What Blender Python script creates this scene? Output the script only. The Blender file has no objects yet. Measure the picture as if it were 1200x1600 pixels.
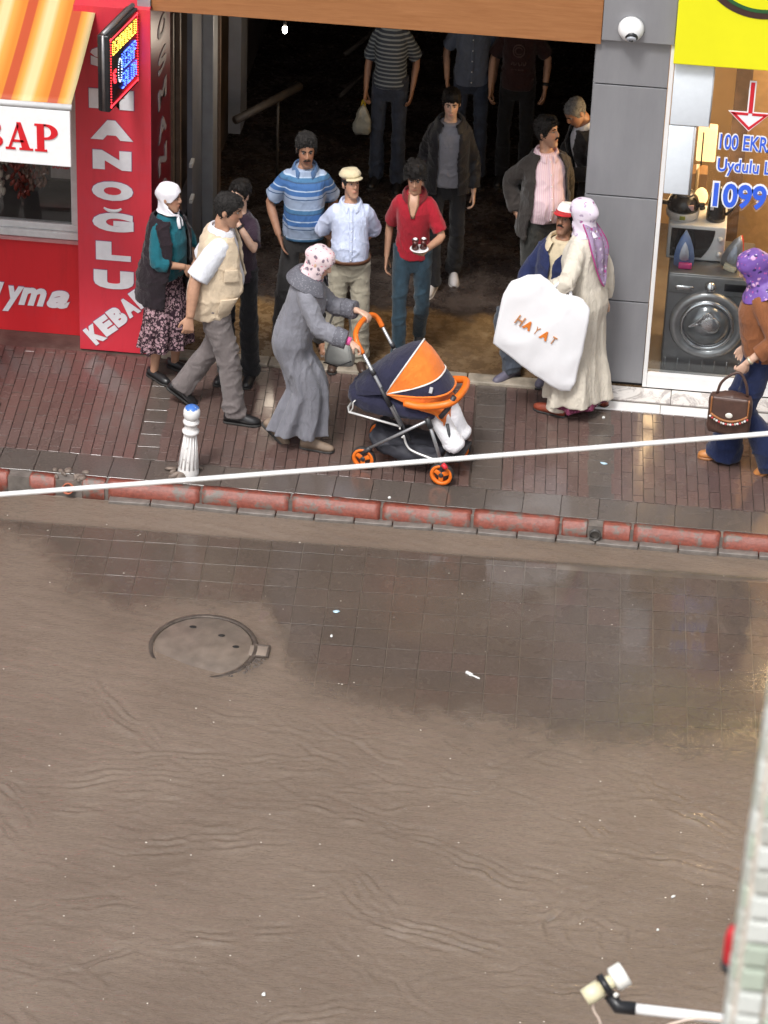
import bpy, bmesh, math, random
import numpy as np
from mathutils import Vector, Matrix, Euler, noise as mnoise

S = bpy.context.scene
COL = S.collection
R = math.radians
random.seed(7)
rng = np.random.default_rng(7)

# ------------------------------------------------------------------ camera
cam_d = bpy.data.cameras.new('camera'); cam = bpy.data.objects.new('camera', cam_d); COL.objects.link(cam)
yaw, pitch, roll = R(5.2), R(32.0), R(2.2)
_R = Vector((math.cos(yaw), math.sin(yaw), 0)); _H = Vector((-math.sin(yaw), math.cos(yaw), 0)); _Z = Vector((0, 0, 1))
_F = _H*math.cos(pitch) - _Z*math.sin(pitch); _U = _H*math.sin(pitch) + _Z*math.cos(pitch)
_Rr = _R*math.cos(roll) + _U*math.sin(roll); _Ur = -_R*math.sin(roll) + _U*math.cos(roll)
CAM = Vector((0.004, -20.537, 11.615))
cam.matrix_world = Matrix(((_Rr.x, _Ur.x, -_F.x, CAM.x), (_Rr.y, _Ur.y, -_F.y, CAM.y), (_Rr.z, _Ur.z, -_F.z, CAM.z), (0, 0, 0, 1)))
cam_d.sensor_fit = 'VERTICAL'; cam_d.sensor_height = 36.0; cam_d.lens = 36.0*5000/1600
cam_d.clip_start = 0.1; cam_d.clip_end = 500
cam_d.dof.use_dof = True; cam_d.dof.focus_distance = 23.3; cam_d.dof.aperture_fstop = 18
S.camera = cam
S.render.resolution_x, S.render.resolution_y = 768, 1024

# ------------------------------------------------------------------ light: wet overcast day
SUN_EL, SUN_AZ = R(58), R(200)
w = bpy.data.worlds.new('World'); S.world = w; w.use_nodes = True
nt = w.node_tree; nt.nodes.clear()
sky = nt.nodes.new('ShaderNodeTexSky'); sky.sky_type = 'NISHITA'; sky.sun_disc = False
sky.sun_elevation = SUN_EL; sky.sun_rotation = SUN_AZ; sky.air_density = 1.2; sky.dust_density = 4.0; sky.ozone_density = 1.0
hs = nt.nodes.new('ShaderNodeHueSaturation'); hs.inputs['Saturation'].default_value = 0.32
bg = nt.nodes.new('ShaderNodeBackground'); bg.inputs['Strength'].default_value = 0.12
wo = nt.nodes.new('ShaderNodeOutputWorld')
nt.links.new(sky.outputs[0], hs.inputs['Color']); nt.links.new(hs.outputs[0], bg.inputs['Color']); nt.links.new(bg.outputs[0], wo.inputs['Surface'])
sd = bpy.data.lights.new('sun', 'SUN'); sd.energy = 1.5; sd.angle = R(12); sd.color = (1, 0.985, 0.965)
sun = bpy.data.objects.new('sun', sd); COL.objects.link(sun)
_sd = Vector((math.sin(SUN_AZ)*math.cos(SUN_EL), math.cos(SUN_AZ)*math.cos(SUN_EL), math.sin(SUN_EL)))
sun.rotation_euler = _sd.to_track_quat('Z', 'Y').to_euler()
vs = S.view_settings; vs.view_transform = 'Standard'; vs.look = 'None'; vs.exposure = 0.64; vs.gamma = 1; vs.use_curve_mapping = False
S.cycles.use_adaptive_sampling = True; S.cycles.adaptive_threshold = 0.03; S.cycles.max_bounces = 4; S.cycles.diffuse_bounces = 3; S.cycles.glossy_bounces = 2; S.cycles.transmission_bounces = 3; S.cycles.transparent_max_bounces = 8; S.cycles.caustics_reflective = False; S.cycles.caustics_refractive = False

# ------------------------------------------------------------------ materials
def srgb(r, g, b):
    f = lambda c: ((c/255)/12.92 if c/255 <= 0.04045 else ((c/255+0.055)/1.055)**2.4)
    return (f(r), f(g), f(b), 1)
MATS = {}
class NT:
    def __init__(s, name):
        s.m = bpy.data.materials.new(name); s.m.use_nodes = True; s.t = s.m.node_tree
        s.b = s.t.nodes['Principled BSDF']; s.tc = None
    def n(s, typ, **k):
        o = s.t.nodes.new(typ)
        for a, v in k.items(): setattr(o, a, v)
        return o
    def l(s, a, b): s.t.links.new(a, b)
    def co(s, kind='Object'):
        if not s.tc: s.tc = s.n('ShaderNodeTexCoord')
        return s.tc.outputs[kind]
    def mapped(s, scale, kind='Object', rot=(0, 0, 0)):
        mp = s.n('ShaderNodeMapping'); mp.inputs['Scale'].default_value = scale; mp.inputs['Rotation'].default_value = rot
        s.l(s.co(kind), mp.inputs['Vector']); return mp.outputs[0]
    def noise(s, vec, scale=5, detail=4, rough=0.55, dist=0):
        o = s.n('ShaderNodeTexNoise'); o.inputs['Scale'].default_value = scale; o.inputs['Detail'].default_value = detail
        o.inputs['Roughness'].default_value = rough; o.inputs['Distortion'].default_value = dist
        s.l(vec, o.inputs['Vector']); return o
    def ramp(s, fac, stops, interp='LINEAR'):
        o = s.n('ShaderNodeValToRGB'); cr = o.color_ramp; cr.interpolation = interp
        while len(cr.elements) < len(stops): cr.elements.new(0.5)
        for e, (p, c) in zip(cr.elements, stops):
            e.position = p; e.color = c if len(c) == 4 else (*c, 1)
        s.l(fac, o.inputs['Fac']); return o.outputs['Color']
    def mix(s, fac, a, b, mode='MIX'):
        o = s.n('ShaderNodeMix', data_type='RGBA', blend_type=mode)
        for sock, v in ((o.inputs['Factor'], fac), (o.inputs['A'], a), (o.inputs['B'], b)):
            if hasattr(v, 'is_linked') or hasattr(v, 'links'): s.l(v, sock)
            elif isinstance(v, (int, float)): sock.default_value = v
            else: sock.default_value = v if len(v) == 4 else (*v, 1)
        return [q for q in o.outputs if q.type == 'RGBA'][0]
    def bump(s, h, strength=0.3, dist=0.01):
        o = s.n('ShaderNodeBump'); o.inputs['Strength'].default_value = strength; o.inputs['Distance'].default_value = dist
        s.l(h, o.inputs['Height']); s.l(o.outputs[0], s.b.inputs['Normal'])
def mat(name, col, rough=0.6, metal=0.0, var=0.12, scale=20, bump=0.15, bdist=0.004, emit=None, spec=0.5, coat=0, bscale=None, aniso=(1, 1, 1), sheen=0):
    if name in MATS: return MATS[name]
    q = NT(name); b = q.b
    c = col if len(col) == 4 else (*col, 1)
    v = q.mapped(aniso)
    nz = q.noise(v, scale, 5)
    dk = tuple(x*(1-var) for x in c[:3])+(1,); lt = tuple(min(1, x*(1+var)) for x in c[:3])+(1,)
    q.l(q.ramp(nz.outputs['Fac'], [(0.3, dk), (0.7, lt)]), b.inputs['Base Color'])
    b.inputs['Roughness'].default_value = rough; b.inputs['Metallic'].default_value = metal
    b.inputs['Specular IOR Level'].default_value = spec
    if coat: b.inputs['Coat Weight'].default_value = coat; b.inputs['Coat Roughness'].default_value = 0.1
    if sheen: b.inputs['Sheen Weight'].default_value = sheen
    if bump:
        n2 = q.noise(v, bscale or scale*4, 4); q.bump(n2.outputs['Fac'], bump, bdist)
    if emit:
        b.inputs['Emission Color'].default_value = (*emit[:3], 1); b.inputs['Emission Strength'].default_value = emit[3]
    MATS[name] = q.m; return q.m
def cloth(name, col, rough=0.85, var=0.14, weave=350):
    """fabric: fine weave bump, soft creases, colour a little uneven"""
    if name in MATS: return MATS[name]
    q = NT(name); b = q.b; c = col
    v = q.mapped((1, 1, 1)); nz = q.noise(v, 9, 6, 0.65)
    dk = tuple(x*(1-var) for x in c[:3])+(1,); lt = tuple(min(1, x*(1+var)) for x in c[:3])+(1,)
    q.l(q.ramp(nz.outputs['Fac'], [(0.3, dk), (0.7, lt)]), b.inputs['Base Color'])
    b.inputs['Roughness'].default_value = rough; b.inputs['Specular IOR Level'].default_value = 0.25; b.inputs['Sheen Weight'].default_value = 0.15
    cr = q.noise(q.mapped((1, 1, 0.5)), 17, 4, 0.62, 1.6); fw = q.noise(v, weave, 2)
    cf = q.noise(q.mapped((1, .6, 1), rot=(.5, .4, .3)), 42, 3, 0.6, 1.0); c2 = q.n('ShaderNodeMath', operation='MULTIPLY_ADD'); q.l(cf.outputs['Fac'], c2.inputs[0]); c2.inputs[1].default_value = 0.30; q.l(cr.outputs['Fac'], c2.inputs[2])
    ad = q.n('ShaderNodeMath', operation='MULTIPLY_ADD'); q.l(fw.outputs['Fac'], ad.inputs[0]); ad.inputs[1].default_value = 0.06; q.l(c2.outputs[0], ad.inputs[2])
    q.bump(ad.outputs[0], 0.5, 0.018)
    MATS[name] = q.m; return q.m

# ------------------------------------------------------------------ mesh helpers
def link(name, me, m=None, parent=None, smooth=True):
    o = bpy.data.objects.new(name, me); COL.objects.link(o)
    if m is not None and len(me.materials) == 0:
        me.materials.append(m if not isinstance(m, str) else MATS[m])
    if smooth and me.polygons:
        me.polygons.foreach_set('use_smooth', [True]*len(me.polygons))
    if parent is not None: o.parent = parent
    return o
def tag(o, label=None, cat=None, group=None, kind=None):
    if label: o['label'] = label
    if cat: o['category'] = cat
    if group: o['group'] = group
    if kind: o['kind'] = kind
    return o
def thing(name, label, cat, loc=(0, 0, 0), rz=0, group=None):
    o = bpy.data.objects.new(name, None); COL.objects.link(o); o.empty_display_size = 0.1
    o.location = loc; o.rotation_euler = (0, 0, rz); return tag(o, label, cat, group)
class MB:
    """collects shapes into one mesh"""
    def __init__(s): s.v = []; s.f = []; s.mi = []
    def add(s, v, f, mi=0):
        k = len(s.v); s.v += [tuple(p) for p in v]; s.f += [tuple(i+k for i in q) for q in f]; s.mi += [mi]*len(f); return s
    def box(s, x0, x1, y0, y1, z0, z1, mi=0, T=None):
        v = [Vector(p) for p in ((x0, y0, z0), (x1, y0, z0), (x1, y1, z0), (x0, y1, z0), (x0, y0, z1), (x1, y0, z1), (x1, y1, z1), (x0, y1, z1))]
        if T is not None: v = [T @ p for p in v]
        return s.add(v, [(0, 3, 2, 1), (4, 5, 6, 7), (0, 1, 5, 4), (1, 2, 6, 5), (2, 3, 7, 6), (3, 0, 4, 7)], mi)
    def bbox(s, x0, x1, y0, y1, z0, z1, b=0.005, mi=0, T=None):
        """box with chamfered edges"""
        bm = bmesh.new(); bmesh.ops.create_cube(bm, size=1)
        for p in bm.verts: p.co = Vector((x0+(p.co.x+.5)*(x1-x0), y0+(p.co.y+.5)*(y1-y0), z0+(p.co.z+.5)*(z1-z0)))
        bmesh.ops.bevel(bm, geom=bm.edges[:], offset=b, segments=2, affect='EDGES', profile=0.5)
        v = [T @ p.co if T is not None else p.co.copy() for p in bm.verts]; bm.verts.index_update()
        f = [[q.index for q in fc.verts] for fc in bm.faces]; bm.free(); return s.add(v, f, mi)
    def tube(s, pts, r, n=10, mi=0, cap=True, flat=1.0, up=None):
        v, f = tube(pts, r, n, cap, flat, up); return s.add(v, f, mi)
    def build(s, name, m, parent=None, smooth=True):
        me = bpy.data.meshes.new(name); me.from_pydata(s.v, [], s.f)
        ms = m if isinstance(m, (list, tuple)) else [m]
        for q in ms: me.materials.append(q)
        if len(ms) > 1: me.polygons.foreach_set('material_index', s.mi)
        me.update()
        return link(name, me, None, parent, smooth)
def bez(pts, n=6):
    """Catmull-Rom resample of a polyline"""
    P = [Vector(p) for p in pts]
    if len(P) < 3: return P
    out = []
    for i in range(len(P)-1):
        a = P[i-1] if i else P[0]*2-P[1]; b = P[i]; c = P[i+1]; d = P[i+2] if i+2 < len(P) else P[-1]*2-P[-2]
        for k in range(n):
            t = k/n; out.append(0.5*((2*b)+(c-a)*t+(2*a-5*b+4*c-d)*t*t+(3*b-a-3*c+d)*t**3))
    out.append(P[-1]); return out
def lerps(vals, m):
    vals = list(vals); xs = np.linspace(0, len(vals)-1, m); return list(np.interp(xs, range(len(vals)), vals))
def tube(pts, r, n=10, cap=True, flat=1.0, up=None):
    P = [Vector(p) for p in pts]; m = len(P)
    rr = [r]*m if isinstance(r, (int, float)) else (list(r) if len(r) == m else lerps(r, m))
    T = [((P[min(i+1, m-1)]-P[max(i-1, 0)]).normalized() if (P[min(i+1, m-1)]-P[max(i-1, 0)]).length > 1e-9 else Vector((0, 0, 1))) for i in range(m)]
    if up is None: up = Vector((0, 0, 1)) if abs(T[0].z) < 0.9 else Vector((0, -1, 0))
    N = (Vector(up)-T[0]*T[0].dot(Vector(up))).normalized(); v = []; f = []
    for i in range(m):
        N = (N-T[i]*N.dot(T[i])); N = N.normalized() if N.length > 1e-6 else T[i].orthogonal().normalized()
        B = T[i].cross(N)
        for k in range(n):
            a = 2*math.pi*k/n; v.append(P[i]+(B*math.cos(a)+N*math.sin(a)*flat)*rr[i])
    for i in range(m-1):
        for k in range(n):
            k2 = (k+1) % n; f.append((i*n+k, i*n+k2, (i+1)*n+k2, (i+1)*n+k))
    if cap:
        f.append(tuple(range(n-1, -1, -1))); f.append(tuple((m-1)*n+k for k in range(n)))
    return v, f
def lathe(prof, n=24, cap=True, T=None):
    """profile [(r,z)...] turned round z"""
    v = []; f = []
    for r, z in prof:
        for k in range(n):
            a = 2*math.pi*k/n; p = Vector((r*math.cos(a), r*math.sin(a), z)); v.append(T @ p if T is not None else p)
    for i in range(len(prof)-1):
        for k in range(n):
            k2 = (k+1) % n; f.append((i*n+k, i*n+k2, (i+1)*n+k2, (i+1)*n+k))
    if cap: f.append(tuple(range(n-1, -1, -1))); f.append(tuple((len(prof)-1)*n+k for k in range(n)))
    return v, f
def prism(poly, y0, y1):
    """polygon in x,z pushed along y"""
    n = len(poly); v = [(x, y0, z) for x, z in poly]+[(x, y1, z) for x, z in poly]
    f = [tuple(range(n)), tuple(range(2*n-1, n-1, -1))]+[(i, i+n, (i+1) % n+n, (i+1) % n) for i in range(n)]
    return v, f
def ellipsoid(c, rx, ry, rz, n=14, m=9, T=None):
    c = Vector(c); v = []; f = []
    for i in range(m+1):
        t = math.pi*i/m
        for k in range(n):
            a = 2*math.pi*k/n; p = Vector((rx*math.sin(t)*math.cos(a), ry*math.sin(t)*math.sin(a), rz*math.cos(t)))
            v.append((T @ p if T is not None else p)+c)
    for i in range(m):
        for k in range(n):
            k2 = (k+1) % n; f.append((i*n+k, (i+1)*n+k, (i+1)*n+k2, i*n+k2))
    return v, f
WORK = bpy.data.scenes.new('workbench')      # small scratch scene, so that modifiers evaluate quickly
def mods(me, *specs):
    """run modifiers over a mesh, return the evaluated mesh"""
    o = bpy.data.objects.new('tmp', me); WORK.collection.objects.link(o)
    for t, kw in specs:
        md = o.modifiers.new(t, t)
        for a, b in kw.items(): setattr(md, a, b)
    with bpy.context.temp_override(scene=WORK, view_layer=WORK.view_layers[0]):
        dg = bpy.context.evaluated_depsgraph_get(); dg.update()
        out = bpy.data.meshes.new_from_object(o.evaluated_get(dg), preserve_all_data_layers=True, depsgraph=dg)
    bpy.data.objects.remove(o); bpy.data.meshes.remove(me); return out
def fuse(buf, voxel=0.01, smooth=3, fac=0.5, dec=None):
    me = bpy.data.meshes.new('fuse'); me.from_pydata(buf.v, [], buf.f); me.update()
    bm = bmesh.new(); bm.from_mesh(me); bmesh.ops.remove_doubles(bm, verts=bm.verts[:], dist=1e-5)
    bmesh.ops.recalc_face_normals(bm, faces=bm.faces[:]); bm.to_mesh(me); bm.free()
    sp = [('REMESH', dict(mode='VOXEL', voxel_size=voxel, adaptivity=0.0)), ('SMOOTH', dict(factor=fac, iterations=smooth))]
    if dec: sp.append(('DECIMATE', dict(ratio=dec)))
    return mods(me, *sp)
def vget(me):
    n = len(me.vertices); a = np.empty(n*3, 'f'); me.vertices.foreach_get('co', a); return a.reshape(n, 3)
def nget(me):
    n = len(me.vertices); a = np.empty(n*3, 'f'); me.vertex_normals.foreach_get('vector', a) if hasattr(me, 'vertex_normals') else me.vertices.foreach_get('normal', a); return a.reshape(n, 3)
def vset(me, a): me.vertices.foreach_set('co', a.astype('f').ravel()); me.update()
def snoise(p, freq, seed=0, octs=3):
    """cheap vectorised smooth noise: sums of warped sines, about -1..1"""
    g = np.random.default_rng(seed); out = np.zeros(len(p)); amp = 1.0; tot = 0
    q = p*np.asarray(freq)
    for o in range(octs):
        for k in range(3):
            d = g.normal(size=3); d /= np.linalg.norm(d); d2 = g.normal(size=3)
            out += amp*np.sin(q@d*(2**o)*6.28+g.uniform(0, 6.28)+1.3*np.sin(q@d2*(2**o)*2.1+g.uniform(0, 6.28)))/3
        tot += amp; amp *= 0.5
    return out/tot*1.5
def wrinkle(me, amp, freq, seed=0, ridge=True, weight=None):
    p = vget(me); n = nget(me); fq = np.asarray(freq, float)
    if ridge:
        wp = p+0.03*np.stack([snoise(p, fq*.5, seed+50+i, 1) for i in range(3)], 1)
        r1 = 1-np.minimum(1, np.abs(snoise(wp, fq*1.05, seed, 2))*1.5); r2 = 1-np.minimum(1, np.abs(snoise(wp, fq*2.3, seed+7, 1))*1.4)
        h = 1.5*(r1**3-.25)+.7*(r2**3-.25)*np.clip(.5+snoise(p, fq*.4, seed+3, 1), 0, 1)
    else: h = snoise(p, freq, seed)
    if weight is not None: h = h*weight(p)
    vset(me, p+n*(h*amp)[:, None]); return me
def copy_tree(o, parent=None):
    c = o.copy(); COL.objects.link(c)
    if parent is not None: c.parent = parent
    for ch in list(o.children): copy_tree(ch, c)
    return c
def text_mesh(s, size=1.0, depth=0.01, bold=0.0, shear=0.0, font=None, sx=1.0, align='CENTER'):
    cu = bpy.data.curves.new('txt', 'FONT'); cu.body = s; cu.size = size; cu.extrude = depth/2; cu.offset = bold; cu.shear = shear
    cu.align_x = align; cu.align_y = 'CENTER'; cu.resolution_u = 4
    o = bpy.data.objects.new('txt', cu); WORK.collection.objects.link(o)
    with bpy.context.temp_override(scene=WORK, view_layer=WORK.view_layers[0]):
        dg = bpy.context.evaluated_depsgraph_get(); dg.update()
        me = bpy.data.meshes.new_from_object(o.evaluated_get(dg))
    bpy.data.objects.remove(o); bpy.data.curves.remove(cu)
    me.materials.clear()
    p = vget(me)
    if align == 'CENTER' and len(p):   # really centre it
        p -= np.array([(p[:, 0].min()+p[:, 0].max())/2, (p[:, 1].min()+p[:, 1].max())/2, 0])
    p[:, 0] *= sx
    vset(me, np.stack([p[:, 0], -p[:, 2], p[:, 1]], 1))      # stand upright, facing -y
    return me
def place_text(name, s, m, parent, loc, h=None, wd=None, rot=None, **k):
    """lettering scaled to height h (and width wd), facing -y"""
    me = text_mesh(s, **k); p = vget(me)
    if h: p[:, 2] *= h/np.ptp(p[:, 2])
    if wd: p[:, 0] *= wd/np.ptp(p[:, 0])
    vset(me, p); o = link(name, me, m, parent, smooth=False); o.location = loc
    if rot: o.rotation_euler = rot
    return o
# ------------------------------------------------------------------ setting materials
def wet_paver(name, c1, c2, c3, joint=False):
    q = NT(name); b = q.b
    oi = q.n('ShaderNodeObjectInfo'); geo = q.n('ShaderNodeNewGeometry')
    v = q.mapped((1, 1, 1), 'Object')
    pos = q.n('ShaderNodeVectorMath', operation='SCALE'); q.l(geo.outputs['Position'], pos.inputs[0]); pos.inputs['Scale'].default_value = 1.0
    big = q.noise(pos.outputs[0], 1.3, 4, 0.6); fine = q.noise(pos.outputs[0], 60, 5, 0.7)
    at = q.n('ShaderNodeAttribute', attribute_name='rnd', attribute_type='GEOMETRY')
    ad = q.n('ShaderNodeMath', operation='ADD'); q.l(oi.outputs['Random'], ad.inputs[0]); q.l(at.outputs['Fac'], ad.inputs[1])
    fr = q.n('ShaderNodeMath', operation='FRACT'); q.l(ad.outputs[0], fr.inputs[0])
    col = q.ramp(fr.outputs[0], [(0.0, c1), (0.5, c2), (1.0, c3)])
    col = q.mix(0.6, col, q.ramp(fine.outputs['Fac'], [(0.3, (0.45, 0.45, 0.45)), (0.7, (1.35, 1.3, 1.25))]), 'MULTIPLY')
    silt = q.ramp(big.outputs['Fac'], [(0.42, (0, 0, 0)), (0.68, (0.55, 0.55, 0.55))])
    sm = q.n('ShaderNodeMath', operation='MULTIPLY'); q.l(silt, sm.inputs[0]); sm.inputs[1].default_value = 0.9
    col = q.mix(sm.outputs[0], col, (0.128, 0.098, 0.082))
    q.l(col, b.inputs['Base Color'])
    rg = q.noise(pos.outputs[0], 3.2, 4, 0.6)
    q.l(q.ramp(rg.outputs['Fac'], [(0.38, (0.12,)*3), (0.68, (0.38,)*3)]), b.inputs['Roughness'])
    b.inputs['Specular IOR Level'].default_value = 0.4
    cw = q.noise(pos.outputs[0], 2.1, 4, 0.65); q.l(q.ramp(cw.outputs['Fac'], [(0.36, (0.15,)*3), (0.58, (1, 1, 1))]), b.inputs['Coat Weight']); b.inputs['Coat Roughness'].default_value = 0.10; b.inputs['Coat IOR'].default_value = 1.36
    q.bump(fine.outputs['Fac'], 0.25, 0.004)
    return q.m
M_BRICK = wet_paver('wet_brick_paver', (0.104, 0.067, 0.060), (0.119, 0.075, 0.066), (0.134, 0.083, 0.073))
M_SLAB = wet_paver('wet_grey_slab', (0.088, 0.074, 0.066), (0.100, 0.083, 0.073), (0.112, 0.092, 0.081))
M_TILE = wet_paver('wet_street_tile', (0.150, 0.117, 0.098), (0.168, 0.130, 0.110), (0.182, 0.126, 0.106))
M_MORTAR = mat('sandy_joint', (0.24, 0.195, 0.165), 0.35, var=0.35, scale=12, bump=0.4)
M_ASPH = mat('silt_bed', (0.20, 0.160, 0.130), 0.4, var=0.3, scale=4)

def clip(poly, a, b, c):
    """keep the part of a polygon where a*x+b*y >= c"""
    out = []
    for i in range(len(poly)):
        p, q = poly[i], poly[(i+1) % len(poly)]
        dp, dq = a*p[0]+b*p[1]-c, a*q[0]+b*q[1]-c
        if dp >= 0: out.append(p)
        if (dp >= 0) != (dq >= 0):
            t = dp/(dp-dq); out.append((p[0]+(q[0]-p[0])*t, p[1]+(q[1]-p[1])*t))
    return out
def area(p): return abs(sum(p[i][0]*p[(i+1) % len(p)][1]-p[(i+1) % len(p)][0]*p[i][1] for i in range(len(p))))/2
def slab_geo(poly, z0, z1, ch=0.0009):
    """paving piece: chamfered top, no bottom"""
    n = len(poly); cx = sum(p[0] for p in poly)/n; cy = sum(p[1] for p in poly)/n
    ins = []
    for x, y in poly:
        d = math.hypot(x-cx, y-cy); k = max(0, 1-ch*1.4/d); ins.append((cx+(x-cx)*k, cy+(y-cy)*k))
    v = [(x, y, z0) for x, y in poly]+[(x, y, z1-ch) for x, y in poly]+[(x, y, z1) for x, y in ins]
    f = []
    for i in range(n):
        j = (i+1) % n; f += [(i, j, n+j, n+i), (n+i, n+j, 2*n+j, 2*n+i)]
    f.append(tuple(2*n+i for i in range(n))); return v, f
def rotgrid(u, v, o=(-1.7, -1.0), a=R(3.0)):
    return (o[0]+u*math.cos(a)-v*math.sin(a), o[1]+u*math.sin(a)+v*math.cos(a))

# ---- ground under everything
g = MB(); g.box(-40, 40, -45, -1.95, -0.40, -0.135)
tag(g.build('street', M_ASPH, smooth=False), 'muddy brown flooded street paved with square tiles', 'street', kind='structure')
street = bpy.data.objects['street']
g = MB(); g.box(-40, 40, -1.95, 12, -0.40, -0.012)
sidewalk = tag(g.build('sidewalk', mat('dark_wet_joint', (0.085, 0.064, 0.054), 0.35, var=0.4, scale=8, bump=0.4), smooth=False), 'wet brick sidewalk in front of the shops', 'sidewalk', kind='structure')

# ---- sidewalk bricks
BW, BL, gap = 0.076, 0.205, 0.005
COLS = [(-3.50, -3.37), (-1.14, -0.96), (-0.33, -0.17)]       # grey slab bands, in u offsets from the grid origin
bricks = []; slabs = []
def band(x): return any(a-0.005 < x < b+0.005 for a, b in COLS)
for i in range(-48, 44):
    u0 = i*BW
    for j in range(-5, 8):
        v0 = j*BL+(BL/2 if i % 2 else 0)
        poly = [rotgrid(u0+gap/2, v0+gap/2), rotgrid(u0+BW-gap/2, v0+gap/2), rotgrid(u0+BW-gap/2, v0+BL-gap/2), rotgrid(u0+gap/2, v0+BL-gap/2)]
        cx = sum(p[0] for p in poly)/4
        uc = u0+BW/2-1.7
        if any(a-0.02 < uc < b+0.02 for a, b in COLS): continue
        full = area(poly); poly = clip(poly, 0, 1, -1.605); poly = clip(poly, 0, -1, 0.16) if poly else poly
        if not poly or area(poly) < 0.15*full: continue
        bricks.append(poly)
for a, b in COLS:
    w_ = b-a
    for j in range(-5, 12):
        v0 = j*0.172
        poly = [rotgrid(a+1.7-0.016+gap/2, v0+gap/2), rotgrid(b+1.7+0.016-gap/2, v0+gap/2), rotgrid(b+1.7+0.016-gap/2, v0+0.172-gap/2), rotgrid(a+1.7-0.016+gap/2, v0+0.172-gap/2)]
        full = area(poly); poly = clip(poly, 0, 1, -1.605); poly = clip(poly, 0, -1, 0.16) if poly else poly
        if poly and area(poly) > 0.2*full: slabs.append(poly)
x = -5.2
while x < 1.6:
    wd = 0.262; slabs.append([(x+gap/2, -1.882), (x+wd-gap/2, -1.882), (x+wd-gap/2, -1.611), (x+gap/2, -1.611)]); x += wd
inview = lambda p: -4.75 < sum(q[0] for q in p)/len(p) < 1.05
bricks.sort(key=lambda p: (0 if inview(p) else 1, sum(q[1] for q in p)/len(p)))
def piece(name, poly, z1, m, parent, z0=-0.02, tilt=0.0012):
    n = len(poly); cx = sum(p[0] for p in poly)/n; cy = sum(p[1] for p in poly)/n
    v, f = slab_geo([(p[0]-cx, p[1]-cy) for p in poly], z0, 0)
    o = MB().add(v, f).build(name, m, parent, smooth=False); o.location = (cx, cy, z1+random.uniform(-tilt, tilt))
    o.rotation_euler = (random.gauss(0, 0.005), random.gauss(0, 0.009), 0); return o
for p in bricks[:300]: piece('paver', p, 0.0, M_BRICK, sidewalk)
rest = MB(); rr = []
for p in bricks[300:]:
    v, f = slab_geo(p, -0.02, random.uniform(-0.0015, 0.0015)); rest.add(v, f); rr += [random.random()]*len(v)
o = rest.build('farther_pavers', M_BRICK, sidewalk, smooth=False); o['kind'] = 'stuff'
o.data.attributes.new('rnd', 'FLOAT', 'POINT').data.foreach_set('value', rr)
for p in slabs:
    if inview(p): piece('kerbside_slab', p, 0.0, M_SLAB, sidewalk)

# ---- kerb: red painted stones with mortar joints
def chipped_red(name):
    q = NT(name); geo = q.n('ShaderNodeNewGeometry'); P = geo.outputs['Position']
    a = q.noise(P, 9, 6, 0.7); b_ = q.noise(P, 45, 4, 0.6)
    red = q.ramp(b_.outputs['Fac'], [(0.3, (0.155, 0.040, 0.027)), (0.7, (0.27, 0.070, 0.045))])
    gm = q.ramp(a.outputs['Fac'], [(0.52, (0, 0, 0)), (0.60, (1, 1, 1))])
    q.l(q.mix(gm, red, (0.13, 0.105, 0.088)), q.b.inputs['Base Color'])
    q.b.inputs['Roughness'].default_value = 0.45; q.bump(a.outputs['Fac'], 0.6, 0.014); return q.m
M_KERB = chipped_red('chipped_red_paint')
M_CONC = mat('wet_concrete', (0.15, 0.13, 0.115), 0.4, var=0.3, scale=15, bump=0.4)
kb = MB(); kb.box(-40, 40, -1.965, -1.884, -0.3, -0.006)
kerb = tag(kb.build('kerb', M_CONC, smooth=False), 'low red painted kerb along the sidewalk edge', 'kerb', kind='structure')
edges = [-5.2, -4.62, -4.30, -4.17, -3.97, -3.80, -3.62, -2.96, -2.335, -1.705, -1.075, -0.47, -0.275, -0.19, 0.02, 0.63, 1.25]
for a, b in zip(edges[:-1], edges[1:]):
    if (a, b) in ((-4.30, -4.17), (-3.97, -3.80), (-0.275, -0.19)): continue
    bm = bmesh.new(); bmesh.ops.create_cube(bm, size=1)
    L = b-a-0.016
    bmesh.ops.subdivide_edges(bm, edges=[e for e in bm.edges if abs(e.verts[0].co.x-e.verts[1].co.x) > 0.5], cuts=14, use_grid_fill=True)
    for p in bm.verts:
        p.co.x *= L; p.co.y *= 0.082; p.co.z *= 0.2
    bmesh.ops.bevel(bm, geom=[e for e in bm.edges if e.calc_face_angle(0) > 0.5], offset=0.007, segments=2, affect='EDGES')
    for p in bm.verts:
        nz = mnoise.noise(Vector((p.co.x*6+a*9, p.co.y*9, p.co.z*9)))
        p.co += Vector((0, nz*0.004, nz*0.0025))
        if abs(abs(p.co.x)-L/2) < 0.03: p.co.z -= max(0, mnoise.noise(Vector((a*5, p.co.y*20, 3))))*0.012
    me = bpy.data.meshes.new('kerb_stone'); bm.to_mesh(me); bm.free()
    o = link('kerb_stone', me, M_KERB, kerb); o.location = ((a+b)/2, -1.932, -0.094+random.uniform(-0.004, 0.006)); o.rotation_euler = (0, random.gauss(0, 0.004), random.gauss(0, 0.006))
# grey footing blocks below the kerb face
x = -3.6
while x < 1.3:
    wd = random.uniform(0.26, 0.31); q = MB(); q.bbox(-wd/2+0.004, wd/2-0.004, -0.035, 0.03, -0.06, 0.0, 0.006)
    o = q.build('footing_block', M_CONC, kerb); o.location = (x+wd/2, -1.992+random.uniform(-.004, .004), -0.094+random.uniform(-.005, .004)); o.rotation_euler = (random.gauss(0, .04), random.gauss(0, .012), random.gauss(0, .015)); x += wd

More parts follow.
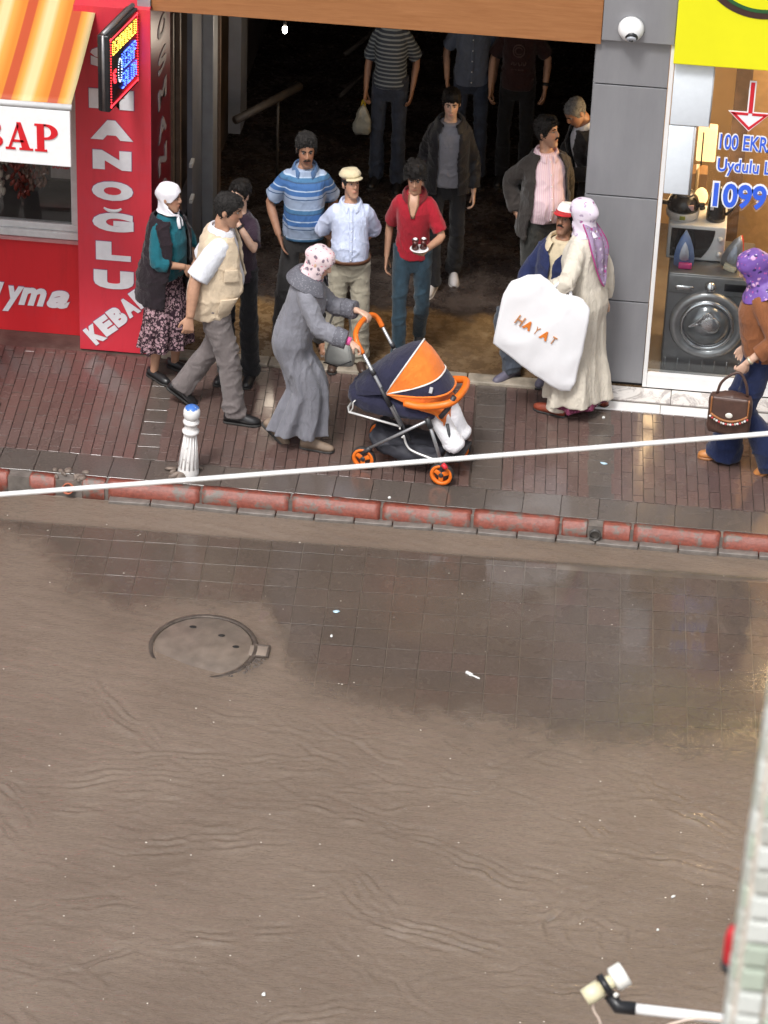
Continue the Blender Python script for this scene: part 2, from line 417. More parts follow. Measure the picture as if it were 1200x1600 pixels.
# ---- street tiles
TS = 0.2155
for i in range(-17, 16):
    for j in range(-16, 1):
        u0, v0 = i*TS+0.1, -1.41+j*TS
        poly = [rotgrid(u0+.004, v0+.004, a=R(2.4)), rotgrid(u0+TS-.004, v0+.004, a=R(2.4)), rotgrid(u0+TS-.004, v0+TS-.004, a=R(2.4)), rotgrid(u0+.004, v0+TS-.004, a=R(2.4))]
        cx = sum(p[0] for p in poly)/4; cy = sum(p[1] for p in poly)/4
        if not (-4.55 < cx < 1.12) or cy < -4.35: continue
        if cy > -2.25: continue
        if math.hypot(cx+2.67, cy+3.66) < 0.52: continue
        if cx < -3.3 and cy < -2.62-(cx+4.3)*0.9: continue
        piece('street_tile', poly, -0.126, M_TILE, street, z0=-0.01, tilt=0.0006)

# ---- muddy flood water with ripples (real relief) and thinning edges where the tiles show
def build_water():
    x0, x1, y0, y1, st = -5.2, 1.9, -8.2, -2.0, 0.0145
    nx, ny = int((x1-x0)/st), int((y1-y0)/st)
    X, Y = np.meshgrid(np.linspace(x0, x1, nx), np.linspace(y0, y1, ny)); p = np.stack([X.ravel(), Y.ravel(), np.zeros(X.size)], 1)
    h = snoise(p, (1.6, 2.6, 1), 3, 3)*0.0016+np.maximum(0, snoise(p, (.9, 1.3, 1), 33, 2)-.2)*snoise(p, (2.2, 1.2, 1), 34, 2)*.006+snoise(p, (5, 9, 1), 5, 2)*0.0011
    # ripple trains: several families of thin wavelets running along bent lines
    g = np.random.default_rng(21)
    def train(ax, ay, ang, length, n, sp, amp, bend, seed):
        nonlocal h
        c, s = math.cos(ang), math.sin(ang); rad = length*0.85+n*sp
        sel = np.nonzero((np.abs(p[:, 0]-ax) < rad) & (np.abs(p[:, 1]-ay) < rad))[0]; ps = p[sel]
        t = (ps[:, 0]-ax)*c+(ps[:, 1]-ay)*s; d = -(ps[:, 0]-ax)*s+(ps[:, 1]-ay)*c
        d = d-bend*t*t/length-0.02*np.sin(t*7+seed)-0.012*np.sin(t*19+seed*2)-0.028*snoise(ps, (1.6, 1.6, 1), seed+40, 3)-0.006*snoise(ps, (7, 7, 1), seed+41, 1)
        env = np.exp(-(t/(length*0.45))**4)*(np.abs(t) < length*.75)
        brk = np.clip(0.42+0.85*snoise(ps, (3.4, 3.4, 1), seed+9, 3), 0, 1.3); add = np.zeros(len(sel))
        for k in range(n):
            dk = d-k*sp*(1+0.1*math.sin(k+seed))
            add += -8.5*amp*brk*(0.85**k)*env*(dk/0.024)*np.exp(-(dk/0.026)**2)
        h[sel] += add
    T = [(-3.7, -5.35, R(-38), 0.9, 3, .05, .0030, -.10), (-3.55, -5.7, R(-50), .7, 2, .05, .003, .05), (-3.0, -5.2, R(8), 1.2, 3, .055, .0022, .05),
         (-2.4, -4.95, R(6), 1.6, 4, .05, .0022, -.03), (-1.7, -4.75, R(-33), 1.1, 6, .06, .0028, .02), (-1.45, -5.35, R(-18), 1.1, 3, .06, .0034, .06),
         (-2.4, -5.75, R(14), 1.1, 3, .06, .0028, .05), (-1.35, -6.15, R(-46), .8, 4, .06, .0036, .16), (-1.0, -6.35, R(-20), 1.0, 3, .055, .0034, .12),
         (-2.6, -6.75, R(38), .7, 2, .05, .0034, -.14), (-2.0, -6.5, R(14), .7, 2, .05, .003, .05), (0.0, -5.3, R(-30), .7, 3, .06, .0040, .1),
         (0.45, -4.95, R(-38), .8, 3, .06, .0034, .12), (0.6, -5.5, R(-15), .8, 3, .05, .0030, .06), (-0.25, -6.1, R(-100), .35, 4, .14, .0046, .2),
         (-2.9, -6.4, R(18), 1.0, 3, .05, .0024, .03), (-3.1, -4.5, R(-48), .9, 3, .05, .0024, .05), (-1.2, -5.0, R(8), 1.2, 4, .05, .002, .03),
         (-0.6, -5.75, R(-24), 1.1, 3, .055, .0028, .04), (-3.2, -7.0, R(-10), .9, 3, .05, .002, .05), (0.0, -6.7, R(4), 1.3, 3, .05, .0022, .03), (-1.6, -7.2, R(20), 1.2, 3, .06, .0022, .03)]
    for i, a in enumerate(T): train(*a, seed=i*3+1)
    for i in range(120):
        train(g.uniform(-4.2, 1.2), g.uniform(-7.7, -4.3), R(g.choice([-42, -30, -18, 5, 12, -8, 35])+g.normal(0, 9)), g.uniform(.25, 1.0), int(g.integers(1, 3)), g.uniform(.03, .09), g.uniform(.0005, .0014), g.normal(0, .22), 100+i)
    # opacity of the silt: clear over the raised tiles
    bx = [-5.3, -4.3, -4.0, -3.62, -3.25, -2.98, -2.3, -2.12, -1.9, -1.45, -0.9, -0.2, 0.4, 1.9]
    by = [-2.40, -2.44, -2.52, -2.95, -3.22, -3.02, -3.12, -3.62, -3.86, -4.02, -4.12, -4.22, -4.18, -4.20]
    xb = X.ravel(); yb = Y.ravel(); edge = np.interp(xb, bx, by)+0.05*snoise(p, (1.1, 1.1, 1), 8, 3)
    edge = edge+0.05*snoise(p, (3.5, 3.5, 1), 77, 3); mud = 1/(1+np.exp((yb-edge-0.06*snoise(p, (9, 9, 1), 79, 2))/(0.115+0.05*snoise(p, (.7, .7, 1), 78, 2))))
    film = np.clip(0.20+0.24*snoise(p, (0.6, 0.9, 1), 15, 3), 0.05, 0.75)
    film *= 1-0.55*np.clip((xb+0.9)/0.8, 0, 1)*np.clip((yb+3.9)/1.0, 0, 1)
    mud = np.maximum(mud, film)
    gut = 1/(1+np.exp(((-yb-2.0)-(0.315-0.02*(xb+2)))/0.012)); mud = np.maximum(mud, gut)
    # lid: mud on it, bare iron on its right rim
    dl = np.hypot(xb+2.67, yb+3.66)
    bare = np.exp(-((xb+2.33)/0.085)**2-((yb+3.66)/0.17)**2); mud *= 1-0.6*bare
    h *= np.clip(mud, 0.15, 1)**2
    keep_h = np.where(dl < 0.40, np.clip((dl-0.25)/0.15, 0.1, 1), 1); h *= keep_h
    z = -0.1215+h
    me = bpy.data.meshes.new('flood_water')
    idx = np.arange(nx*ny).reshape(ny, nx)
    q = np.stack([idx[:-1, :-1], idx[:-1, 1:], idx[1:, 1:], idx[1:, :-1]], -1).reshape(-1, 4)
    me.vertices.add(nx*ny); me.vertices.foreach_set('co', np.stack([xb, yb, z], 1).astype('f').ravel())
    me.loops.add(q.size); me.loops.foreach_set('vertex_index', q.ravel().astype('i'))
    me.polygons.add(len(q)); me.polygons.foreach_set('loop_start', (np.arange(len(q))*4).astype('i')); me.polygons.foreach_set('loop_total', np.full(len(q), 4, 'i'))
    me.update(calc_edges=True)
    me.attributes.new('mud', 'FLOAT', 'POINT').data.foreach_set('value', mud.astype('f'))
    q = NT('muddy_water'); b = q.b; geo = q.n('ShaderNodeNewGeometry'); P = geo.outputs['Position']
    a = q.noise(P, 1.1, 5, 0.6); f = q.noise(P, 38, 4, 0.7)
    col = q.ramp(a.outputs['Fac'], [(0.3, (0.146, 0.109, 0.083)), (0.7, (0.186, 0.141, 0.109))])
    q.l(q.mix(0.35, col, q.ramp(f.outputs['Fac'], [(0.3, (0.7,)*3), (0.7, (1.25,)*3)]), 'MULTIPLY'), b.inputs['Base Color'])
    at = q.n('ShaderNodeAttribute', attribute_name='mud')
    b.inputs['Roughness'].default_value = 0.9; b.inputs['Specular IOR Level'].default_value = 0.0
    tr = q.n('ShaderNodeBsdfTransparent'); m1 = q.n('ShaderNodeMixShader'); q.l(at.outputs['Fac'], m1.inputs[0]); q.l(tr.outputs[0], m1.inputs[1]); q.l(b.outputs[0], m1.inputs[2])
    fre = q.n('ShaderNodeFresnel'); fre.inputs['IOR'].default_value = 1.52; gl = q.n('ShaderNodeBsdfGlossy'); gl.inputs['Roughness'].default_value = 0.03; m2 = q.n('ShaderNodeMixShader')
    q.l(fre.outputs[0], m2.inputs[0]); q.l(m1.outputs[0], m2.inputs[1]); q.l(gl.outputs[0], m2.inputs[2]); q.l(m2.outputs[0], [n_ for n_ in q.t.nodes if n_.type == 'OUTPUT_MATERIAL'][0].inputs[0])
    r1 = q.noise(q.mapped((1, 1.8, 1)), 26, 4, 0.6, 0.6); r2 = q.noise(q.mapped((1, 1.6, 1)), 90, 3, 0.6)
    ad = q.n('ShaderNodeMath', operation='MULTIPLY_ADD'); q.l(r2.outputs['Fac'], ad.inputs[0]); ad.inputs[1].default_value = 0.3; q.l(r1.outputs['Fac'], ad.inputs[2])
    st1 = q.noise(q.mapped((1.6, 5, 1), rot=(0, 0, R(28))), 5, 5, 0.65, 2.2); st2 = q.noise(q.mapped((1.6, 5, 1), rot=(0, 0, R(-12))), 4, 5, 0.65, 2.2)
    a2_ = q.n('ShaderNodeMath', operation='MULTIPLY_ADD'); q.l(st1.outputs['Fac'], a2_.inputs[0]); a2_.inputs[1].default_value = 0.8; q.l(ad.outputs[0], a2_.inputs[2])
    a3_ = q.n('ShaderNodeMath', operation='MULTIPLY_ADD'); q.l(st2.outputs['Fac'], a3_.inputs[0]); a3_.inputs[1].default_value = 0.8; q.l(a2_.outputs[0], a3_.inputs[2])
    mu_ = q.n('ShaderNodeMath', operation='MULTIPLY'); sq = q.n('ShaderNodeMath', operation='POWER'); q.l(at.outputs['Fac'], sq.inputs[0]); sq.inputs[1].default_value = 1.5; q.l(sq.outputs[0], mu_.inputs[0]); q.l(a3_.outputs[0], mu_.inputs[1])
    q.bump(mu_.outputs[0], 0.8, 0.010)
    for lk in list(q.t.links):
        if lk.to_node == b and lk.to_socket.name == 'Normal': q.t.links.remove(lk)
    for nd in (fre, gl): q.l([n_ for n_ in q.t.nodes if n_.type == 'BUMP'][0].outputs[0], nd.inputs['Normal'])
    o = link('flood_water', me, q.m); tag(o, 'shallow brown muddy water rippling over the street', 'water', kind='structure')
build_water()

# ---- manhole cover
M_IRON = mat('rusty_iron', (0.085, 0.066, 0.054), 0.45, 0.3, var=0.4, scale=30, bump=0.5)
man = thing('manhole_cover', 'round iron manhole cover half buried in brown mud', 'manhole', (-2.67, -3.66, -0.124)); man.rotation_euler = (R(2.0), R(-0.8), 0)
v, f = lathe([(0.318, -0.03), (0.318, 0.006), (0.312, 0.010), (0.0, 0.012)], 64, cap=False); MB().add(v, f).build('lid', mat('silted_lid', (0.150, 0.118, 0.095), 0.35, var=0.25, scale=9, bump=0.5), man)
v, f = lathe([(0.324, -0.03), (0.324, 0.008), (0.329, 0.013), (0.350, 0.013), (0.356, 0.006), (0.356, -0.03)], 64, cap=False)
MB().add(v, f).build('ring_frame', M_IRON, man)
hk = MB()
hk.bbox(0.30, 0.42, -0.055, 0.055, -0.02, 0.011, 0.004)
hk.build('hinge_plate', M_ASPH, man); hb = MB(); hb.bbox(0.415, 0.432, -0.062, 0.062, -0.02, 0.016, 0.003); hb.bbox(0.33, 0.415, 0.054, 0.064, -0.02, 0.015, 0.003); hb.bbox(0.33, 0.415, -0.064, -0.054, -0.02, 0.015, 0.003); hb.build('hinge_rim', M_IRON, man)
M_DARK = mat('black_hole', (0.012, 0.010, 0.009), 0.6, var=0.1)
for (dx, dy) in ((-0.10, 0.20), (0.21, 0.02), (0.10, 0.13)):
    v, f = ellipsoid((dx, dy, 0.013), 0.024, 0.015, 0.003, 10, 6); MB().add(v, f).build('key_slot', M_DARK, man)

gp = random.Random(3); m_ = MB()
for k in range(60):
    a = gp.gauss(-.45, .28); r_ = gp.uniform(.35, .41); v, f = ellipsoid((-2.67+math.cos(a)*r_+.01, -3.66+math.sin(a)*r_*.9, -.122), gp.uniform(.004, .013), gp.uniform(.004, .010), gp.uniform(.003, .007), 7, 5, Euler((0, 0, gp.random()*3)).to_matrix()); m_.add(v, f)
tag(m_.build('grit', mat('dark_wet_grit', (.085, .068, .058), .35, var=.5, scale=40, bump=.6)), 'dark wet grit heaped along the manhole rim', 'grit', kind='stuff')

# ------------------------------------------------------------------ arcade building (passage, fascia, storeys above)
M_RED = None
def painted_red(name, c, rough=0.35):
    q = NT(name); geo = q.n('ShaderNodeNewGeometry'); P = geo.outputs['Position']
    mp = q.n('ShaderNodeMapping'); mp.inputs['Scale'].default_value = (6, 6, 0.9); q.l(P, mp.inputs['Vector'])
    st = q.noise(mp.outputs[0], 3, 5, 0.7); bl = q.noise(P, 2.2, 5, 0.65); fn = q.noise(P, 70, 3)
    col = q.mix(q.ramp(st.outputs['Fac'], [(0.5, (0, 0, 0)), (0.8, (0.35,)*3)]), c, tuple(x*0.62 for x in c))
    col = q.mix(q.ramp(bl.outputs['Fac'], [(0.52, (0, 0, 0)), (0.75, (0.4,)*3)]), col, (c[0]*0.8, c[1]*2.2, c[2]*2.2))
    q.l(col, q.b.inputs['Base Color']); q.b.inputs['Roughness'].default_value = rough; q.bump(fn.outputs['Fac'], 0.08, 0.003); return q.m
M_RED = painted_red('red_sign_vinyl', (0.66, 0.040, 0.062))
M_WOODF = None
q = NT('orange_wood_panel'); geo = q.n('ShaderNodeNewGeometry'); mp = q.n('ShaderNodeMapping'); mp.inputs['Scale'].default_value = (0.6, 6, 9); q.l(geo.outputs['Position'], mp.inputs['Vector'])
gr = q.noise(mp.outputs[0], 5, 6, 0.7, 0.8); q.l(q.ramp(gr.outputs['Fac'], [(0.25, (0.26, 0.102, 0.034)), (0.75, (0.38, 0.168, 0.066))]), q.b.inputs['Base Color']); q.b.inputs['Roughness'].default_value = 0.4; q.bump(gr.outputs['Fac'], 0.1, 0.003)
M_WOODF = q.m
M_DWALL = mat('dark_passage_wall', (0.10, 0.075, 0.064), 0.7, var=0.4, scale=3)
M_CEIL = mat('sooty_ceiling', (0.20, 0.18, 0.165), 0.8, var=0.2)
M_ALU = mat('grey_aluminium', (0.33, 0.34, 0.36), 0.45, 0.3, var=0.1, scale=8)
M_UPPER = mat('pale_render', (0.34, 0.30, 0.265), 0.85, var=0.12, scale=2.5)
M_DGLASS = mat('dark_window_glass', (0.03, 0.035, 0.04), 0.08, var=0.1, bump=0)
M_FRAME = mat('white_window_frame', (0.66, 0.66, 0.66), 0.4, var=0.08)
q = NT('wet_passage_floor'); geo = q.n('ShaderNodeNewGeometry'); P = geo.outputs['Position']
a = q.noise(P, 3.2, 5, 0.65, 0.6); e = q.noise(P, 11, 5, 0.7); b3 = q.noise(P, 1.0, 3)
sx = q.n('ShaderNodeSeparateXYZ'); q.l(P, sx.inputs[0])
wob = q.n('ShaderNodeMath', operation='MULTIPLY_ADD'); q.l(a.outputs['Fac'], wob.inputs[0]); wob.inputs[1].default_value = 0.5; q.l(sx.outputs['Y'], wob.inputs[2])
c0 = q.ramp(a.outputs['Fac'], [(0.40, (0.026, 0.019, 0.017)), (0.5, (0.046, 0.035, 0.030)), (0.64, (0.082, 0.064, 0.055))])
brown_c = q.ramp(e.outputs['Fac'], [(0.35, (0.140, 0.080, 0.034)), (0.60, (0.25, 0.150, 0.064)), (0.70, (0.40, 0.28, 0.16))])  # brown to golden tones for the front part of the floor
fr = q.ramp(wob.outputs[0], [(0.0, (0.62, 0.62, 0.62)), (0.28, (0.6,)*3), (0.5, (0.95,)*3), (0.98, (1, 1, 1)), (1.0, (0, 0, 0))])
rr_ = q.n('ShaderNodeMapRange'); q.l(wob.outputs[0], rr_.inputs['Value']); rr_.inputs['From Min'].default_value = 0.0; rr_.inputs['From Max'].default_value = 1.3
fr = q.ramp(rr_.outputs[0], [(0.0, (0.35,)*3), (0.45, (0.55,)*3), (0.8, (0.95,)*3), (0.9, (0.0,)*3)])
q.l(q.mix(fr, c0, brown_c), q.b.inputs['Base Color'])
q.l(q.ramp(e.outputs['Fac'], [(0.4, (0.12,)*3), (0.6, (0.4,)*3)]), q.b.inputs['Roughness']); q.bump(e.outputs['Fac'], 0.3, 0.006)
M_PFLOOR = q.m
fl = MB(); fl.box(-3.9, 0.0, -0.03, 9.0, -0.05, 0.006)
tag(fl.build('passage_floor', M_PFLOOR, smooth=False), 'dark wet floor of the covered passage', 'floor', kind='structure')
M_STONE = mat('worn_threshold_stone', (0.30, 0.255, 0.20), 0.5, var=0.35, scale=14, bump=0.5)
thr = tag(bpy.data.objects.new('threshold', None), 'worn pale stone threshold of the covered passage', 'threshold', kind='structure'); COL.objects.link(thr)
xs = [-3.55, -2.75, -1.98, -1.28, -0.62]
for a, b in zip(xs[:-1], xs[1:]):
    m_ = MB(); m_.bbox(a+.004, b-.004, -0.165, -0.035, -0.05, 0.022+random.uniform(-.003, .003), 0.008); m_.build('stone', M_STONE, thr)

arc = thing('arcade_building', 'building with orange wooden fascia over a dark covered passage', 'building', (-2, 0, 0))
def part(name, m, parent, *boxes, off=(2, 0, 0), bev=None):
    q = MB()
    for b in boxes:
        b = (b[0]+off[0], b[1]+off[0], b[2]+off[1], b[3]+off[1], b[4]+off[2], b[5]+off[2])
        q.bbox(*b, bev) if bev else q.box(*b)
    return q.build(name, m, parent, smooth=False)
part('fascia', M_WOODF, arc, (-3.625, -0.485, -0.04, 0.12, 2.70, 3.75), bev=0.004)
part('ceiling', M_CEIL, arc, (-5.0, -0.02, 0.12, 9.0, 2.74, 2.9))
part('back_wall', M_DWALL, arc, (-5.0, 0.1, 9.0, 9.2, 0, 2.9))
part('left_wall', M_DWALL, arc, (-3.95, -3.64, 2.25, 9.0, 0, 2.74), (-3.75, -3.66, 0.72, 2.25, 2.35, 2.74), (-3.75, -3.66, 0.72, 2.25, 0.0, 0.30))
part('right_wall', M_DWALL, arc, (-0.10, -0.02, 2.6, 9.0, 0, 2.74), (-0.10, -0.02, 0.36, 2.6, 0, 0.35))
part('upper_wall', M_UPPER, arc, (-9, -0.0, 0.0, 0.3, 3.755, 5.7), (0.0, 6, 0.0, 0.3, 4.4, 5.7), (-9.0, -3.63, 0.14, 0.3, 2.75, 3.75))
for k in range(6):
    for l in range(1):
        xw = -8.0+k*2.2; zw = 4.5
        o = part('window', M_DGLASS, arc, (xw, xw+1.2, -0.03, 0.02, zw, zw+0.9)); part('window_frame', M_FRAME, o, (xw-.06, xw, -.05, 0.0, zw-.06, zw+.96), (xw+1.2, xw+1.26, -.05, 0.0, zw-.06, zw+.96), (xw, xw+1.2, -.05, 0, zw-.06, zw), (xw, xw+1.2, -.05, 0, zw+.9, zw+.96))
part('corner_trim', M_ALU, arc, (-3.72, -3.628, -0.06, 0.1, 2.735, 3.75))
# shop fronts inside the passage, along its left wall
M_BROWNF = mat('brown_frame', (0.13, 0.085, 0.06), 0.5, var=0.2)
M_BLUEGREY = mat('blue_grey_door_panel', (0.17, 0.175, 0.20), 0.5, var=0.15, scale=4)
part('display_frame', M_BROWNF, arc, (-3.65, -3.60, 0.72, 0.77, 0.3, 2.35), (-3.65, -3.60, 1.02, 1.08, 0.0, 2.4))
part('display_glass', M_DGLASS, arc, (-3.645, -3.63, 0.77, 1.02, 0.3, 2.35))
part('door_panel', M_BLUEGREY, arc, (-3.60, -3.56, 1.35, 1.80, 0.02, 2.45))
part('door_post', M_ALU, arc, (-3.56, -3.47, 1.80, 2.02, 0.0, 2.72), bev=0.008)
part('post_edge', M_BROWNF, arc, (-3.47, -3.45, 2.0, 2.06, 0.0, 2.72))
part('inner_post', M_BLUEGREY, arc, (-3.52, -3.42, 2.9, 3.25, 0.4, 2.7))
for z in (0.92, 0.62):
    part('door_handle', M_FRAME, arc, (-3.555, -3.53, 1.16, 1.27, z, z+0.03))
M_RAIL = mat('worn_wood_rail', (0.05, 0.04, 0.034), 0.55, var=0.3)
for (p0, p1, r_) in (((-3.38, 2.35, 0.78), (-2.95, 3.0, 0.82), 0.035), ((-2.75, 4.1, 0.25), (-2.35, 5.1, 0.35), 0.02), ((-2.75, 4.4, 0.5), (-2.30, 5.3, 0.62), 0.02), ((-3.1, 2.8, 0.0), (-3.1, 2.8, 0.8), 0.012)):
    m_ = MB(); m_.tube([Vector(p0)+Vector((2, 0, 0)), Vector(p1)+Vector((2, 0, 0))], r_, 8); m_.build('rail', M_RAIL, arc)

# ------------------------------------------------------------------ kebab shop at the left
keb = thing('kebab_shop', 'red kebab shop front with a white framed display window', 'shop', (-4.6, 0.09, 0))
KO = (4.6, -0.09, 0)
M_RED2 = painted_red('red_paint_wall', (0.66, 0.024, 0.032), 0.4)
part('lower_wall', M_RED2, keb, (-6.6, -4.165, 0.09, 0.25, -0.01, 0.80), off=KO)
part('upper_wall', M_RED2, keb, (-6.6, -4.165, 0.13, 0.25, 2.10, 3.75), off=KO)
part('pillar', M_RED, keb, (-4.16, -3.618, -0.12, 0.0, 0.0, 2.735), (-4.16, -3.625, 0.0, 0.70, 0.0, 2.735), off=KO)
part('side_shade_panel', painted_red('red_vinyl_shade_colour', (0.17, 0.012, 0.022), 0.3), keb, (-3.6235, -3.6165, -0.115, 0.70, 0.0, 2.735), off=KO)  # pillar's passage side: its shade is put into the darker maroon colour
wf = part('window_frame', M_FRAME, keb, (-6.6, -4.17, 0.05, 0.13, 0.805, 0.86), (-6.6, -4.17, 0.075, 0.13, 0.862, 0.915), (-4.245, -4.172, 0.07, 0.13, 0.917, 2.1), off=KO, bev=0.006)
part('sill', mat('pink_sill', (0.55, 0.25, 0.25), 0.5), keb, (-6.6, -4.17, 0.04, 0.1, 0.775, 0.80), off=KO)
def glass_mat(name, tint=(1, 1, 1), refl=1.0):
    q = NT(name); t = q.t; t.nodes.remove(q.b); out = [n for n in t.nodes if n.type == 'OUTPUT_MATERIAL'][0]
    tr = q.n('ShaderNodeBsdfTransparent'); tr.inputs[0].default_value = (*tint, 1); gl = q.n('ShaderNodeBsdfGlossy'); gl.inputs['Roughness'].default_value = 0.02
    fr = q.n('ShaderNodeFresnel'); fr.inputs[0].default_value = 1.5; mx = q.n('ShaderNodeMixShader')
    mu = q.n('ShaderNodeMath', operation='MULTIPLY'); q.l(fr.outputs[0], mu.inputs[0]); mu.inputs[1].default_value = refl
    q.l(mu.outputs[0], mx.inputs[0]); q.l(tr.outputs[0], mx.inputs[1]); q.l(gl.outputs[0], mx.inputs[2]); q.l(mx.outputs[0], out.inputs[0]); return q.m
M_GLASS = glass_mat('window_glass', (0.975, 0.985, 0.985), 0.8)
part('pane', M_GLASS, keb, (-6.6, -4.246, 0.098, 0.106, 0.915, 2.1), off=KO)
M_INT = mat('dim_shop_interior', (0.10, 0.085, 0.075), 0.8, var=0.4, scale=2)
part('interior', M_INT, keb, (-6.6, -4.17, 1.5, 1.6, 0, 3.0), (-6.6, -4.17, 0.26, 1.5, 0.5, 0.55), (-6.6, -4.17, 0.26, 1.5, 2.6, 2.7), (-4.16, -4.1, 0.71, 1.5, 0.0, 3), off=KO)
M_WHITE = mat('white_vinyl_letters', (0.80, 0.79, 0.82), 0.4, var=0.05, bump=0)
M_EDGE = mat('dark_letter_outline', (0.25, 0.09, 0.20), 0.5, var=0.05, bump=0)
def kl(s, x, z, h, wd, y=-0.12, rot=0, bold=0.03, **k):
    if rot == 0 and 'shear' not in k:
        o = place_text('letter', s, M_WHITE, keb, (x+4.6, y-0.09-0.005, z), h, wd, bold=bold, depth=0.006, **k)
    else:
        o = place_text('letter', s, M_WHITE, keb, (x+4.6, y-0.09-0.005, z), h, wd, rot=(0, -rot, 0), bold=bold, depth=0.006, **k)
    e = place_text('letter_outline', s, M_EDGE, keb, (x+4.6, y-0.09-0.0025, z), h*1.04+0.003, wd*1.025+0.003, rot=(0, -rot, 0), bold=bold+0.006, depth=0.002, **k)
    return o
for s, z, h, wd in (('O', 2.735, .15, .28), ('S', 2.36, .158, .29), ('M', 2.04, .15, .32), ('A', 1.80, .152, .305), ('N', 1.565, .15, .28), ('O', 1.32, .152, .30), ('G', 1.07, .152, .30), ('L', .835, .15, .255), ('U', .60, .15, .295)):
    if z > 2.66: continue
    kl(s, -3.90, z, h, wd, bold=0.075)
pts = [Vector((-3.965+4.6, -0.12-0.0935-0.006, 1.185)), Vector((-3.935+4.6, -0.2195, 1.168)), Vector((-3.90+4.6, -0.2195, 1.162)), Vector((-3.865+4.6, -0.2195, 1.168)), Vector((-3.835+4.6, -0.2195, 1.185))]
m_ = MB(); m_.tube(bez(pts, 4), [0.007, 0.013, 0.015, 0.013, 0.007], 8, flat=0.25, up=(0, -1, 0)); m_.build('breve', M_WHITE, keb)
for s, x, z in (('K', -4.045, .135), ('E', -3.965, .215), ('B', -3.875, .30), ('A', -3.79, .385), ('P', -3.705, .47)):
    kl(s, x, z, .155, .112, rot=R(40), bold=0.07)
me = None
for s, x, wd, zz, hh in (('k', -5.10, .14, .36, .24), ('u', -4.85, .17, .33, .155), ('y', -4.70, .17, .275, .215), ('m', -4.555, .215, .305, .15), ('a', -4.36, .175, .30, .15)):
    kl(s, x, zz-0.015, hh, wd, y=0.09, bold=0.045, shear=0.35)
# letters on the pillar's passage side, shade put into their grey
M_WHITE2 = M_WHITE
for k, s in enumerate('OSMANOGLU'):
    z = 2.43-k*0.262
    o = place_text('side_letter', s, mat('shade_dimmed_letters', (0.30, 0.27, 0.29), 0.5, bump=0), keb, (-3.6125+4.6, 0.33-0.09, z), 0.15, 0.34, rot=(0, 0, R(90)), bold=0.03, depth=0.004)
# things hanging in the window
def cluster(name, x, y, z, h, n, c, seed, label, w_=0.09):
    g = random.Random(seed); m_ = MB()
    m_.tube([(x, y, z+0.15), (x, y, z-h)], 0.004, 6)
    for i in range(n):
        t = i/n; a = g.uniform(0, 6.28); r_ = w_*(0.5+0.5*math.sin(t*3.1))*g.uniform(.5, 1)
        T = Euler((g.uniform(-.6, .6), g.uniform(-.6, .6), a)).to_matrix()
        v, f = ellipsoid((x+r_*math.cos(a), y+r_*.6*math.sin(a), z-h*t), 0.016, 0.016, 0.034, 8, 5, T); m_.add(v, f)
    tag(m_.build(name, c), label, 'food')
M_PEP = mat('dried_red_pepper', (0.22, 0.035, 0.022), 0.35, var=0.4, scale=25); M_PEP2 = mat('dried_aubergine', (0.16, 0.085, 0.06), 0.5, var=0.4, scale=25); M_GARL = mat('garlic', (0.45, 0.38, 0.31), 0.6, var=0.25)
cluster('dried_pepper_string', -4.68, 0.40, 1.47, 0.50, 90, M_PEP, 1, 'wide bunch of dried red peppers hanging in kebab shop window', .13)
cluster('dried_pepper_string', -4.56, 0.36, 1.42, 0.36, 60, M_PEP2, 2, 'short brownish bunch of dried peppers hanging in kebab shop window', .10)
cluster('garlic_string', -4.88, 0.38, 1.44, 0.5, 70, M_GARL, 3, 'pale string of garlic at the left edge of kebab shop window', .11)
sg = thing('menu_sign', 'small red lettered menu sign inside the kebab shop window', 'sign', (-4.36, 0.35, 1.28))
m_ = MB(); m_.bbox(-0.09, 0.085, 0, 0.01, -0.13, 0.13, 0.003); m_.build('board', mat('grey_menu_board', (0.28, 0.25, 0.24), 0.5), sg, smooth=False)
M_RTXT = mat('red_lettering', (0.5, 0.015, 0.03), 0.4, bump=0)
place_text('lettering', 'SORBA', M_RTXT, sg, (0, -0.004, -0.02), 0.06, 0.15, bold=0.02, depth=0.004); place_text('lettering', 'KEBAP', M_RTXT, sg, (0, -0.004, 0.08), 0.05, 0.13, bold=0.02, depth=0.004)

# awning with name board
aw = thing('awning', 'yellow and orange striped awning above a white name board', 'awning', (-4.5, -1.0, 2.345))
q = NT('striped_awning_canvas'); sx = q.n('ShaderNodeSeparateXYZ'); q.l(q.co('Object'), sx.inputs[0])
md = q.n('ShaderNodeMath', operation='MULTIPLY_ADD'); q.l(sx.outputs['X'], md.inputs[0]); md.inputs[1].default_value = 1/0.318; md.inputs[2].default_value = 0.42+10
fr = q.n('ShaderNodeMath', operation='FRACT'); q.l(md.outputs[0], fr.inputs[0])
O_, Y_, P_, R_ = (0.72, 0.27, 0.035), (0.80, 0.43, 0.09), (0.82, 0.68, 0.36), (0.56, 0.10, 0.035)
st = q.ramp(fr.outputs[0], [(0.0, P_), (0.07, P_), (0.17, Y_), (0.36, O_), (0.44, O_), (0.47, R_), (0.66, R_), (0.69, O_), (0.80, Y_), (0.93, P_)])
q.l(st, q.b.inputs['Base Color']); q.b.inputs['Roughness'].default_value = 0.6
tl = q.n('ShaderNodeBsdfTranslucent'); q.l(st, tl.inputs[0]); mx = q.n('ShaderNodeMixShader'); mx.inputs[0].default_value = 0.3
out = [n for n in q.t.nodes if n.type == 'OUTPUT_MATERIAL'][0]; q.l(q.b.outputs[0], mx.inputs[1]); q.l(tl.outputs[0], mx.inputs[2]); q.l(mx.outputs[0], out.inputs[0])
cn = q.noise(q.co('Object'), 4, 4); q.bump(cn.outputs['Fac'], 0.15, 0.02); M_AWN = q.m
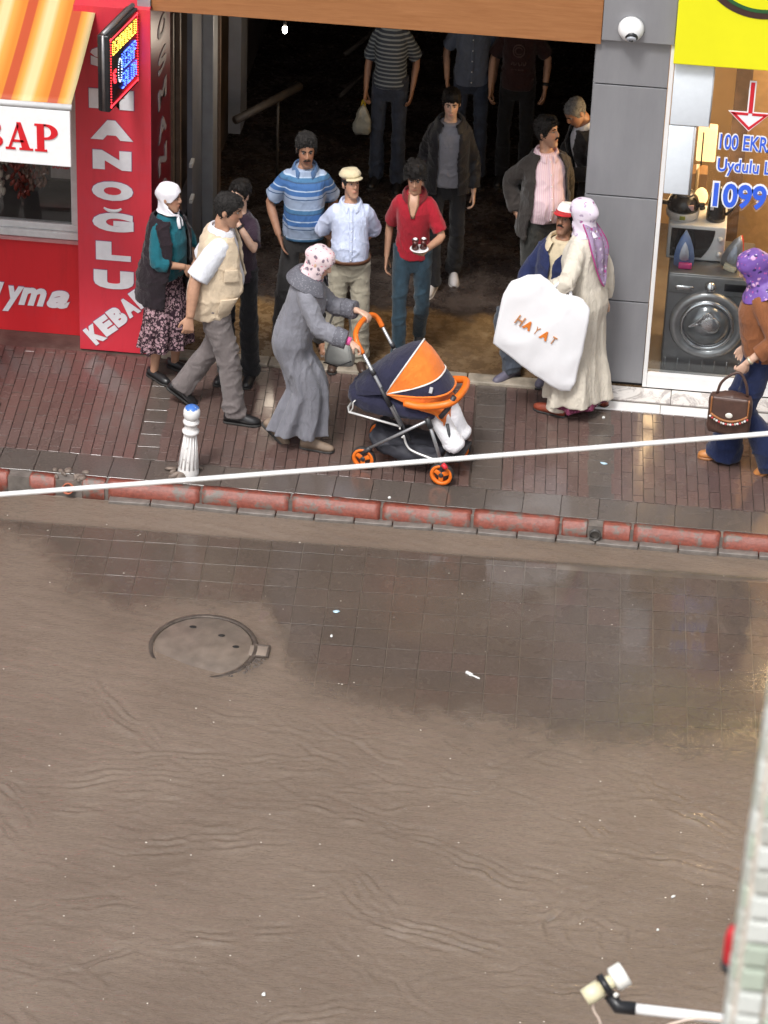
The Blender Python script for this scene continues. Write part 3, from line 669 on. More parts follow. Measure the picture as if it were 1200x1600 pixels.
A0, A1 = Vector((0, -0.02, 0.055)), Vector((0, 1.08, 0.42))
nx_, ny_ = 40, 16; v = []; f = []
for i in range(nx_+1):
    for j in range(ny_+1):
        t = j/ny_; p = A0.lerp(A1, t); xx = -1.6+i/nx_*2.095
        sag = -0.02*math.sin(math.pi*t)+0.006*math.sin(xx*20)*math.sin(math.pi*t)
        v.append((xx, p.y, p.z+sag))
for i in range(nx_):
    for j in range(ny_):
        a = i*(ny_+1)+j; f.append((a, a+ny_+1, a+ny_+2, a+1))
me = bpy.data.meshes.new('canopy'); me.from_pydata(v, [], f); me = mods(me, ('SOLIDIFY', dict(thickness=0.004))); link('canopy', me, M_AWN, aw)
m_ = MB(); m_.tube([(-1.6, -0.03, 0.035), (0.50, -0.03, 0.035)], 0.022, 12); m_.build('front_bar', M_FRAME, aw)
m_ = MB(); m_.bbox(-1.6, 0.490, -0.045, -0.02, -0.405, 0.012, 0.004); m_.build('name_board', mat('white_board', (0.86, 0.86, 0.86), 0.45, var=0.03, bump=0), aw, smooth=False)
m_ = MB(); m_.tube([(0.40, 0.0, 0.03), (0.30, 1.10, 0.30)], 0.014, 8); m_.build('side_arm', M_FRAME, aw)
M_RL = mat('red_board_letters', (0.62, 0.012, 0.02), 0.4, bump=0, var=0.05)
def serif(ch):
    """heavy slab-serif capitals as polygon pieces, height 1"""
    if ch == 'P' or ch == 'B':
        P = [[(0, 0), (.44, 0), (.44, .07), (0, .07)], [(.08, .07), (.34, .07), (.34, .93), (.08, .93)], [(0, .93), (.42, .93), (.42, 1), (0, 1)]]
        def bowl(z0, z1, r):
            zc = (z0+z1)/2; h = (z1-z0)/2; o = []; i = []
            for k in range(13):
                a = -math.pi/2+math.pi*k/12; o.append((.42+r*math.cos(a), zc+h*math.sin(a))); i.append((.40+(r-.22)*math.cos(a), zc+(h-.075)*math.sin(a)))
            for k in range(12): P.append([o[k], o[k+1], i[k+1], i[k]])
            P.append([(.34, z0), (.42, z0), (.40, z0+.075), (.34, z0+.075)]); P.append([(.34, z1-.075), (.40, z1-.075), (.42, z1), (.34, z1)])
        if ch == 'P': bowl(.44, 1, .42)
        else: bowl(.50, 1, .38); bowl(0, .52, .44)
        return P, 0.9
    if ch == 'A':
        return [[(0, 0), (.36, 0), (.36, .07), (0, .07)], [(.50, 0), (1.0, 0), (1.0, .07), (.50, .07)], [(.10, .07), (.20, .07), (.50, .86), (.44, .98)], [(.60, .07), (.88, .07), (.57, 1), (.42, 1), (.42, .9)], [(.25, .28), (.68, .28), (.66, .36), (.28, .36)]], 1.02
    if ch == 'E':
        return [[(0, 0), (.75, 0), (.75, .24), (.68, .24), (.6, .08), (.34, .07), (0, .07)], [(.08, .07), (.34, .07), (.34, .93), (.08, .93)], [(0, .93), (.34, .93), (.6, .92), (.66, .76), (.73, .76), (.73, 1), (0, 1)], [(.34, .47), (.5, .47), (.5, .55), (.34, .55)]], .8
    return [[(0, 0), (.44, 0), (.44, .07), (0, .07)], [(.08, .07), (.34, .07), (.34, .93), (.08, .93)], [(0, .93), (.42, .93), (.42, 1), (0, 1)], [(.34, .4), (.72, .93), (.85, .93), (.42, .35)], [(.42, .55), (.9, .04), (.62, .04), (.34, .45)]], .95
xx = 0.415
for ch in 'PABEK':
    polys, wd = serif(ch); hgt = 0.205; m_ = MB(); xx -= wd*0.19
    for pl in polys:
        v, f = prism([(a*0.19+xx, b*hgt-0.30) for a, b in pl], -0.052, -0.043); m_.add(v, f)
    m_.build('board_letter', M_RL, aw, smooth=False); xx -= 0.010

# LED box sign on a bracket
led = thing('led_sign', 'black box sign with glowing red yellow and blue lights', 'sign', (0, 0, 0))
Pn, Pf = Vector((-3.80, -0.66, 0)), Vector((-3.70, -0.17, 0)); ax = (Pf-Pn).normalized(); nrm = Vector((ax.y, -ax.x, 0)); L = (Pf-Pn).length; zb, zt = 2.225, 2.735
def LP(a, b, d=0.0): return Pn+ax*(a*L)+nrm*d+Vector((0, 0, zb+(zt-zb)*b))
TL = Matrix(((ax.x, nrm.x, 0, Pn.x), (ax.y, nrm.y, 0, Pn.y), (0, 0, 1, 0), (0, 0, 0, 1)))
M_BLK = mat('black_plastic', (0.012, 0.012, 0.014), 0.35, var=0.2)
led.location = Pn
TLr = Matrix.Translation(-Pn) @ TL
m_ = MB(); m_.bbox(-0.02, L+0.02, -0.09, -0.001, zb-0.03, zt+0.03, 0.012, T=TLr); m_.build('casing', M_BLK, led)
m_ = MB(); m_.tube([LP(-.02, 1.07, -.045)-Pn, LP(1.06, 1.07, -.045)-Pn], 0.018, 8); m_.tube([LP(-.035, -0.04, -.045)-Pn, LP(-.035, 1.06, -.045)-Pn], 0.012, 8); m_.build('bracket', mat('steel_bracket', (0.25, 0.24, 0.24), 0.4, 0.7), led)
F57 = {'O': '01110 10001 10001 10001 10001 10001 01110', 'S': '01111 10000 10000 01110 00001 00001 11110', 'M': '10001 11011 10101 10101 10001 10001 10001', 'A': '01110 10001 10001 11111 10001 10001 10001', 'N': '10001 11001 10101 10011 10001 10001 10001', 'G': '01110 10001 10000 10111 10001 10001 01110', 'L': '10000 10000 10000 10000 10000 10000 11111', 'U': '10001 10001 10001 10001 10001 10001 01110', 'K': '10001 10010 10100 11000 10100 10010 10001', 'E': '11111 10000 10000 11110 10000 10000 11111', 'B': '11110 10001 10001 11110 10001 10001 11110', 'P': '11110 10001 10001 11110 10000 10000 10000'}
def dots(pts, name, c, st, r_=0.0045):
    m_ = MB()
    for a, b in pts:
        v, f = ellipsoid(LP(a, b, 0.002)-Pn, r_, r_, r_, 6, 4); m_.add(v, f)
    o = m_.build(name, mat('led_'+name, (0.02, 0.02, 0.02), 0.4, emit=(*c, st), bump=0), led); o['kind'] = 'stuff'
def dotword(wd, a0, a1, b0, b1):
    out = []; n = len(wd)*6-1
    for i, ch in enumerate(wd):
        for r_, row in enumerate(F57[ch].split()):
            for c_, bit in enumerate(row):
                if bit == '1': out.append((a0+(a1-a0)*(i*6+c_)/n, b1-(b1-b0)*r_/6))
    return out
dots(dotword('OSMANOGLU', .08, .96, .74, .92), 'yellow', (1, 0.55, 0.06), 3.5)
dots(dotword('KEBAP', .42, .95, .40, .62)+dotword('SALON', .42, .95, .12, .32), 'blue', (0.05, 0.12, 1), 5)
dots([(0.3+.06*math.cos(t)+.04, .42+.17*math.sin(t)) for t in np.linspace(0, 6.2, 26)], 'white', (0.7, 0.85, 1), 2.2, .0035)
dots([(.09+.10*random.random(), .30+.2*random.random()) for k in range(40)]+[(t, 0.985) for t in np.linspace(0, 1, 50)]+[(t, 0.015) for t in np.linspace(0, 1, 50)]+[(0.01, t) for t in np.linspace(0, 1, 26)]+[(0.99, t) for t in np.linspace(0, 1, 26)], 'red', (1, 0.02, 0.03), 4)
# bare bulb deep in the passage
bl = thing('hanging_bulb', 'small bright light bulb hanging in the dark passage', 'lamp', (-2.95, 2.0, 1.74))
v, f = ellipsoid((0, 0, 0), 0.02, 0.02, 0.034); MB().add(v, f).build('bulb', mat('lit_bulb', (0.9, 0.9, 0.9), 0.3, emit=(1, 0.96, 0.85, 14), bump=0), bl)
m_ = MB(); m_.tube([(0, 0, 0.03), (0, 0, 1.0)], 0.004, 6); m_.tube([(0, 0, .03), (0, 0, .08)], .014, 8); m_.build('flex_and_holder', M_BLK, bl)

ld = bpy.data.lights.new('bulb_light', 'POINT'); ld.energy = 5; ld.color = (1, .86, .68); ld.shadow_soft_size = .12; lo = bpy.data.objects.new('bulb_light', ld); COL.objects.link(lo); lo.location = (-2.95, 2.0, 1.62)
# ------------------------------------------------------------------ appliance shop at the right
shop = thing('appliance_shop', 'appliance shop with grey clad pillar, yellow sign and lit window', 'shop', (0, 0, 0))
SO = (0, 0, 0)
def grey_panel():
    q = NT('grey_cladding'); geo = q.n('ShaderNodeNewGeometry'); P = geo.outputs['Position']
    mp = q.n('ShaderNodeMapping'); mp.inputs['Scale'].default_value = (2, 2, 0.5); q.l(P, mp.inputs['Vector'])
    a = q.noise(mp.outputs[0], 2.5, 5, 0.65); b_ = q.noise(P, 120, 2)
    q.l(q.ramp(a.outputs['Fac'], [(0.3, (0.25, 0.25, 0.265)), (0.7, (0.30, 0.30, 0.315))]), q.b.inputs['Base Color']); q.b.inputs['Roughness'].default_value = 0.38; q.b.inputs['Metallic'].default_value = 0.25
    q.bump(b_.outputs['Fac'], 0.05, 0.002); return q.m
M_GREY = grey_panel()
part('pillar_core', mat('dark_joint', (0.03, 0.03, 0.032), 0.7), shop, (-0.502, -0.006, 0.02, 0.355, 0.0, 3.75), off=SO)
for z0, z1 in ((0.03, 0.694), (0.704, 1.528), (1.538, 2.384), (2.394, 2.735)):
    part('cladding_panel', M_GREY, shop, (-0.515, -0.004, -0.002, 0.017, z0, z1), off=SO, bev=0.003)
    part('cladding_panel', M_GREY, shop, (-0.522, -0.503, 0.019, 0.36, z0, z1), off=SO, bev=0.003)
part('cladding_panel', M_GREY, shop, (-0.482, 0.018, -0.055, 0.017, 2.741, 3.75), off=SO, bev=0.003)
M_MARB = None
q = NT('veined_marble'); wv = q.noise(q.co('Object'), 4, 7, 0.7, 2.5); q.l(q.ramp(wv.outputs['Fac'], [(0.42, (0.42, 0.38, 0.36)), (0.52, (0.72, 0.68, 0.64))]), q.b.inputs['Base Color']); q.b.inputs['Roughness'].default_value = 0.25; M_MARB = q.m
M_WPAINT = mat('white_frame_paint', (0.78, 0.77, 0.76), 0.4, var=0.05, scale=6, bump=0.05)
part('window_frame', M_WPAINT, shop, (0.0, 0.030, -0.03, 0.05, 0.02, 2.74), (0.031, 3.0, -0.03, 0.05, 0.02, 0.135), off=SO, bev=0.004)
part('plinth', M_MARB, shop, (-0.36, 0.215, -0.225, -0.032, -0.01, 0.016), off=SO, bev=0.004); part('plinth', M_MARB, shop, (0.219, 3.0, -0.225, -0.032, -0.01, 0.016), off=SO, bev=0.004)
part('step_tile', M_WPAINT, shop, (-0.46, 0.145, -0.37, -0.255, -0.01, 0.010), off=SO, bev=0.003); part('step_tile', M_WPAINT, shop, (0.149, 0.75, -0.37, -0.255, -0.01, 0.009), off=SO, bev=0.003); part('step_tile', M_WPAINT, shop, (0.754, 1.4, -0.37, -0.255, -0.01, 0.010), off=SO, bev=0.003)
part('step_joint', M_CONC, shop, (-0.46, 3, -0.256, -0.224, -0.01, 0.004), off=SO)
M_YEL = mat('yellow_sign_panel', (0.80, 0.77, 0.012), 0.4, var=0.04, scale=2, bump=0.02)
part('sign_board', M_YEL, shop, (0.022, 3.0, -0.10, 0.06, 2.622, 4.3), off=SO, bev=0.006)
for r0, r1, c, yy, nm in ((0.40, 0.455, mat('dark_ring_paint', (0.05, 0.022, 0.018), 0.5, bump=0), -0.104, 'emblem_ring'), (0.385, 0.41, mat('green_ring_edge', (0.02, 0.10, 0.03), 0.5, bump=0), -0.107, 'emblem_edge')):
    m_ = MB(); n = 72; v = []
    for k in range(n):
        a = 2*math.pi*k/n; v += [(0.59+r0*1.02*math.cos(a), yy, 3.455+r0*math.sin(a)), (0.59+r1*1.02*math.cos(a), yy, 3.455+r1*math.sin(a)), (0.59+r1*1.02*math.cos(a), yy+0.003, 3.455+r1*math.sin(a)), (0.59+r0*1.02*math.cos(a), yy+.003, 3.455+r0*math.sin(a))]
    f = []
    for k in range(n):
        a, b = 4*k, 4*((k+1) % n); f += [(a, a+1, b+1, b), (a+1, a+2, b+2, b+1), (a+3, a, b, b+3)]
    m_.add(v, f); m_.build(nm, c, shop, smooth=False)
part('pane', M_GLASS, shop, (0.031, 3.0, 0.010, 0.018, 0.136, 2.62), off=SO)
part('added_side_pane', M_GLASS, shop, (-0.066, -0.058, 0.37, 2.6, 0.35, 2.74), off=SO)  # unseen glazing added so warm shop light reaches the man in pink
M_CREAM = mat('warm_cream_wall', (0.62, 0.42, 0.22), 0.7, var=0.15, scale=2)
part('interior', M_CREAM, shop, (-0.05, 3.0, 2.55, 2.65, 0, 2.9), (2.9, 3.0, 0.1, 2.55, 0, 2.9), off=SO)
part('interior_floor', mat('shop_floor_tile', (0.22, 0.19, 0.16), 0.25, var=0.2, scale=3), shop, (-0.05, 3.0, 0.05, 2.55, 0.02, 0.075), off=SO)
part('interior_ceiling', mat('shop_ceiling', (0.6, 0.55, 0.48), 0.8), shop, (-0.05, 3.0, 0.05, 2.55, 2.75, 2.85), off=SO)
part('curtain', mat('dark_brown_drape', (0.10, 0.062, 0.042), 0.8, var=0.4, scale=8), shop, (0.50, 0.62, 1.50, 1.62, 0.1, 2.5), off=SO)
part('partition', mat('tan_board', (0.42, 0.27, 0.13), 0.7, var=0.12), shop, (0.62, 2.0, 1.66, 1.70, 0.1, 2.6), off=SO)
# decals on the glass
M_BLUE = mat('blue_decal', (0.045, 0.13, 0.72), 0.4, bump=0, var=0.04); M_WDEC = mat('white_decal', (0.85, 0.85, 0.88), 0.4, bump=0, var=0.02); M_RDEC = mat('red_decal', (0.62, 0.02, 0.035), 0.4, bump=0, var=0.04)
def decal(s, x0, z, h, wd, bold):
    o = place_text('window_lettering', s, M_BLUE, shop, (x0+wd/2, 0.0025, z), h, wd, bold=bold, depth=0.002)
    place_text('lettering_outline', s, M_WDEC, shop, (x0+wd/2, 0.0055, z), h*1.16, wd*1.02+0.012, bold=bold+0.05, depth=0.002)
decal('100 EKRAN', 0.395, 2.02, 0.115, 0.47, 0.012); decal('Uydulu LED', 0.395, 1.825, 0.13, 0.50, 0.012); decal('1099 TL', 0.385, 1.605, 0.19, 0.66, 0.03)
ar = [(-0.022, 0.0), (0.022, 0.0), (0.022, -0.265), (0.10, -0.205), (0.135, -0.245), (0.0, -0.385), (-0.155, -0.245), (-0.12, -0.21), (-0.022, -0.265)]
ar = [(-0.024, 0), (0.024, 0), (0.024, -0.235), (0.145, -0.235), (0.0, -0.385), (-0.155, -0.235), (-0.024, -0.235)]
v, f = prism([(x_+0.585, z_+2.495) for x_, z_ in ar], 0.004, 0.0065); MB().add(v, f).build('arrow_outline', M_WDEC, shop, smooth=False)
ai = [(-0.014, -0.01), (0.014, -0.01), (0.014, -0.228), (0.012, -0.255), (-0.03, -0.255), (-0.118, -0.252), (0.0, -0.352), (0.118, -0.252), (0.10, -0.246), (0.14, -0.246), (0, -0.375), (-0.147, -0.240), (-0.014, -0.240)]
a2 = [[(-0.014, -0.012), (0.014, -0.012), (0.014, -0.245), (-0.014, -0.245)], [(-0.140, -0.243), (-0.014, -0.243), (-0.014, -0.262), (-0.105, -0.262)], [(-0.140, -0.243), (-0.105, -0.25), (0.0, -0.350), (0.0, -0.375)], [(0.014, -0.243), (0.132, -0.243), (0.10, -0.262), (0.014, -0.262)], [(0.132, -0.243), (0.0, -0.375), (0.0, -0.350), (0.10, -0.255)]]
m_ = MB()
for pl in a2:
    v, f = prism([(x_+0.585, z_+2.495) for x_, z_ in pl], 0.001, 0.0035); m_.add(v, f)
m_.build('arrow', M_RDEC, shop, smooth=False)
# white panels, placed outside the glass so daylight brightens them
M_PANEL = mat('bluish_white_panel', (0.74, 0.79, 0.84), 0.35, var=0.03, bump=0)
pn = thing('window_panel', 'wide bluish white panel fixed high on the shop window', 'panel', (0.17, -0.018, 2.13)); m_ = MB(); m_.bbox(-0.135, 0.137, -0.015, 0.025, 0.004, 0.47, 0.006); m_.build('panel', M_PANEL, pn); m_ = MB(); m_.box(0.138, 0.144, -0.016, 0.025, 0.0, 0.47); m_.build('edge_strip', mat('grey_edge', (0.4, 0.4, 0.4), 0.4), pn)
pn = thing('window_panel', 'narrow white panel below the wide one on the shop window', 'panel', (0.12, -0.018, 1.60)); m_ = MB(); m_.bbox(-0.088, 0.088, -0.015, 0.025, 0.0, 0.525, 0.006); m_.build('panel', M_PANEL, pn); m_ = MB(); m_.box(0.089, 0.103, -0.016, 0.025, 0.0, 0.525); m_.build('edge_strip', MATS['grey_edge'], pn)
# lit goods inside
M_LAMP = mat('lit_lamp_shade', (0.9, 0.7, 0.4), 0.6, emit=(1.0, 0.62, 0.26, 1.2), bump=0)
lm = thing('table_lamp', 'glowing warm lamp box hanging inside the shop window', 'lamp', (0.315, 1.0, 1.40)); m_ = MB(); m_.bbox(-.065, .075, -.05, .05, 0.0, .27, .012); m_.build('lamp_shade', M_LAMP, lm); m_ = MB(); m_.box(-.03, -.02, -.058, -.051, -.03, .24); m_.tube([(0, 0, .27), (0, 0, 1.3)], .004, 6); m_.build('hanger', M_BLK, lm)
lm = thing('globe_lamp', 'small glowing globe lamp beside the black kettle', 'lamp', (0.31, 0.62, 1.19)); v, f = ellipsoid((0, 0, .09), .05, .05, .07); MB().add(v, f).build('globe', M_LAMP, lm); v, f = lathe([(.04, 0), (.03, .02), (.02, .03)], 16); MB().add(v, f).build('foot', M_BLK, lm)
M_CARD = mat('cardboard', (0.40, 0.24, 0.12), 0.8, var=0.12, scale=6)
bx_ = thing('carton', 'brown cardboard box standing behind the microwave', 'box', (0.27, 1.0, 0.075)); m_ = MB(); m_.bbox(-.07, .075, -.08, .08, 0, 1.24, .004); m_.build('box', M_CARD, bx_, smooth=False); m_ = MB(); m_.box(-.01, .015, -.082, .082, .9, 1.243); m_.build('tape', mat('packing_tape', (.5, .38, .22), .3), bx_)
for nm, lc, en in (('shop_lamp_and_fill', (1.55, 0.9, 2.45), 40), ('shop_lamp_and_fill', (1.7, 1.4, 2.3), 30), ('shop_lamp_and_fill', (0.15, 1.3, 1.2), 24), ('shop_lamp_and_fill', (1.5, 0.45, 2.5), 26)):  # shop lamps; the last pair unseen, added to brighten passage man and display
    ld = bpy.data.lights.new(nm, 'POINT'); ld.energy = en; ld.color = (1, 0.68, 0.36); ld.shadow_soft_size = 0.30; lo = bpy.data.objects.new(nm, ld); COL.objects.link(lo); lo.location = lc

# washing machine
M_GRAPH = mat('graphite_enamel', (0.16, 0.168, 0.178), 0.28, 0.4, var=0.08, scale=4, bump=0)
M_CHR = mat('chrome', (0.62, 0.64, 0.66), 0.16, 0.95, var=0.05, bump=0)
M_STEEL = mat('drum_steel', (0.70, 0.72, 0.74), 0.25, 0.9, var=0.1, bump=0)
wm = thing('washing_machine', 'graphite front loading washing machine in the shop window', 'washing machine', (0.43, 0.12, 0.076))
m_ = MB(); m_.bbox(-.31, .31, 0.0, .58, 0.0, .825, .014); m_.build('body', M_GRAPH, wm)
m_ = MB(); m_.bbox(-.305, .305, -.014, -.001, .675, .815, .008); m_.build('control_panel', mat('panel_grey', (.23, .24, .25), .3, .3, bump=0), wm)
RX = Matrix.Translation(Vector((0.0, -0.002, .43))) @ Matrix.Rotation(R(90), 4, 'X')
v, f = lathe([(.275, 0), (.275, .02), (.262, .045), (.235, .05), (.205, .035), (.2, .02)], 48, cap=False, T=RX); dr = MB().add(v, f).build('door', mat('door_ring_grey', (.42, .43, .44), .25, .6, bump=0), wm)
v, f = lathe([(.205, .03), (.19, .046), (.175, .048), (.168, .03)], 48, cap=False, T=RX); MB().add(v, f).build('chrome_ring', M_CHR, dr)
v, f = lathe([(.2, .022), (.17, .026), (.168, .022)], 48, cap=True, T=RX); MB().add(v, f).build('dark_gasket', M_BLK, dr)
v, f = lathe([(.172, .028), (.15, .058), (.11, .085), (.05, .10), (0.001, .104)], 40, cap=False, T=RX); MB().add(v, f).build('glass_bowl', mat('door_bowl', (.26, .28, .30), .10, .5, bump=0, coat=1), dr)
m_ = MB()
for k in range(9):
    a = R(200+k*14); T = RX @ Matrix.Translation(Vector((math.cos(a)*.095, -math.sin(a)*.095+.0, .09))) @ Matrix.Rotation(a, 4, 'Z')
    m_.bbox(-.045, .045, -.008, .008, 0, .012, .003, T=T)
v, f = ellipsoid((0.02, -.098, .47), .075, .012, .07); m_.add(v, f); m_.build('drum_glint', M_STEEL, dr)
v, f = lathe([(.042, 0), (.042, .02), (.034, .034), (.0, .036)], 24, T=Matrix.Translation(Vector((0.0, -.014, .745))) @ Matrix.Rotation(R(90), 4, 'X')); MB().add(v, f).build('program_knob', M_CHR, wm)
m_ = MB(); m_.bbox(-.25, -.12, -.024, -.012, .70, .735, .008); m_.build('detergent_drawer_grip', M_CHR, wm); m_ = MB(); m_.bbox(.10, .27, -.018, -.012, .715, .775, .004); m_.build('display', M_BLK, wm)
m_ = MB()
for k in range(7): m_.box(-.28+k*.09, -.277+k*.09, -.0025, 0.001, .02, .13)
m_.build('kick_plate_lines', M_CHR, wm)
# microwave
M_SILV = mat('silver_plastic', (.74, .76, .78), .35, .05, var=.04, bump=0)
mw = thing('microwave_oven', 'silver microwave oven with curved black door on washing machine', 'microwave', (0.30, 0.33, 0.902))
m_ = MB(); m_.bbox(-.21, .21, 0, .35, 0.005, .285, .012); m_.build('body', M_SILV, mw)
pl = [(-.185, .03)]+[(-.185, .255), (.13, .255)]+[(.13-.085*t*t, .255-.225*t) for t in np.linspace(0.1, 1, 10)]
v, f = prism(pl, -.006, 0.004); MB().add(v, f).build('door_window', mat('black_glass', (.012, .012, .013), .08, bump=0), mw, smooth=False)
m_ = MB()
for zz in (.07, .19): 
    v, f = lathe([(.02, 0), (.018, .016), (0, .018)], 16, T=Matrix.Translation(Vector((.17, -.0, zz))) @ Matrix.Rotation(R(90), 4, 'X')); m_.add(v, f)
m_.build('dials', M_SILV, mw)
# rice cooker with glass lid
ck = thing('multi_cooker', 'round black lidded cooker with white base on the microwave', 'cooker', (0.185, 0.46, 1.188))
v, f = lathe([(.10, 0), (.118, .02), (.122, .06), (.112, .075)], 28); MB().add(v, f).build('base', mat('white_plastic', (.72, .71, .70), .35, bump=0), ck)
v, f = lathe([(.116, .072), (.122, .10), (.10, .16), (.075, .185), (.07, .19)], 28); MB().add(v, f).build('pot', mat('black_gloss', (.02, .018, .018), .15, bump=0), ck)
v, f = lathe([(.076, .186), (.07, .20), (.03, .22), (.03, .235), (.045, .245), (.04, .26), (0.001, .262)], 28); MB().add(v, f).build('lid', mat('smoky_lid', (.16, .15, .15), .2, .4, bump=0), ck)
for s in (-1, 1):
    m_ = MB(); m_.bbox(s*.115-.02 if s > 0 else -.155, s*.115+.04 if s > 0 else -.105, -.025, .025, .095, .115, .008); m_.build('handle', M_BLK, ck)
m_ = MB(); m_.bbox(-.02, .02, -.127, -.115, .03, .06, .003); m_.build('badge', mat('green_badge', (.35, .38, .05), .4), ck); m_ = MB(); m_.bbox(.035, .075, -.105, -.085, .10, .14, .002); m_.build('price_tag', mat('pink_tag', (.7, .45, .45), .5), ck)
# black kettle
kt = thing('electric_kettle', 'tall black jug kettle behind the price lettering', 'kettle', (0.425, 0.46, 1.188))
v, f = lathe([(.07, 0), (.072, .03), (.06, .16), (.045, .24), (.025, .27), (.0, .275)], 24); MB().add(v, f).build('body', MATS['black_gloss'], kt)
m_ = MB(); m_.tube(bez([(.05, 0, .22), (.11, 0, .2), (.12, 0, .1), (.07, 0, .04)], 5), .011, 8); m_.build('handle', M_BLK, kt); m_ = MB(); m_.bbox(-.045, -.02, -.068, -.06, .1, .2, .004); m_.build('water_gauge', M_SILV, kt)
# irons
def iron(name, label, loc, rz, c_body, c_sole, c_base):
    t = thing(name, label, 'iron', loc, rz)
    out = [(0, .30), (.035, .24), (.062, .16), (.075, .08), (.07, .02), (.03, 0), (-.03, 0), (-.07, .02), (-.075, .08), (-.062, .16), (-.035, .24)]
    v, f = prism(out, -.006, .008); MB().add(v, f).build('soleplate', c_sole, t)
    v, f = prism([(x_*.86, z_*.9+.012) for x_, z_ in out], .008, .05); MB().add(v, f).build('body', c_body, t)
    v, f = prism([(x_*.45, z_*.5+.06) for x_, z_ in out], -.010, -.006); MB().add(v, f).build('inset', mat('iron_inset', (.60, .66, .78), .3, bump=0), t)
    m_ = MB(); m_.tube(bez([(0, .05, .23), (0, .11, .2), (0, .11, .08), (0, .05, .03)], 5), .014, 8); m_.build('handle', c_body, t)
    m_ = MB(); m_.bbox(-.035, .06, -.03, .05, -.0, .045, .006); m_.build('heel', c_base, t)
    return t
M_PALEB = mat('pale_blue_plastic', (.22, .33, .58), .3, bump=0)
iron('steam_iron', 'pale blue upright steam iron with pink heel on washing machine', (0.222, 0.21, 0.903), 0, M_PALEB, mat('blue_sole', (.16, .25, .5), .25, bump=0), mat('magenta_plastic', (.55, .05, .22), .4, bump=0))
i2 = iron('steam_iron', 'grey and red upright iron at the right of the microwave', (0.545, 0.24, 0.903), R(35), mat('red_iron_plastic', (.5, .02, .04), .35, bump=0), mat('grey_sole', (.5, .5, .52), .3, .4, bump=0), mat('cream_plastic', (.68, .62, .45), .4, bump=0)); i2.rotation_euler = (0, R(14), R(-20))

# dome security camera
M_WPL = mat('white_camera_plastic', (.80, .80, .80), .35, bump=0, var=.03)
sc = thing('security_camera', 'white dome security camera on grey pillar', 'camera', (-.285, -0.057, 2.845))
TA = Matrix.Rotation(R(90), 4, 'X')
v, f = lathe([(.088, 0), (.090, .02), (.082, .05), (.06, .075), (.03, .088), (.001, .09)], 28, T=TA); MB().add(v, f).build('housing', M_WPL, sc)
TB = Matrix.Translation(Vector((.008, -.068, -.035))) @ Matrix.Rotation(R(130), 4, 'X')
v, f = lathe([(.044, -.01), (.044, .012), (.036, .016), (.036, .0)], 24, T=TB, cap=False); MB().add(v, f).build('collar', M_BLK, sc)
v, f = lathe([(.035, 0), (.035, .022), (.026, .03), (.001, .031)], 20, T=TB); hd = MB().add(v, f).build('lens_barrel', mat('camera_grey', (.42, .44, .48), .3, bump=0), sc)
v, f = ellipsoid(TB @ Vector((0, 0, .03)), .016, .016, .008); MB().add(v, f).build('lens', MATS['black_gloss'], hd)

# ------------------------------------------------------------------ bollard
M_WBOL = None
q = NT('flaking_white_paint'); n1 = q.noise(q.co('Object'), 22, 6, 0.7); q.l(q.ramp(n1.outputs['Fac'], [(0.36, (.25, .22, .19)), (0.42, (.72, .70, .68)), (0.8, (.82, .81, .80))]), q.b.inputs['Base Color']); q.b.inputs['Roughness'].default_value = .4; q.bump(n1.outputs['Fac'], .4, .006); M_WBOL = q.m
q = NT('blue_white_cap_paint'); n1 = q.noise(q.mapped((1, 1, .5)), 26, 4, .6); sx = q.n('ShaderNodeSeparateXYZ'); q.l(q.co('Object'), sx.inputs[0])
mr = q.n('ShaderNodeMapRange'); q.l(sx.outputs['Z'], mr.inputs['Value']); mr.inputs['From Min'].default_value = .485; mr.inputs['From Max'].default_value = .535
mm = q.n('ShaderNodeMath', operation='ADD'); q.l(mr.outputs[0], mm.inputs[0]); q.l(n1.outputs['Fac'], mm.inputs[1])
hf_ = q.n('ShaderNodeMath', operation='MULTIPLY'); q.l(mm.outputs[0], hf_.inputs[0]); hf_.inputs[1].default_value = 0.5
q.l(q.ramp(hf_.outputs[0], [(.66, (.76, .75, .74)), (.70, (.05, .16, .50))]), q.b.inputs['Base Color']); q.b.inputs['Roughness'].default_value = .35; M_CAP = q.m
bo = thing('bollard', 'white cast bollard with blue painted top at the kerb', 'bollard', (-3.085, -1.74, 0)); bo.rotation_euler = (0, R(3), 0)
v, f = lathe([(.072, -.02), (.074, .02), (.069, .06), (.059, .15), (.049, .24), (.042, .315), (.050, .325), (.058, .335), (.060, .348), (.050, .358), (.044, .37), (.045, .40), (.056, .41), (.058, .422), (.048, .432), (.044, .445)], 32); MB().add(v, f).build('shaft', M_WBOL, bo)
v, f = lathe([(.040, .444), (.052, .455), (.058, .475), (.058, .505), (.049, .53), (.028, .545), (.001, .55)], 32); MB().add(v, f).build('cap', M_CAP, bo)
m_ = MB()
for k in range(14):
    a = 2*math.pi*k/14; m_.tube([(math.cos(a)*.067, math.sin(a)*.067, .06), (math.cos(a)*.041, math.sin(a)*.041, .31)], [.007, .004], 6)
m_.build('flutes', M_WBOL, bo)
g_ = random.Random(5); rb = MB()
for k in range(9):
    a = g_.uniform(0, 6.28); r_ = g_.uniform(.08, .13); v, f = ellipsoid((math.cos(a)*r_, math.sin(a)*r_*.8, .005), g_.uniform(.03, .06), g_.uniform(.025, .045), g_.uniform(.012, .03), 8, 5, Euler((g_.random(), g_.random(), a)).to_matrix()); rb.add(v, f)
rb.build('broken_mortar_collar', mat('broken_mortar', (.17, .13, .105), .6, var=.4, scale=20, bump=.6), bo)
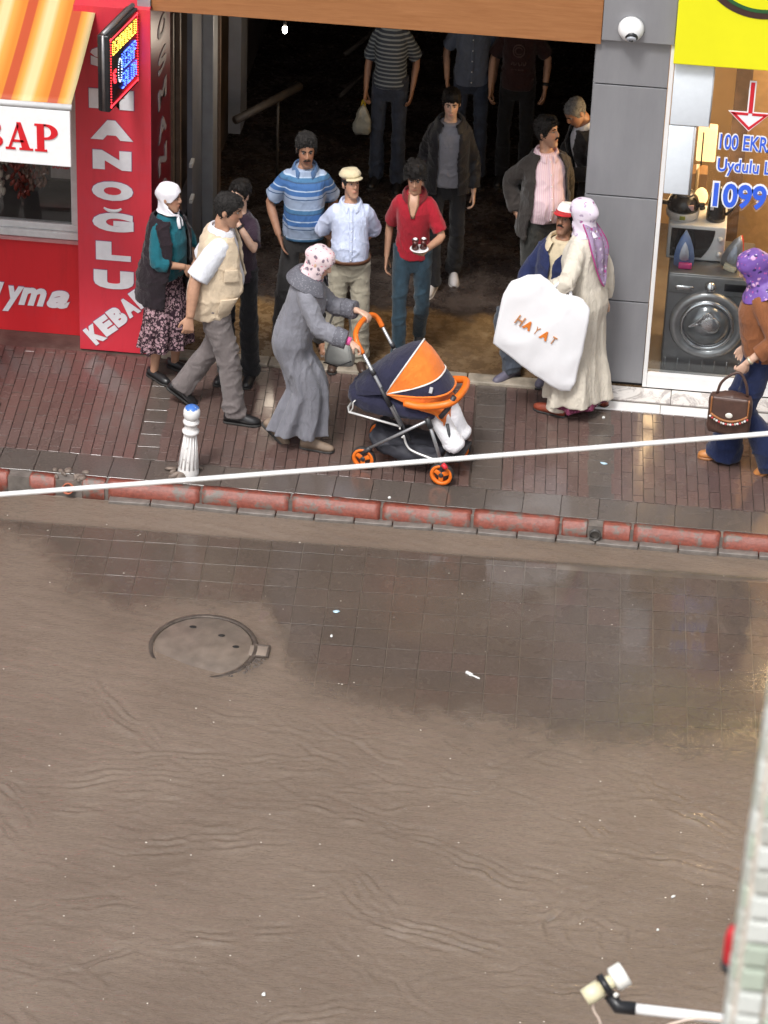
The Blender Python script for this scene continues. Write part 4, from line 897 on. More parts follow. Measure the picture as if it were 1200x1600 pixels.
# drain pipe ends in the kerb
for lab, x_, m1, tl in (('orange clay drain pipe stub broken open at the kerb', -3.885, mat('clay_pipe', (.42, .11, .05), .4, var=.3), 25), ('dark round drain pipe mouth set in the kerb', -.232, mat('dark_pipe', (.05, .045, .04), .4), 8)):
    d_ = thing('drain_pipe', lab, 'pipe', (x_, -1.97, -.065)); T = Matrix.Rotation(R(90-tl), 4, 'X')
    v, f = lathe([(.040, -.10), (.040, .035), (.032, .035), (.032, -.10)], 20, cap=False, T=T); MB().add(v, f).build('pipe', m1, d_)
    v, f = lathe([(.033, -.012), (.001, -.01)], 20, cap=False, T=T); MB().add(v, f).build('bore', M_DARK, d_)
m_ = MB()
for k in range(14):
    v, f = ellipsoid((-3.885+g_.uniform(-.13, .1), -1.90+g_.uniform(-.05, .06), .0), g_.uniform(.01, .04), g_.uniform(.01, .03), g_.uniform(.008, .02), 8, 5, Euler((0, 0, g_.random()*3)).to_matrix()); m_.add(v, f)
tag(m_.build('rubble', MATS['broken_mortar']), 'broken mortar crumbs around the clay drain stub', 'rubble', kind='stuff')

# ------------------------------------------------------------------ litter
def litter(name, label, x_, y_, z_, sx_, sy_, m_, rz=0.3):
    v = []; n = 7
    o = MB(); vv, ff = ellipsoid((0, 0, .004), sx_, sy_, .006, 8, 5); vv = [Vector(p)+Vector((mnoise.noise(Vector(p)*90)*sx_*.5, mnoise.noise(Vector(p)*70+Vector((5, 0, 0)))*sy_*.5, 0)) for p in vv]; o.add(vv, ff)
    b = o.build(name, m_); b.location = (x_, y_, z_); b.rotation_euler = (0, 0, rz); tag(b, label, 'litter')
M_PAP = mat('wet_white_paper', (.72, .72, .70), .5, var=.1); M_PAPB = mat('pale_blue_wrapper', (.45, .62, .72), .4, var=.2)
litter('paper_scrap', 'small blue and white scrap on the street right of the manhole', -1.873, -3.119, -.121, .024, .016, M_PAPB)
litter('paper_scrap', 'tiny pale scrap just below the blue one on the street', -1.867, -3.405, -.121, .010, .016, M_PAP)
bt = thing('cigarette_butt', 'bent white stub lying on the wet street tiles', 'litter', (-.92, -3.71, -.116)); m_ = MB(); m_.tube([(-.04, .03, 0), (0, 0, 0)], .012, 8); m_.build('filter', M_PAP, bt); m_ = MB(); m_.tube([(0, 0, 0), (.05, -.03, 0)], .006, 6); m_.build('paper_tail', M_PAP, bt)
litter('paper_scrap', 'pale scrap floating at the lower right of the brown water', .438, -5.765, -.121, .020, .008, M_PAP, .7)
litter('paper_scrap', 'round white speck floating left of the mosaic wall', .361, -6.083, -.121, .009, .009, M_PAP)
litter('paper_scrap', 'cream scrap on the water near the bottom left', -1.799, -6.978, -.121, .016, .016, M_PAP)
litter('paper_scrap', 'bluish scrap on the brick sidewalk right of the stroller', -.222, -1.14, .002, .028, .014, M_PAPB, -.3)
litter('paper_scrap', 'yellowish scrap on the sidewalk by the white step', -.256, -.495, .002, .016, .014, M_PAP)
litter('paper_scrap', 'white scrap at the kerb below the stroller', -1.664, -1.84, .002, .014, .014, M_PAP)
g2 = np.random.default_rng(4); m_ = MB()
for k in range(120):
    x_, y_ = g2.uniform(-4.4, 1.1), -3.2-4.2*g2.random()**0.8; r_ = g2.uniform(.0015, .005)
    v, f = ellipsoid((x_, y_, -.1195), r_*g2.uniform(1, 1.8), r_, .002, 6, 4); m_.add(v, f)
for k in range(30):
    x_, y_ = g2.uniform(-4.4, 1.1), g2.uniform(-3.2, -2.2); r_ = g2.uniform(.002, .005); v, f = ellipsoid((x_, y_, -.1195), r_*1.5, r_, .002, 6, 4); m_.add(v, f)
tag(m_.build('floating_specks', mat('foam_specks', (.6, .54, .47), .5, var=.2)), 'scattered pale specks floating on the brown water', 'debris', kind='stuff')

# ------------------------------------------------------------------ stroller
AN = R(-12.78); SC = Vector((-1.566, -1.356, 0))
stl = thing('baby_stroller', 'navy and orange baby stroller pushed along the sidewalk', 'stroller', SC, AN)
M_ORA = cloth('orange_fabric', (.80, .20, .030)); M_ORP = mat('orange_plastic', (.80, .17, .015), .4, var=.06, bump=.05); M_NAVY = cloth('navy_fabric', (.022, .022, .048), var=.2)
M_TUBE = mat('silver_tube', (.36, .36, .37), .35, .6, var=.06, bump=0); M_DKP = mat('dark_plastic', (.03, .03, .034), .45, var=.2); M_PIPE = cloth('white_piping', (.75, .73, .70)); M_TYRE = mat('black_tyre', (.025, .023, .022), .6, var=.3)
M_TRAYW = mat('pale_metal', (.68, .67, .65), .3, .4, bump=0)
def wheel(x_, y_, sw=0):
    t = bpy.data.objects.new('wheel', None); COL.objects.link(t); t.parent = stl; t.location = (x_, y_, .087); t.rotation_euler = (0, 0, sw)
    T = Matrix.Rotation(R(90), 4, 'X')
    v, f = lathe([(.070, -.017), (.082, -.019), (.087, -.012), (.0885, 0), (.087, .012), (.082, .019), (.070, .017)], 28, cap=False, T=T); MB().add(v, f).build('tyre', M_TYRE, t)
    v, f = lathe([(.056, -.02), (.079, -.022), (.079, .022), (.056, .02), (.056, -.02)], 28, cap=False, T=T); m_ = MB().add(v, f)
    for k in range(3):
        a = k*2*math.pi/3+.5; T2 = T @ Matrix.Rotation(a, 4, 'Z'); m_.bbox(.012, .058, -.016, .016, -.016, .019, .003, T=T2)
    m_.build('rim', M_ORP, t)
    v, f = lathe([(.048, -.012), (.048, .012)], 24, T=T); MB().add(v, f).build('disc', M_DKP, t); v, f = lathe([(.017, -.024), (.017, .024), (.008, .026)], 16, T=T); MB().add(v, f).build('hub', M_DKP, t)
for x_ in (-.287, .287):
    for y_ in (-.19, .19): wheel(x_, y_, .06 if x_ > 0 else 0)
def st_tube(name, pts, r_, m, n=10, sm=0, flat=1.0):
    q_ = MB(); q_.tube(bez(pts, sm) if sm else pts, r_, n, flat=flat); return q_.build(name, m, stl)
for s in (-1, 1):
    y_ = .205*s
    st_tube('push_tube', [(-.33, y_*.99, .955), (-.15, y_, .645), (-.02, y_, .415)], .0125, M_TUBE)
    st_tube('tube_sleeve', [(-.245, y_, .81), (-.225, y_, .775)], .017, M_DKP); st_tube('folding_joint', [(-.175, y_, .69), (-.10, y_, .555)], .024, M_DKP, flat=.6)
    st_tube('inner_tube', [(-.09, y_*.93, .56), (.05, y_*.93, .30)], .010, M_DKP)
    st_tube('cross_strut', [(-.25, y_*1.02, .18), (.185, y_*1.02, .51)], .011, M_TUBE); st_tube('strut_end', [(-.29, y_, .13), (-.235, y_*1.02, .19)], .018, M_DKP)
    st_tube('front_leg', [(.185, y_*1.04, .49), (.285, y_*1.0, .19)], .0125, M_TUBE); st_tube('leg_joint', [(.17, y_*1.05, .525), (.20, y_*1.05, .455)], .020, M_DKP)
    st_tube('lower_stay', [(.0, y_*.96, .34), (.03, y_*.96, .26), (.09, y_*.98, .225), (.285, y_, .19)], .008, M_TRAYW, sm=5)
    st_tube('castor_fork', [(.285, y_, .20), (.29, y_*.98, .13), (.288, .165*s, .08)], .017, M_DKP, flat=.7)
    st_tube('rear_bracket', [(-.27, y_, .16), (-.287, .165*s, .08)], .017, M_DKP)
    for (a, b) in ((-.02, .40), (.185, .50), (.285, .20), (.0, .335)):
        v, f = ellipsoid((a, y_+s*.016, b), .008, .006, .008, 8, 5); MB().add(v, f).build('rivet', M_TRAYW, stl)
st_tube('rear_axle', [(-.287, -.18, .072), (-.287, .18, .072)], .009, M_DKP); st_tube('front_crossbar', [(.285, -.19, .19), (.285, .19, .19)], .010, M_DKP); st_tube('brake_lever', [(.30, -.225, .19), (.335, -.235, .165)], .018, mat('red_plastic', (.55, .02, .03), .4), n=8)
st_tube('parcel_rail', [(-.02, -.20, .405), (-.40, -.205, .44), (-.425, -.15, .443), (-.425, .15, .443), (-.40, .205, .44), (-.02, .20, .405)], .0085, M_TRAYW)
st_tube('rail_hook', [(-.395, -.2, .44), (-.375, -.2, .475), (-.375, -.195, .52), (-.36, -.19, .535)], .005, M_TRAYW)
hp = [(-.315, -.205, .925), (-.345, -.205, .975), (-.372, -.185, 1.012), (-.395, -.12, 1.035), (-.402, 0, 1.042), (-.395, .12, 1.035), (-.372, .185, 1.012), (-.345, .205, .975), (-.315, .205, .925)]
st_tube('push_handle', hp, .019, M_ORP, n=12, sm=5)
# hood: panels between arched ribs that meet at the side pivots
PV = (-.145, .635)
def rib(phi, r_, n=17, w_=.20):
    out = []
    for k in range(n):
        s = math.pi*k/(n-1); rr_ = r_*math.sin(s)**.62 if 0 < k < n-1 else 0.0; yy = -w_*(abs(math.cos(s))**.75)*(1 if math.cos(s) > 0 else -1)
        out.append(Vector((PV[0]+math.cos(phi)*rr_, yy, PV[1]+math.sin(phi)*rr_)))
    return out
def fan(name, ribs, m, per=5, sag=.012, off=0.0):
    rows = []
    for (p0, r0), (p1, r1) in zip(ribs[:-1], ribs[1:]):
        for k in range(per):
            t = k/per; rows.append(rib(p0+(p1-p0)*t, (r0+(r1-r0)*t)-sag*math.sin(math.pi*t)+off))
    rows.append(rib(*ribs[-1])); n = len(rows[0]); v = [p for r_ in rows for p in r_]; f = []
    for i in range(len(rows)-1):
        for k in range(n-1): f.append((i*n+k, i*n+k+1, (i+1)*n+k+1, (i+1)*n+k))
    me = bpy.data.meshes.new(name); me.from_pydata(v, [], f)
    me = mods(me, ('SOLIDIFY', dict(thickness=.006, offset=0)), ('SUBSURF', dict(levels=1))); wrinkle(me, .0035, (4, 4, 4), len(name)); return link(name, me, m, stl)
fan('rear_hood', [(R(198), .315), (R(186), .265), (R(168), .205), (R(135), .17), (R(100), .205), (R(80), .27), (R(61.5), .378)], M_NAVY)
fan('orange_hood_panel', [(R(61.5), .378), (R(44), .372), (R(22), .375)], M_ORA, sag=.004)
fan('front_hood', [(R(22), .375), (R(14), .40), (R(6), .43)], M_NAVY, sag=.003)
fan('hood_lining', [(R(4.5), .425), (R(-6), .40), (R(-16), .37)], M_ORA, sag=.003)
for ph, r_ in ((61.5, .380), (22, .378)):
    q_ = MB(); q_.tube(rib(R(ph), r_+.002, 33), .006, 8); q_.build('hood_piping', M_PIPE, stl)
q_ = MB(); q_.tube(rib(R(5), .432, 33), .008, 8); q_.build('visor_trim', M_ORA, stl)
rb_ = rib(R(14), .405); q_ = MB(); q_.bbox(-.012, .012, -.010, .002, -.022, .022, .002, T=Matrix.Translation(rb_[4]+Vector((.004, -.012, .004))) @ Matrix.Rotation(R(-35), 4, 'X')); q_.build('hood_label', mat('grey_woven_label', (.35, .35, .36), .6), stl)
# seat
def eloft(rings, n=24, ex=2.6):
    v = []; f = []
    for (c, hw, hz) in rings:
        for k in range(n):
            a = 2*math.pi*k/n; ca, sa = math.cos(a), math.sin(a)
            v.append(Vector(c)+Vector((0, hw*math.copysign(abs(ca)**(2/ex), ca), hz*math.copysign(abs(sa)**(2/ex), sa))))
    for i in range(len(rings)-1):
        for k in range(n): f.append((i*n+k, i*n+(k+1) % n, (i+1)*n+(k+1) % n, (i+1)*n+k))
    f.append(tuple(range(n-1, -1, -1))); f.append(tuple((len(rings)-1)*n+k for k in range(n))); return v, f
v, f = eloft([((-.44, 0, .545), .13, .045), ((-.40, 0, .53), .17, .085), ((-.30, 0, .515), .19, .115), ((-.12, 0, .515), .196, .10), ((.06, 0, .505), .196, .075), ((.17, 0, .50), .18, .05), ((.20, 0, .50), .15, .03)])
me = fuse(MB().add(v, f), .012, 3); wrinkle(me, .006, (3, 3, 4), 3); link('seat_tub', me, M_NAVY, stl)
v, f = eloft([((.0, 0, .57), .185, .03), ((.10, 0, .565), .188, .035), ((.21, 0, .545), .178, .035), ((.26, 0, .50), .165, .04), ((.275, 0, .43), .15, .03)])
me = fuse(MB().add(v, f), .010, 2); wrinkle(me, .003, (6, 6, 6), 5); link('seat_liner', me, M_ORA, stl)
q_ = MB(); q_.tube(bez([(.0, -.205, .60), (.10, -.21, .60), (.22, -.205, .625), (.325, -.16, .655), (.355, 0, .665), (.325, .16, .655), (.22, .205, .62)], 5), .026, 12); q_.build('bumper_bar', M_ORP, stl)
st_tube('bumper_joint', [(.34, -.155, .70), (.30, -.17, .60), (.255, -.18, .53)], .018, M_DKP)
v, f = eloft([((-.26, 0, .26), .17, .03), ((-.2, 0, .19), .175, .07), ((.0, 0, .15), .18, .075), ((.18, 0, .155), .175, .06), ((.26, 0, .2), .16, .02)], 20)
q_ = MB(); q_.add(v, f); me = fuse(q_, .014, 3); wrinkle(me, .008, (3, 3, 3), 8); link('shopping_basket', me, mat('dark_mesh_fabric', (.022, .022, .03), .7, var=.3), stl)
q_ = MB(); q_.bbox(.28, .40, -.14, .14, .17, .195, .01); q_.tube([(.29, -.12, .45), (.34, -.12, .19)], .012, 8); q_.tube([(.29, .12, .45), (.34, .12, .19)], .012, 8); q_.build('footrest', M_DKP, stl)
# parcel handles etc. of the near street: taut cable, dish feed, mosaic wall
c0, c1 = Vector((-1.836, -13.041, 6.845)), Vector((.437, -12.69, 7.075)); dv = c1-c0
cb = MB(); cb.tube([c0-dv*1.2, c0, c0+dv*.25-Vector((0, 0, .0012)), c0+dv*.5-Vector((0, 0, .0018)), c0+dv*.75-Vector((0, 0, .0012)), c1, c1+dv*1.2], .0073, 10)
tag(cb.build('cable', mat('white_cable_sheath', (.78, .77, .75), .45, var=.05, bump=0)), 'taut white cable crossing in front of the street', 'cable')
# satellite dish feed
M_CRM = mat('cream_plastic_feed', (.74, .68, .46), .4, var=.06, bump=.05); M_WFEED = mat('white_feed_cap', (.80, .78, .72), .4, var=.05)
lb = thing('dish_feed', 'cream satellite dish feed clamped on a white arm', 'satellite feed', (0.035, -16.28, 8.01))
a0, a1 = Vector((0.004, -16.287, 8.008)), Vector((.054, -16.262, 8.036)); o0 = Vector((0.035, -16.28, 8.01)); dd = (a1-a0).normalized()
q_ = MB(); q_.tube([a0-o0-dd*.010, a0-o0+dd*.004, a0-o0+dd*.022], [.0155, .0165, .0165], 16); q_.build('body', M_CRM, lb)
q_ = MB(); q_.tube([a0-o0+dd*.022, a1-o0-dd*.012], .0125, 16); q_.build('neck', M_CRM, lb)
q_ = MB(); q_.tube([a1-o0-dd*.016, a1-o0-dd*.012, a1-o0+dd*.008, a1-o0+dd*.010], [.018, .0225, .0225, .020], 20); q_.build('cap', M_WFEED, lb)
br = Vector((.078, -16.291, 7.991))-o0; mid = (a0+a1)/2-o0
q_ = MB(); q_.tube([mid-dd*.006, mid+dd*.006], .0215, 16); q_.tube([mid+Vector((.008, -.006, -.014)), br+Vector((-.024, 0, .000)), br+Vector((.006, 0, 0))], [.011, .0125, .012], 8); q_.build('clamp', M_BLK, lb)
q_ = MB(); q_.tube([mid+Vector((.018, -.016, -.004)), mid+Vector((.022, -.02, -.004))], .0045, 8); q_.build('screw', M_WFEED, lb)
q_ = MB(); q_.tube([br, Vector((.30, -16.275, 7.972))-o0], .0095, 12); q_.build('arm', M_WPAINT, lb)
q_ = MB(); q_.tube(bez([a0-o0+Vector((.006, -.004, -.013)), a0-o0+Vector((.010, -.006, -.030)), a0-o0+Vector((.022, -.01, -.05)), a0-o0+Vector((.03, -.02, -.09))], 6), [.003, .0024, .0024, .0024], 8); q_.build('feed_cable', mat('pale_pink_cable', (.62, .5, .42), .5), lb)
q_ = MB(); q_.tube(bez([br+Vector((.04, -.015, -.035)), br+Vector((.075, -.018, -.008)), br+Vector((.12, -.016, .006)), br+Vector((.2, -.014, 0.0))], 6), .0026, 8); q_.build('loop_cable', MATS['pale_pink_cable'], lb)
# mosaic-clad pilaster of the near house
WX, WY = 0.0845, -18.70
pil = thing('mosaic_pilaster', 'blurred wall edge clad in pale mosaic tiles close by', 'wall', (WX, WY, 8.5))
pil.rotation_euler = (0, R(0.9), 0)
q_ = MB(); q_.bbox(0.0, .35, -.0, .05, 0, 2.6, .006); q_.build('wall_core', mat('pinkish_grout', (.66, .58, .50), .8, var=.25, scale=40), pil, smooth=False)
tm = [mat('mosaic_white', (.66, .68, .64), .35, var=.1), mat('mosaic_green', (.46, .52, .43), .35, var=.1), mat('mosaic_grey', (.52, .53, .48), .35, var=.1), mat('mosaic_ochre', (.55, .32, .14), .4, var=.1)]
tmesh = []
for m in tm:
    o_ = MB(); o_.bbox(-.0092, .0092, -.005, .002, -.0092, .0092, .0018); me = bpy.data.meshes.new('mosaic_tile'); me.from_pydata(o_.v, [], o_.f); me.materials.append(m); tmesh.append(me)
g3 = random.Random(11)
for i in range(3):
    for k in range(24):
        zz = 10.45-8.5-.0225*k; which = 3 if (i == 1 and k in (4, 8)) or (i == 0 and k == 1) else g3.choice([0, 0, 1, 1, 2])
        o_ = bpy.data.objects.new('mosaic_tile', tmesh[which]); COL.objects.link(o_); o_.parent = pil; o_.location = (.0125+.0215*i, -.002, zz); o_.rotation_euler = (g3.gauss(0, .03), g3.gauss(0, .03), g3.gauss(0, .03))
for k in range(24):
    o_ = bpy.data.objects.new('edge_tile', tmesh[g3.choice([0, 1, 2])]); COL.objects.link(o_); o_.parent = pil; o_.location = (.002, .0125, 10.45-8.5-.0225*k); o_.rotation_euler = (0, 0, R(-90)); o2 = o_.copy(); COL.objects.link(o2); o2.data = tmesh[g3.choice([0, 1, 2])]; o2.location = (.002, .0345, 10.45-8.5-.0225*k)
rd = thing('red_cap', 'small red plastic knob peeping out beside the mosaic wall', 'knob', (.122, -18.40, 9.85)); v, f = lathe([(.007, 0), (.0085, .008), (.0085, .03), (.006, .04), (0, .042)], 16); MB().add(v, f).build('knob', MATS['red_plastic'], rd); v, f = lathe([(.009, -.004), (.009, .004)], 16); MB().add(v, f).build('collar', M_DKP, rd)
# ------------------------------------------------------------------ people
def skin_mat(name, c):
    if name in MATS: return MATS[name]
    q = NT(name); at = q.n('ShaderNodeAttribute', attribute_name='tone'); nz = q.noise(q.co('Object'), 35, 5, .6)
    b0 = q.ramp(nz.outputs['Fac'], [(.3, tuple(x*.88 for x in c)), (.7, tuple(min(1, x*1.1) for x in c))])
    q.l(q.mix(1.0, b0, at.outputs['Color'], 'MULTIPLY'), q.b.inputs['Base Color']); q.b.inputs['Roughness'].default_value = .48
    q.b.inputs['Subsurface Weight'].default_value = 0.0; q.bump(nz.outputs['Fac'], .12, .003); MATS[name] = q.m; return q.m
SK1 = skin_mat('skin_tan', (.46, .255, .165)); SK2 = skin_mat('skin_light', (.58, .37, .27)); SK3 = skin_mat('skin_brown', (.36, .185, .115))
M_HDARK = mat('dark_hair', (.013, .011, .010), .6, spec=.2, var=.5, scale=60, bump=.6, aniso=(1, 1, 3)); M_HGREY = mat('greying_hair', (.026, .024, .023), .7, spec=.1, var=.6, scale=70, bump=.6); M_HSILV = mat('silver_hair', (.15, .148, .145), .6, spec=.2, var=.4, scale=70, bump=.6)
M_EYE = mat('eye_white', (.32, .29, .26), .3, bump=0); M_IRIS = mat('dark_iris', (.02, .013, .010), .2, bump=0)
M_SHOEB = mat('black_shoe_leather', (.018, .017, .018), .3, var=.2, bump=.1); M_SOLE = mat('dark_sole', (.03, .028, .026), .7)
def rotx(a): return Matrix.Rotation(a, 3, 'X')
def rotz(a): return Matrix.Rotation(a, 3, 'Z')
def sstep(a, b, x_): t = max(0, min(1, (x_-a)/(b-a))); return t*t*(3-2*t)
TR_M = [(.80, .145, .085, .10), (.86, .155, .095, .108), (.93, .165, .105, .115), (1.0, .160, .105, .105), (1.08, .150, .105, .092), (1.16, .152, .11, .092), (1.26, .158, .118, .10), (1.34, .158, .110, .102), (1.385, .142, .085, .093), (1.425, .105, .062, .078), (1.46, .074, .055, .064), (1.50, .060, .054, .060)]
TR_F = [(.80, .155, .09, .115), (.86, .17, .10, .125), (.93, .178, .108, .128), (1.0, .165, .108, .112), (1.08, .145, .105, .092), (1.16, .146, .118, .09), (1.26, .146, .140, .096), (1.34, .144, .115, .098), (1.385, .128, .083, .088), (1.425, .098, .06, .074), (1.46, .070, .052, .060), (1.50, .056, .05, .055)]
# head sections: z, half width, front, back
HD = [(-.121, .016, .078, -.050), (-.114, .032, .089, -.030), (-.098, .044, .094, -.004), (-.075, .053, .093, .022), (-.045, .061, .091, .055), (-.015, .067, .090, .082), (.015, .071, .090, .094), (.042, .0745, .094, .099), (.070, .0735, .089, .097), (.092, .064, .073, .084), (.107, .045, .050, .060), (.115, .020, .022, .028)]
HZ = [h[0] for h in HD]
def headpt(z, th, off=0.0):
    w_ = np.interp(z, HZ, [h[1] for h in HD]); fr = np.interp(z, HZ, [h[2] for h in HD]); bk = np.interp(z, HZ, [h[3] for h in HD])
    cy = (bk-fr)/2; hd_ = (bk+fr)/2; s, c = math.sin(th), math.cos(th)
    e = .92
    return Vector(((w_+off)*math.copysign(abs(s)**e, s), cy-(hd_+off)*math.copysign(abs(c)**e, c), z+(off*.9*(1 if z > .09 else 0))))

def main_piece(me):
    bm = bmesh.new(); bm.from_mesh(me); seen = set(); best = []
    for v0 in bm.verts:
        if v0.index in seen: continue
        st_ = [v0]; comp = []; seen.add(v0.index)
        while st_:
            a = st_.pop(); comp.append(a)
            for e in a.link_edges:
                b = e.other_vert(a)
                if b.index not in seen: seen.add(b.index); st_.append(b)
        if len(comp) > len(best): best = comp
    bs = set(best); bmesh.ops.delete(bm, geom=[v0 for v0 in bm.verts if v0 not in bs], context='VERTS'); bm.to_mesh(me); bm.free()
class Fig:
    def __init__(s, label, x, y, rz, H, lean=0, tw=0, head=(0, 0), L=None, Rf=None, armL=None, armR=None, fat=0.0, fem=False, skin=None, slim=1.0, hipz=None, hipoff=(0, 0), side=0, cat='person', wid=.88, dep=.95):
        s.k = H/1.72; s.o = thing('person', label, cat, (x, y, 0), R(rz)); s.rz = R(rz); s.x, s.y = x, y; s.sx, s.sy = wid, dep; s.o.scale = (wid, dep, 1)
        s.lean, s.tw, s.side, s.fat, s.fem, s.slim = R(lean), R(tw), R(side), fat, fem, slim; s.TR = TR_F if fem else TR_M; s.skin = skin or SK1
        s.hy, s.hp = R(head[0]), R(head[1])
        s.feet = {}
        for key, sg, f in (('L', 1, L), ('R', -1, Rf)):
            f = f or {}
            p = s.w2l(Vector((*f['w'], 0))) if 'w' in f else Vector((*f.get('l', (.10*sg, 0)), 0))
            yaw_, pt = R(f.get('yaw', 8*sg)), R(f.get('pitch', 0)); lift = f.get('lift', 0)
            M_ = rotz(yaw_); ball = p+M_ @ Vector((0, -.12, 0)); RT = M_ @ rotx(pt)
            ank = ball+RT @ Vector((0, .12, .085))+Vector((0, 0, lift)); org = ball+RT @ Vector((0, .12, 0))+Vector((0, 0, lift))
            s.feet[key] = dict(ank=ank, org=org, M=RT)
        hx = (s.feet['L']['ank'].x+s.feet['R']['ank'].x)/2+hipoff[0]; hyy = (s.feet['L']['ank'].y+s.feet['R']['ank'].y)/2+hipoff[1]
        if hipz is None:
            hipz = .945
            for key, sg in (('L', 1), ('R', -1)):
                a = s.feet[key]['ank']; d2 = (a.x-(hx+.09*sg))**2+(a.y-hyy)**2; hipz = min(hipz, a.z+math.sqrt(max(.01, .856**2-d2)))
        s.hip = Vector((hx, hyy, hipz)); s.legs = {}
        for key, sg in (('L', 1), ('R', -1)):
            h = s.hip+Vector((.088*sg, 0, 0)); a = s.feet[key]['ank']; kn = s.ik(h, a, .43, .43, s.feet[key]['M'] @ Vector((.1*sg, -1, 0))); s.legs[key] = (h, kn, a)
        s.arms = {}; s.hands = {}
        for key, sg, ar in (('L', 1, armL), ('R', -1, armR)):
            ar = dict(ar or {}); sh = s.ub(Vector(((.134 if not fem else .124)*s.slim*sg, .005, 1.368)))
            if 'world' in ar: wr = s.w2l(Vector(ar['world']))
            else:
                wr = Vector(ar.get('w', (.21*sg, -.03, .88)))
                if not ar.get('abs'): wr = wr+Vector((s.hip.x, s.hip.y, s.hip.z-.945))
            pole = Vector(ar.get('pole', (.35*sg, 1, -.1))); el = s.ik(sh, wr, .285, .255, pole)
            if (wr-sh).length > .535: wr = sh+(wr-sh).normalized()*.535
            s.arms[key] = (sh, el, wr)
            fd = (wr-el).normalized(); hd_ = Vector(ar['dir']).normalized() if 'dir' in ar else fd
            s.hands[key] = dict(wr=wr, d=hd_, palm=Vector(ar.get('palm', (-sg, 0, 0))), curl=ar.get('curl', 22), sg=sg, thumb=ar.get('thumb', 0))
    def w2l(s, p): q = rotz(-s.rz) @ (p-Vector((s.x, s.y, 0)))/s.k; return Vector((q.x/s.sx, q.y/s.sy, q.z))
    def l2w(s, p): return rotz(s.rz) @ (Vector((p.x*s.sx, p.y*s.sy, p.z))*s.k)+Vector((s.x, s.y, 0))
    def ik(s, a, t, l1, l2, pole):
        d = t-a; L_ = min(d.length, (l1+l2)*.9995); dn = d.normalized(); x_ = (l1*l1-l2*l2+L_*L_)/(2*L_); h = math.sqrt(max(0, l1*l1-x_*x_))
        pv = (pole-dn*pole.dot(dn)); pv = pv.normalized() if pv.length > 1e-6 else dn.orthogonal(); return a+dn*x_+pv*h
    def ubM(s, w_=1.0): return rotz(s.tw*w_) @ Matrix.Rotation(s.side*w_, 3, 'Y') @ rotx(s.lean*w_)
    def ub(s, p):
        """standing point -> bent upper body"""
        w_ = sstep(-.02, .30, p.z-.945); q = Vector((p.x, p.y, p.z-.945)); return s.ubM(w_) @ q+s.hip
    def headM(s): return s.ubM() @ rotz(s.hy) @ rotx(s.hp)
    def H(s, p):
        """head frame -> local"""
        return s.ub(Vector((0, .012, 1.485)))+s.headM() @ (Vector(p)*.95+Vector((0, -.012, .118)))
    def Hinv(s, P):
        o = np.array(s.ub(Vector((0, .012, 1.485)))); M_ = np.array(s.headM()); return ((P/s.k-o)@M_-np.array([0, -.012, .118]))/.95
    def ring(s, z, th, off=0.0):
        T = s.TR; zs = [t[0] for t in T]; hw, fr, bk = (np.interp(z, zs, [t[i] for t in T]) for i in (1, 2, 3))
        g = math.exp(-((z-1.07)/.14)**2); fr += s.fat*.12*g; hw = hw*s.slim*.90+s.fat*.030*g; fr *= .95; bk *= .95; bk += s.fat*.02*g
        sn, c = math.sin(th), math.cos(th); e = .84
        return Vector(((hw+off)*math.copysign(abs(sn)**e, sn), (-(fr+off) if c > 0 else (bk+off))*abs(c)**e, z))
    def fin(s, name, me, m, parent=None):
        p = vget(me); vset(me, p*s.k); return link(name, me, m, parent or s.o)
    def torso_loft(s, z0, z1, off=0.0, n=28, step=.03, flare=0.0, mb=None):
        zs = list(np.arange(z0, z1, step))+[z1]; v = []; f = []
        for z in zs:
            o_ = off+(flare*max(0, (1.0-z))/.2 if z < 1.0 else 0)
            for k in range(n): v.append(s.ub(s.ring(z, 2*math.pi*k/n, o_)))
        for i in range(len(zs)-1):
            for k in range(n): f.append((i*n+k, i*n+(k+1) % n, (i+1)*n+(k+1) % n, (i+1)*n+k))
        f.append(tuple(range(n-1, -1, -1))); f.append(tuple((len(zs)-1)*n+k for k in range(n)))
        mb = mb or MB(); mb.add(v, f); return mb
    def armpath(s, key, t0=0.0, t1=2.0):
        """points from shoulder (0) over elbow (1) to wrist (2)"""
        a, b, c = s.arms[key]; out = []; ts = np.linspace(t0, t1, max(3, int((t1-t0)*9)+1))
        for t in ts:
            if t <= 1: p = a.lerp(b, t)
            else: p = b.lerp(c, t-1)
            if .85 < t < 1.15: p = p.lerp((a.lerp(b, .85)+b.lerp(c, .15))/2, .35)
            out.append(p)
        return out, ts
    def arm_r(s, t): return float(np.interp(t, [0, .12, .5, .95, 1.05, 1.3, 1.7, 2.0], [.046, .047, .041, .035, .035, .037, .030, .025]))*(1+.25*s.fat)*(.88 if s.fem else 1)*(.5+.5*s.slim)
    def sleeve(s, mb, key, t1, off=.012, flare=0.0):
        pts, ts = s.armpath(key, 0, t1); a = pts[0]; inn = s.ub(Vector((a.x*0, 0, 1.36))); p0 = a.lerp(s.ub(Vector((.04*(1 if key == 'L' else -1), 0, 1.37))), .75)
        r_ = [s.arm_r(0)+off]+[s.arm_r(t)+off+flare*(t/t1) for t in ts]; mb.tube([p0]+pts, r_, 16)
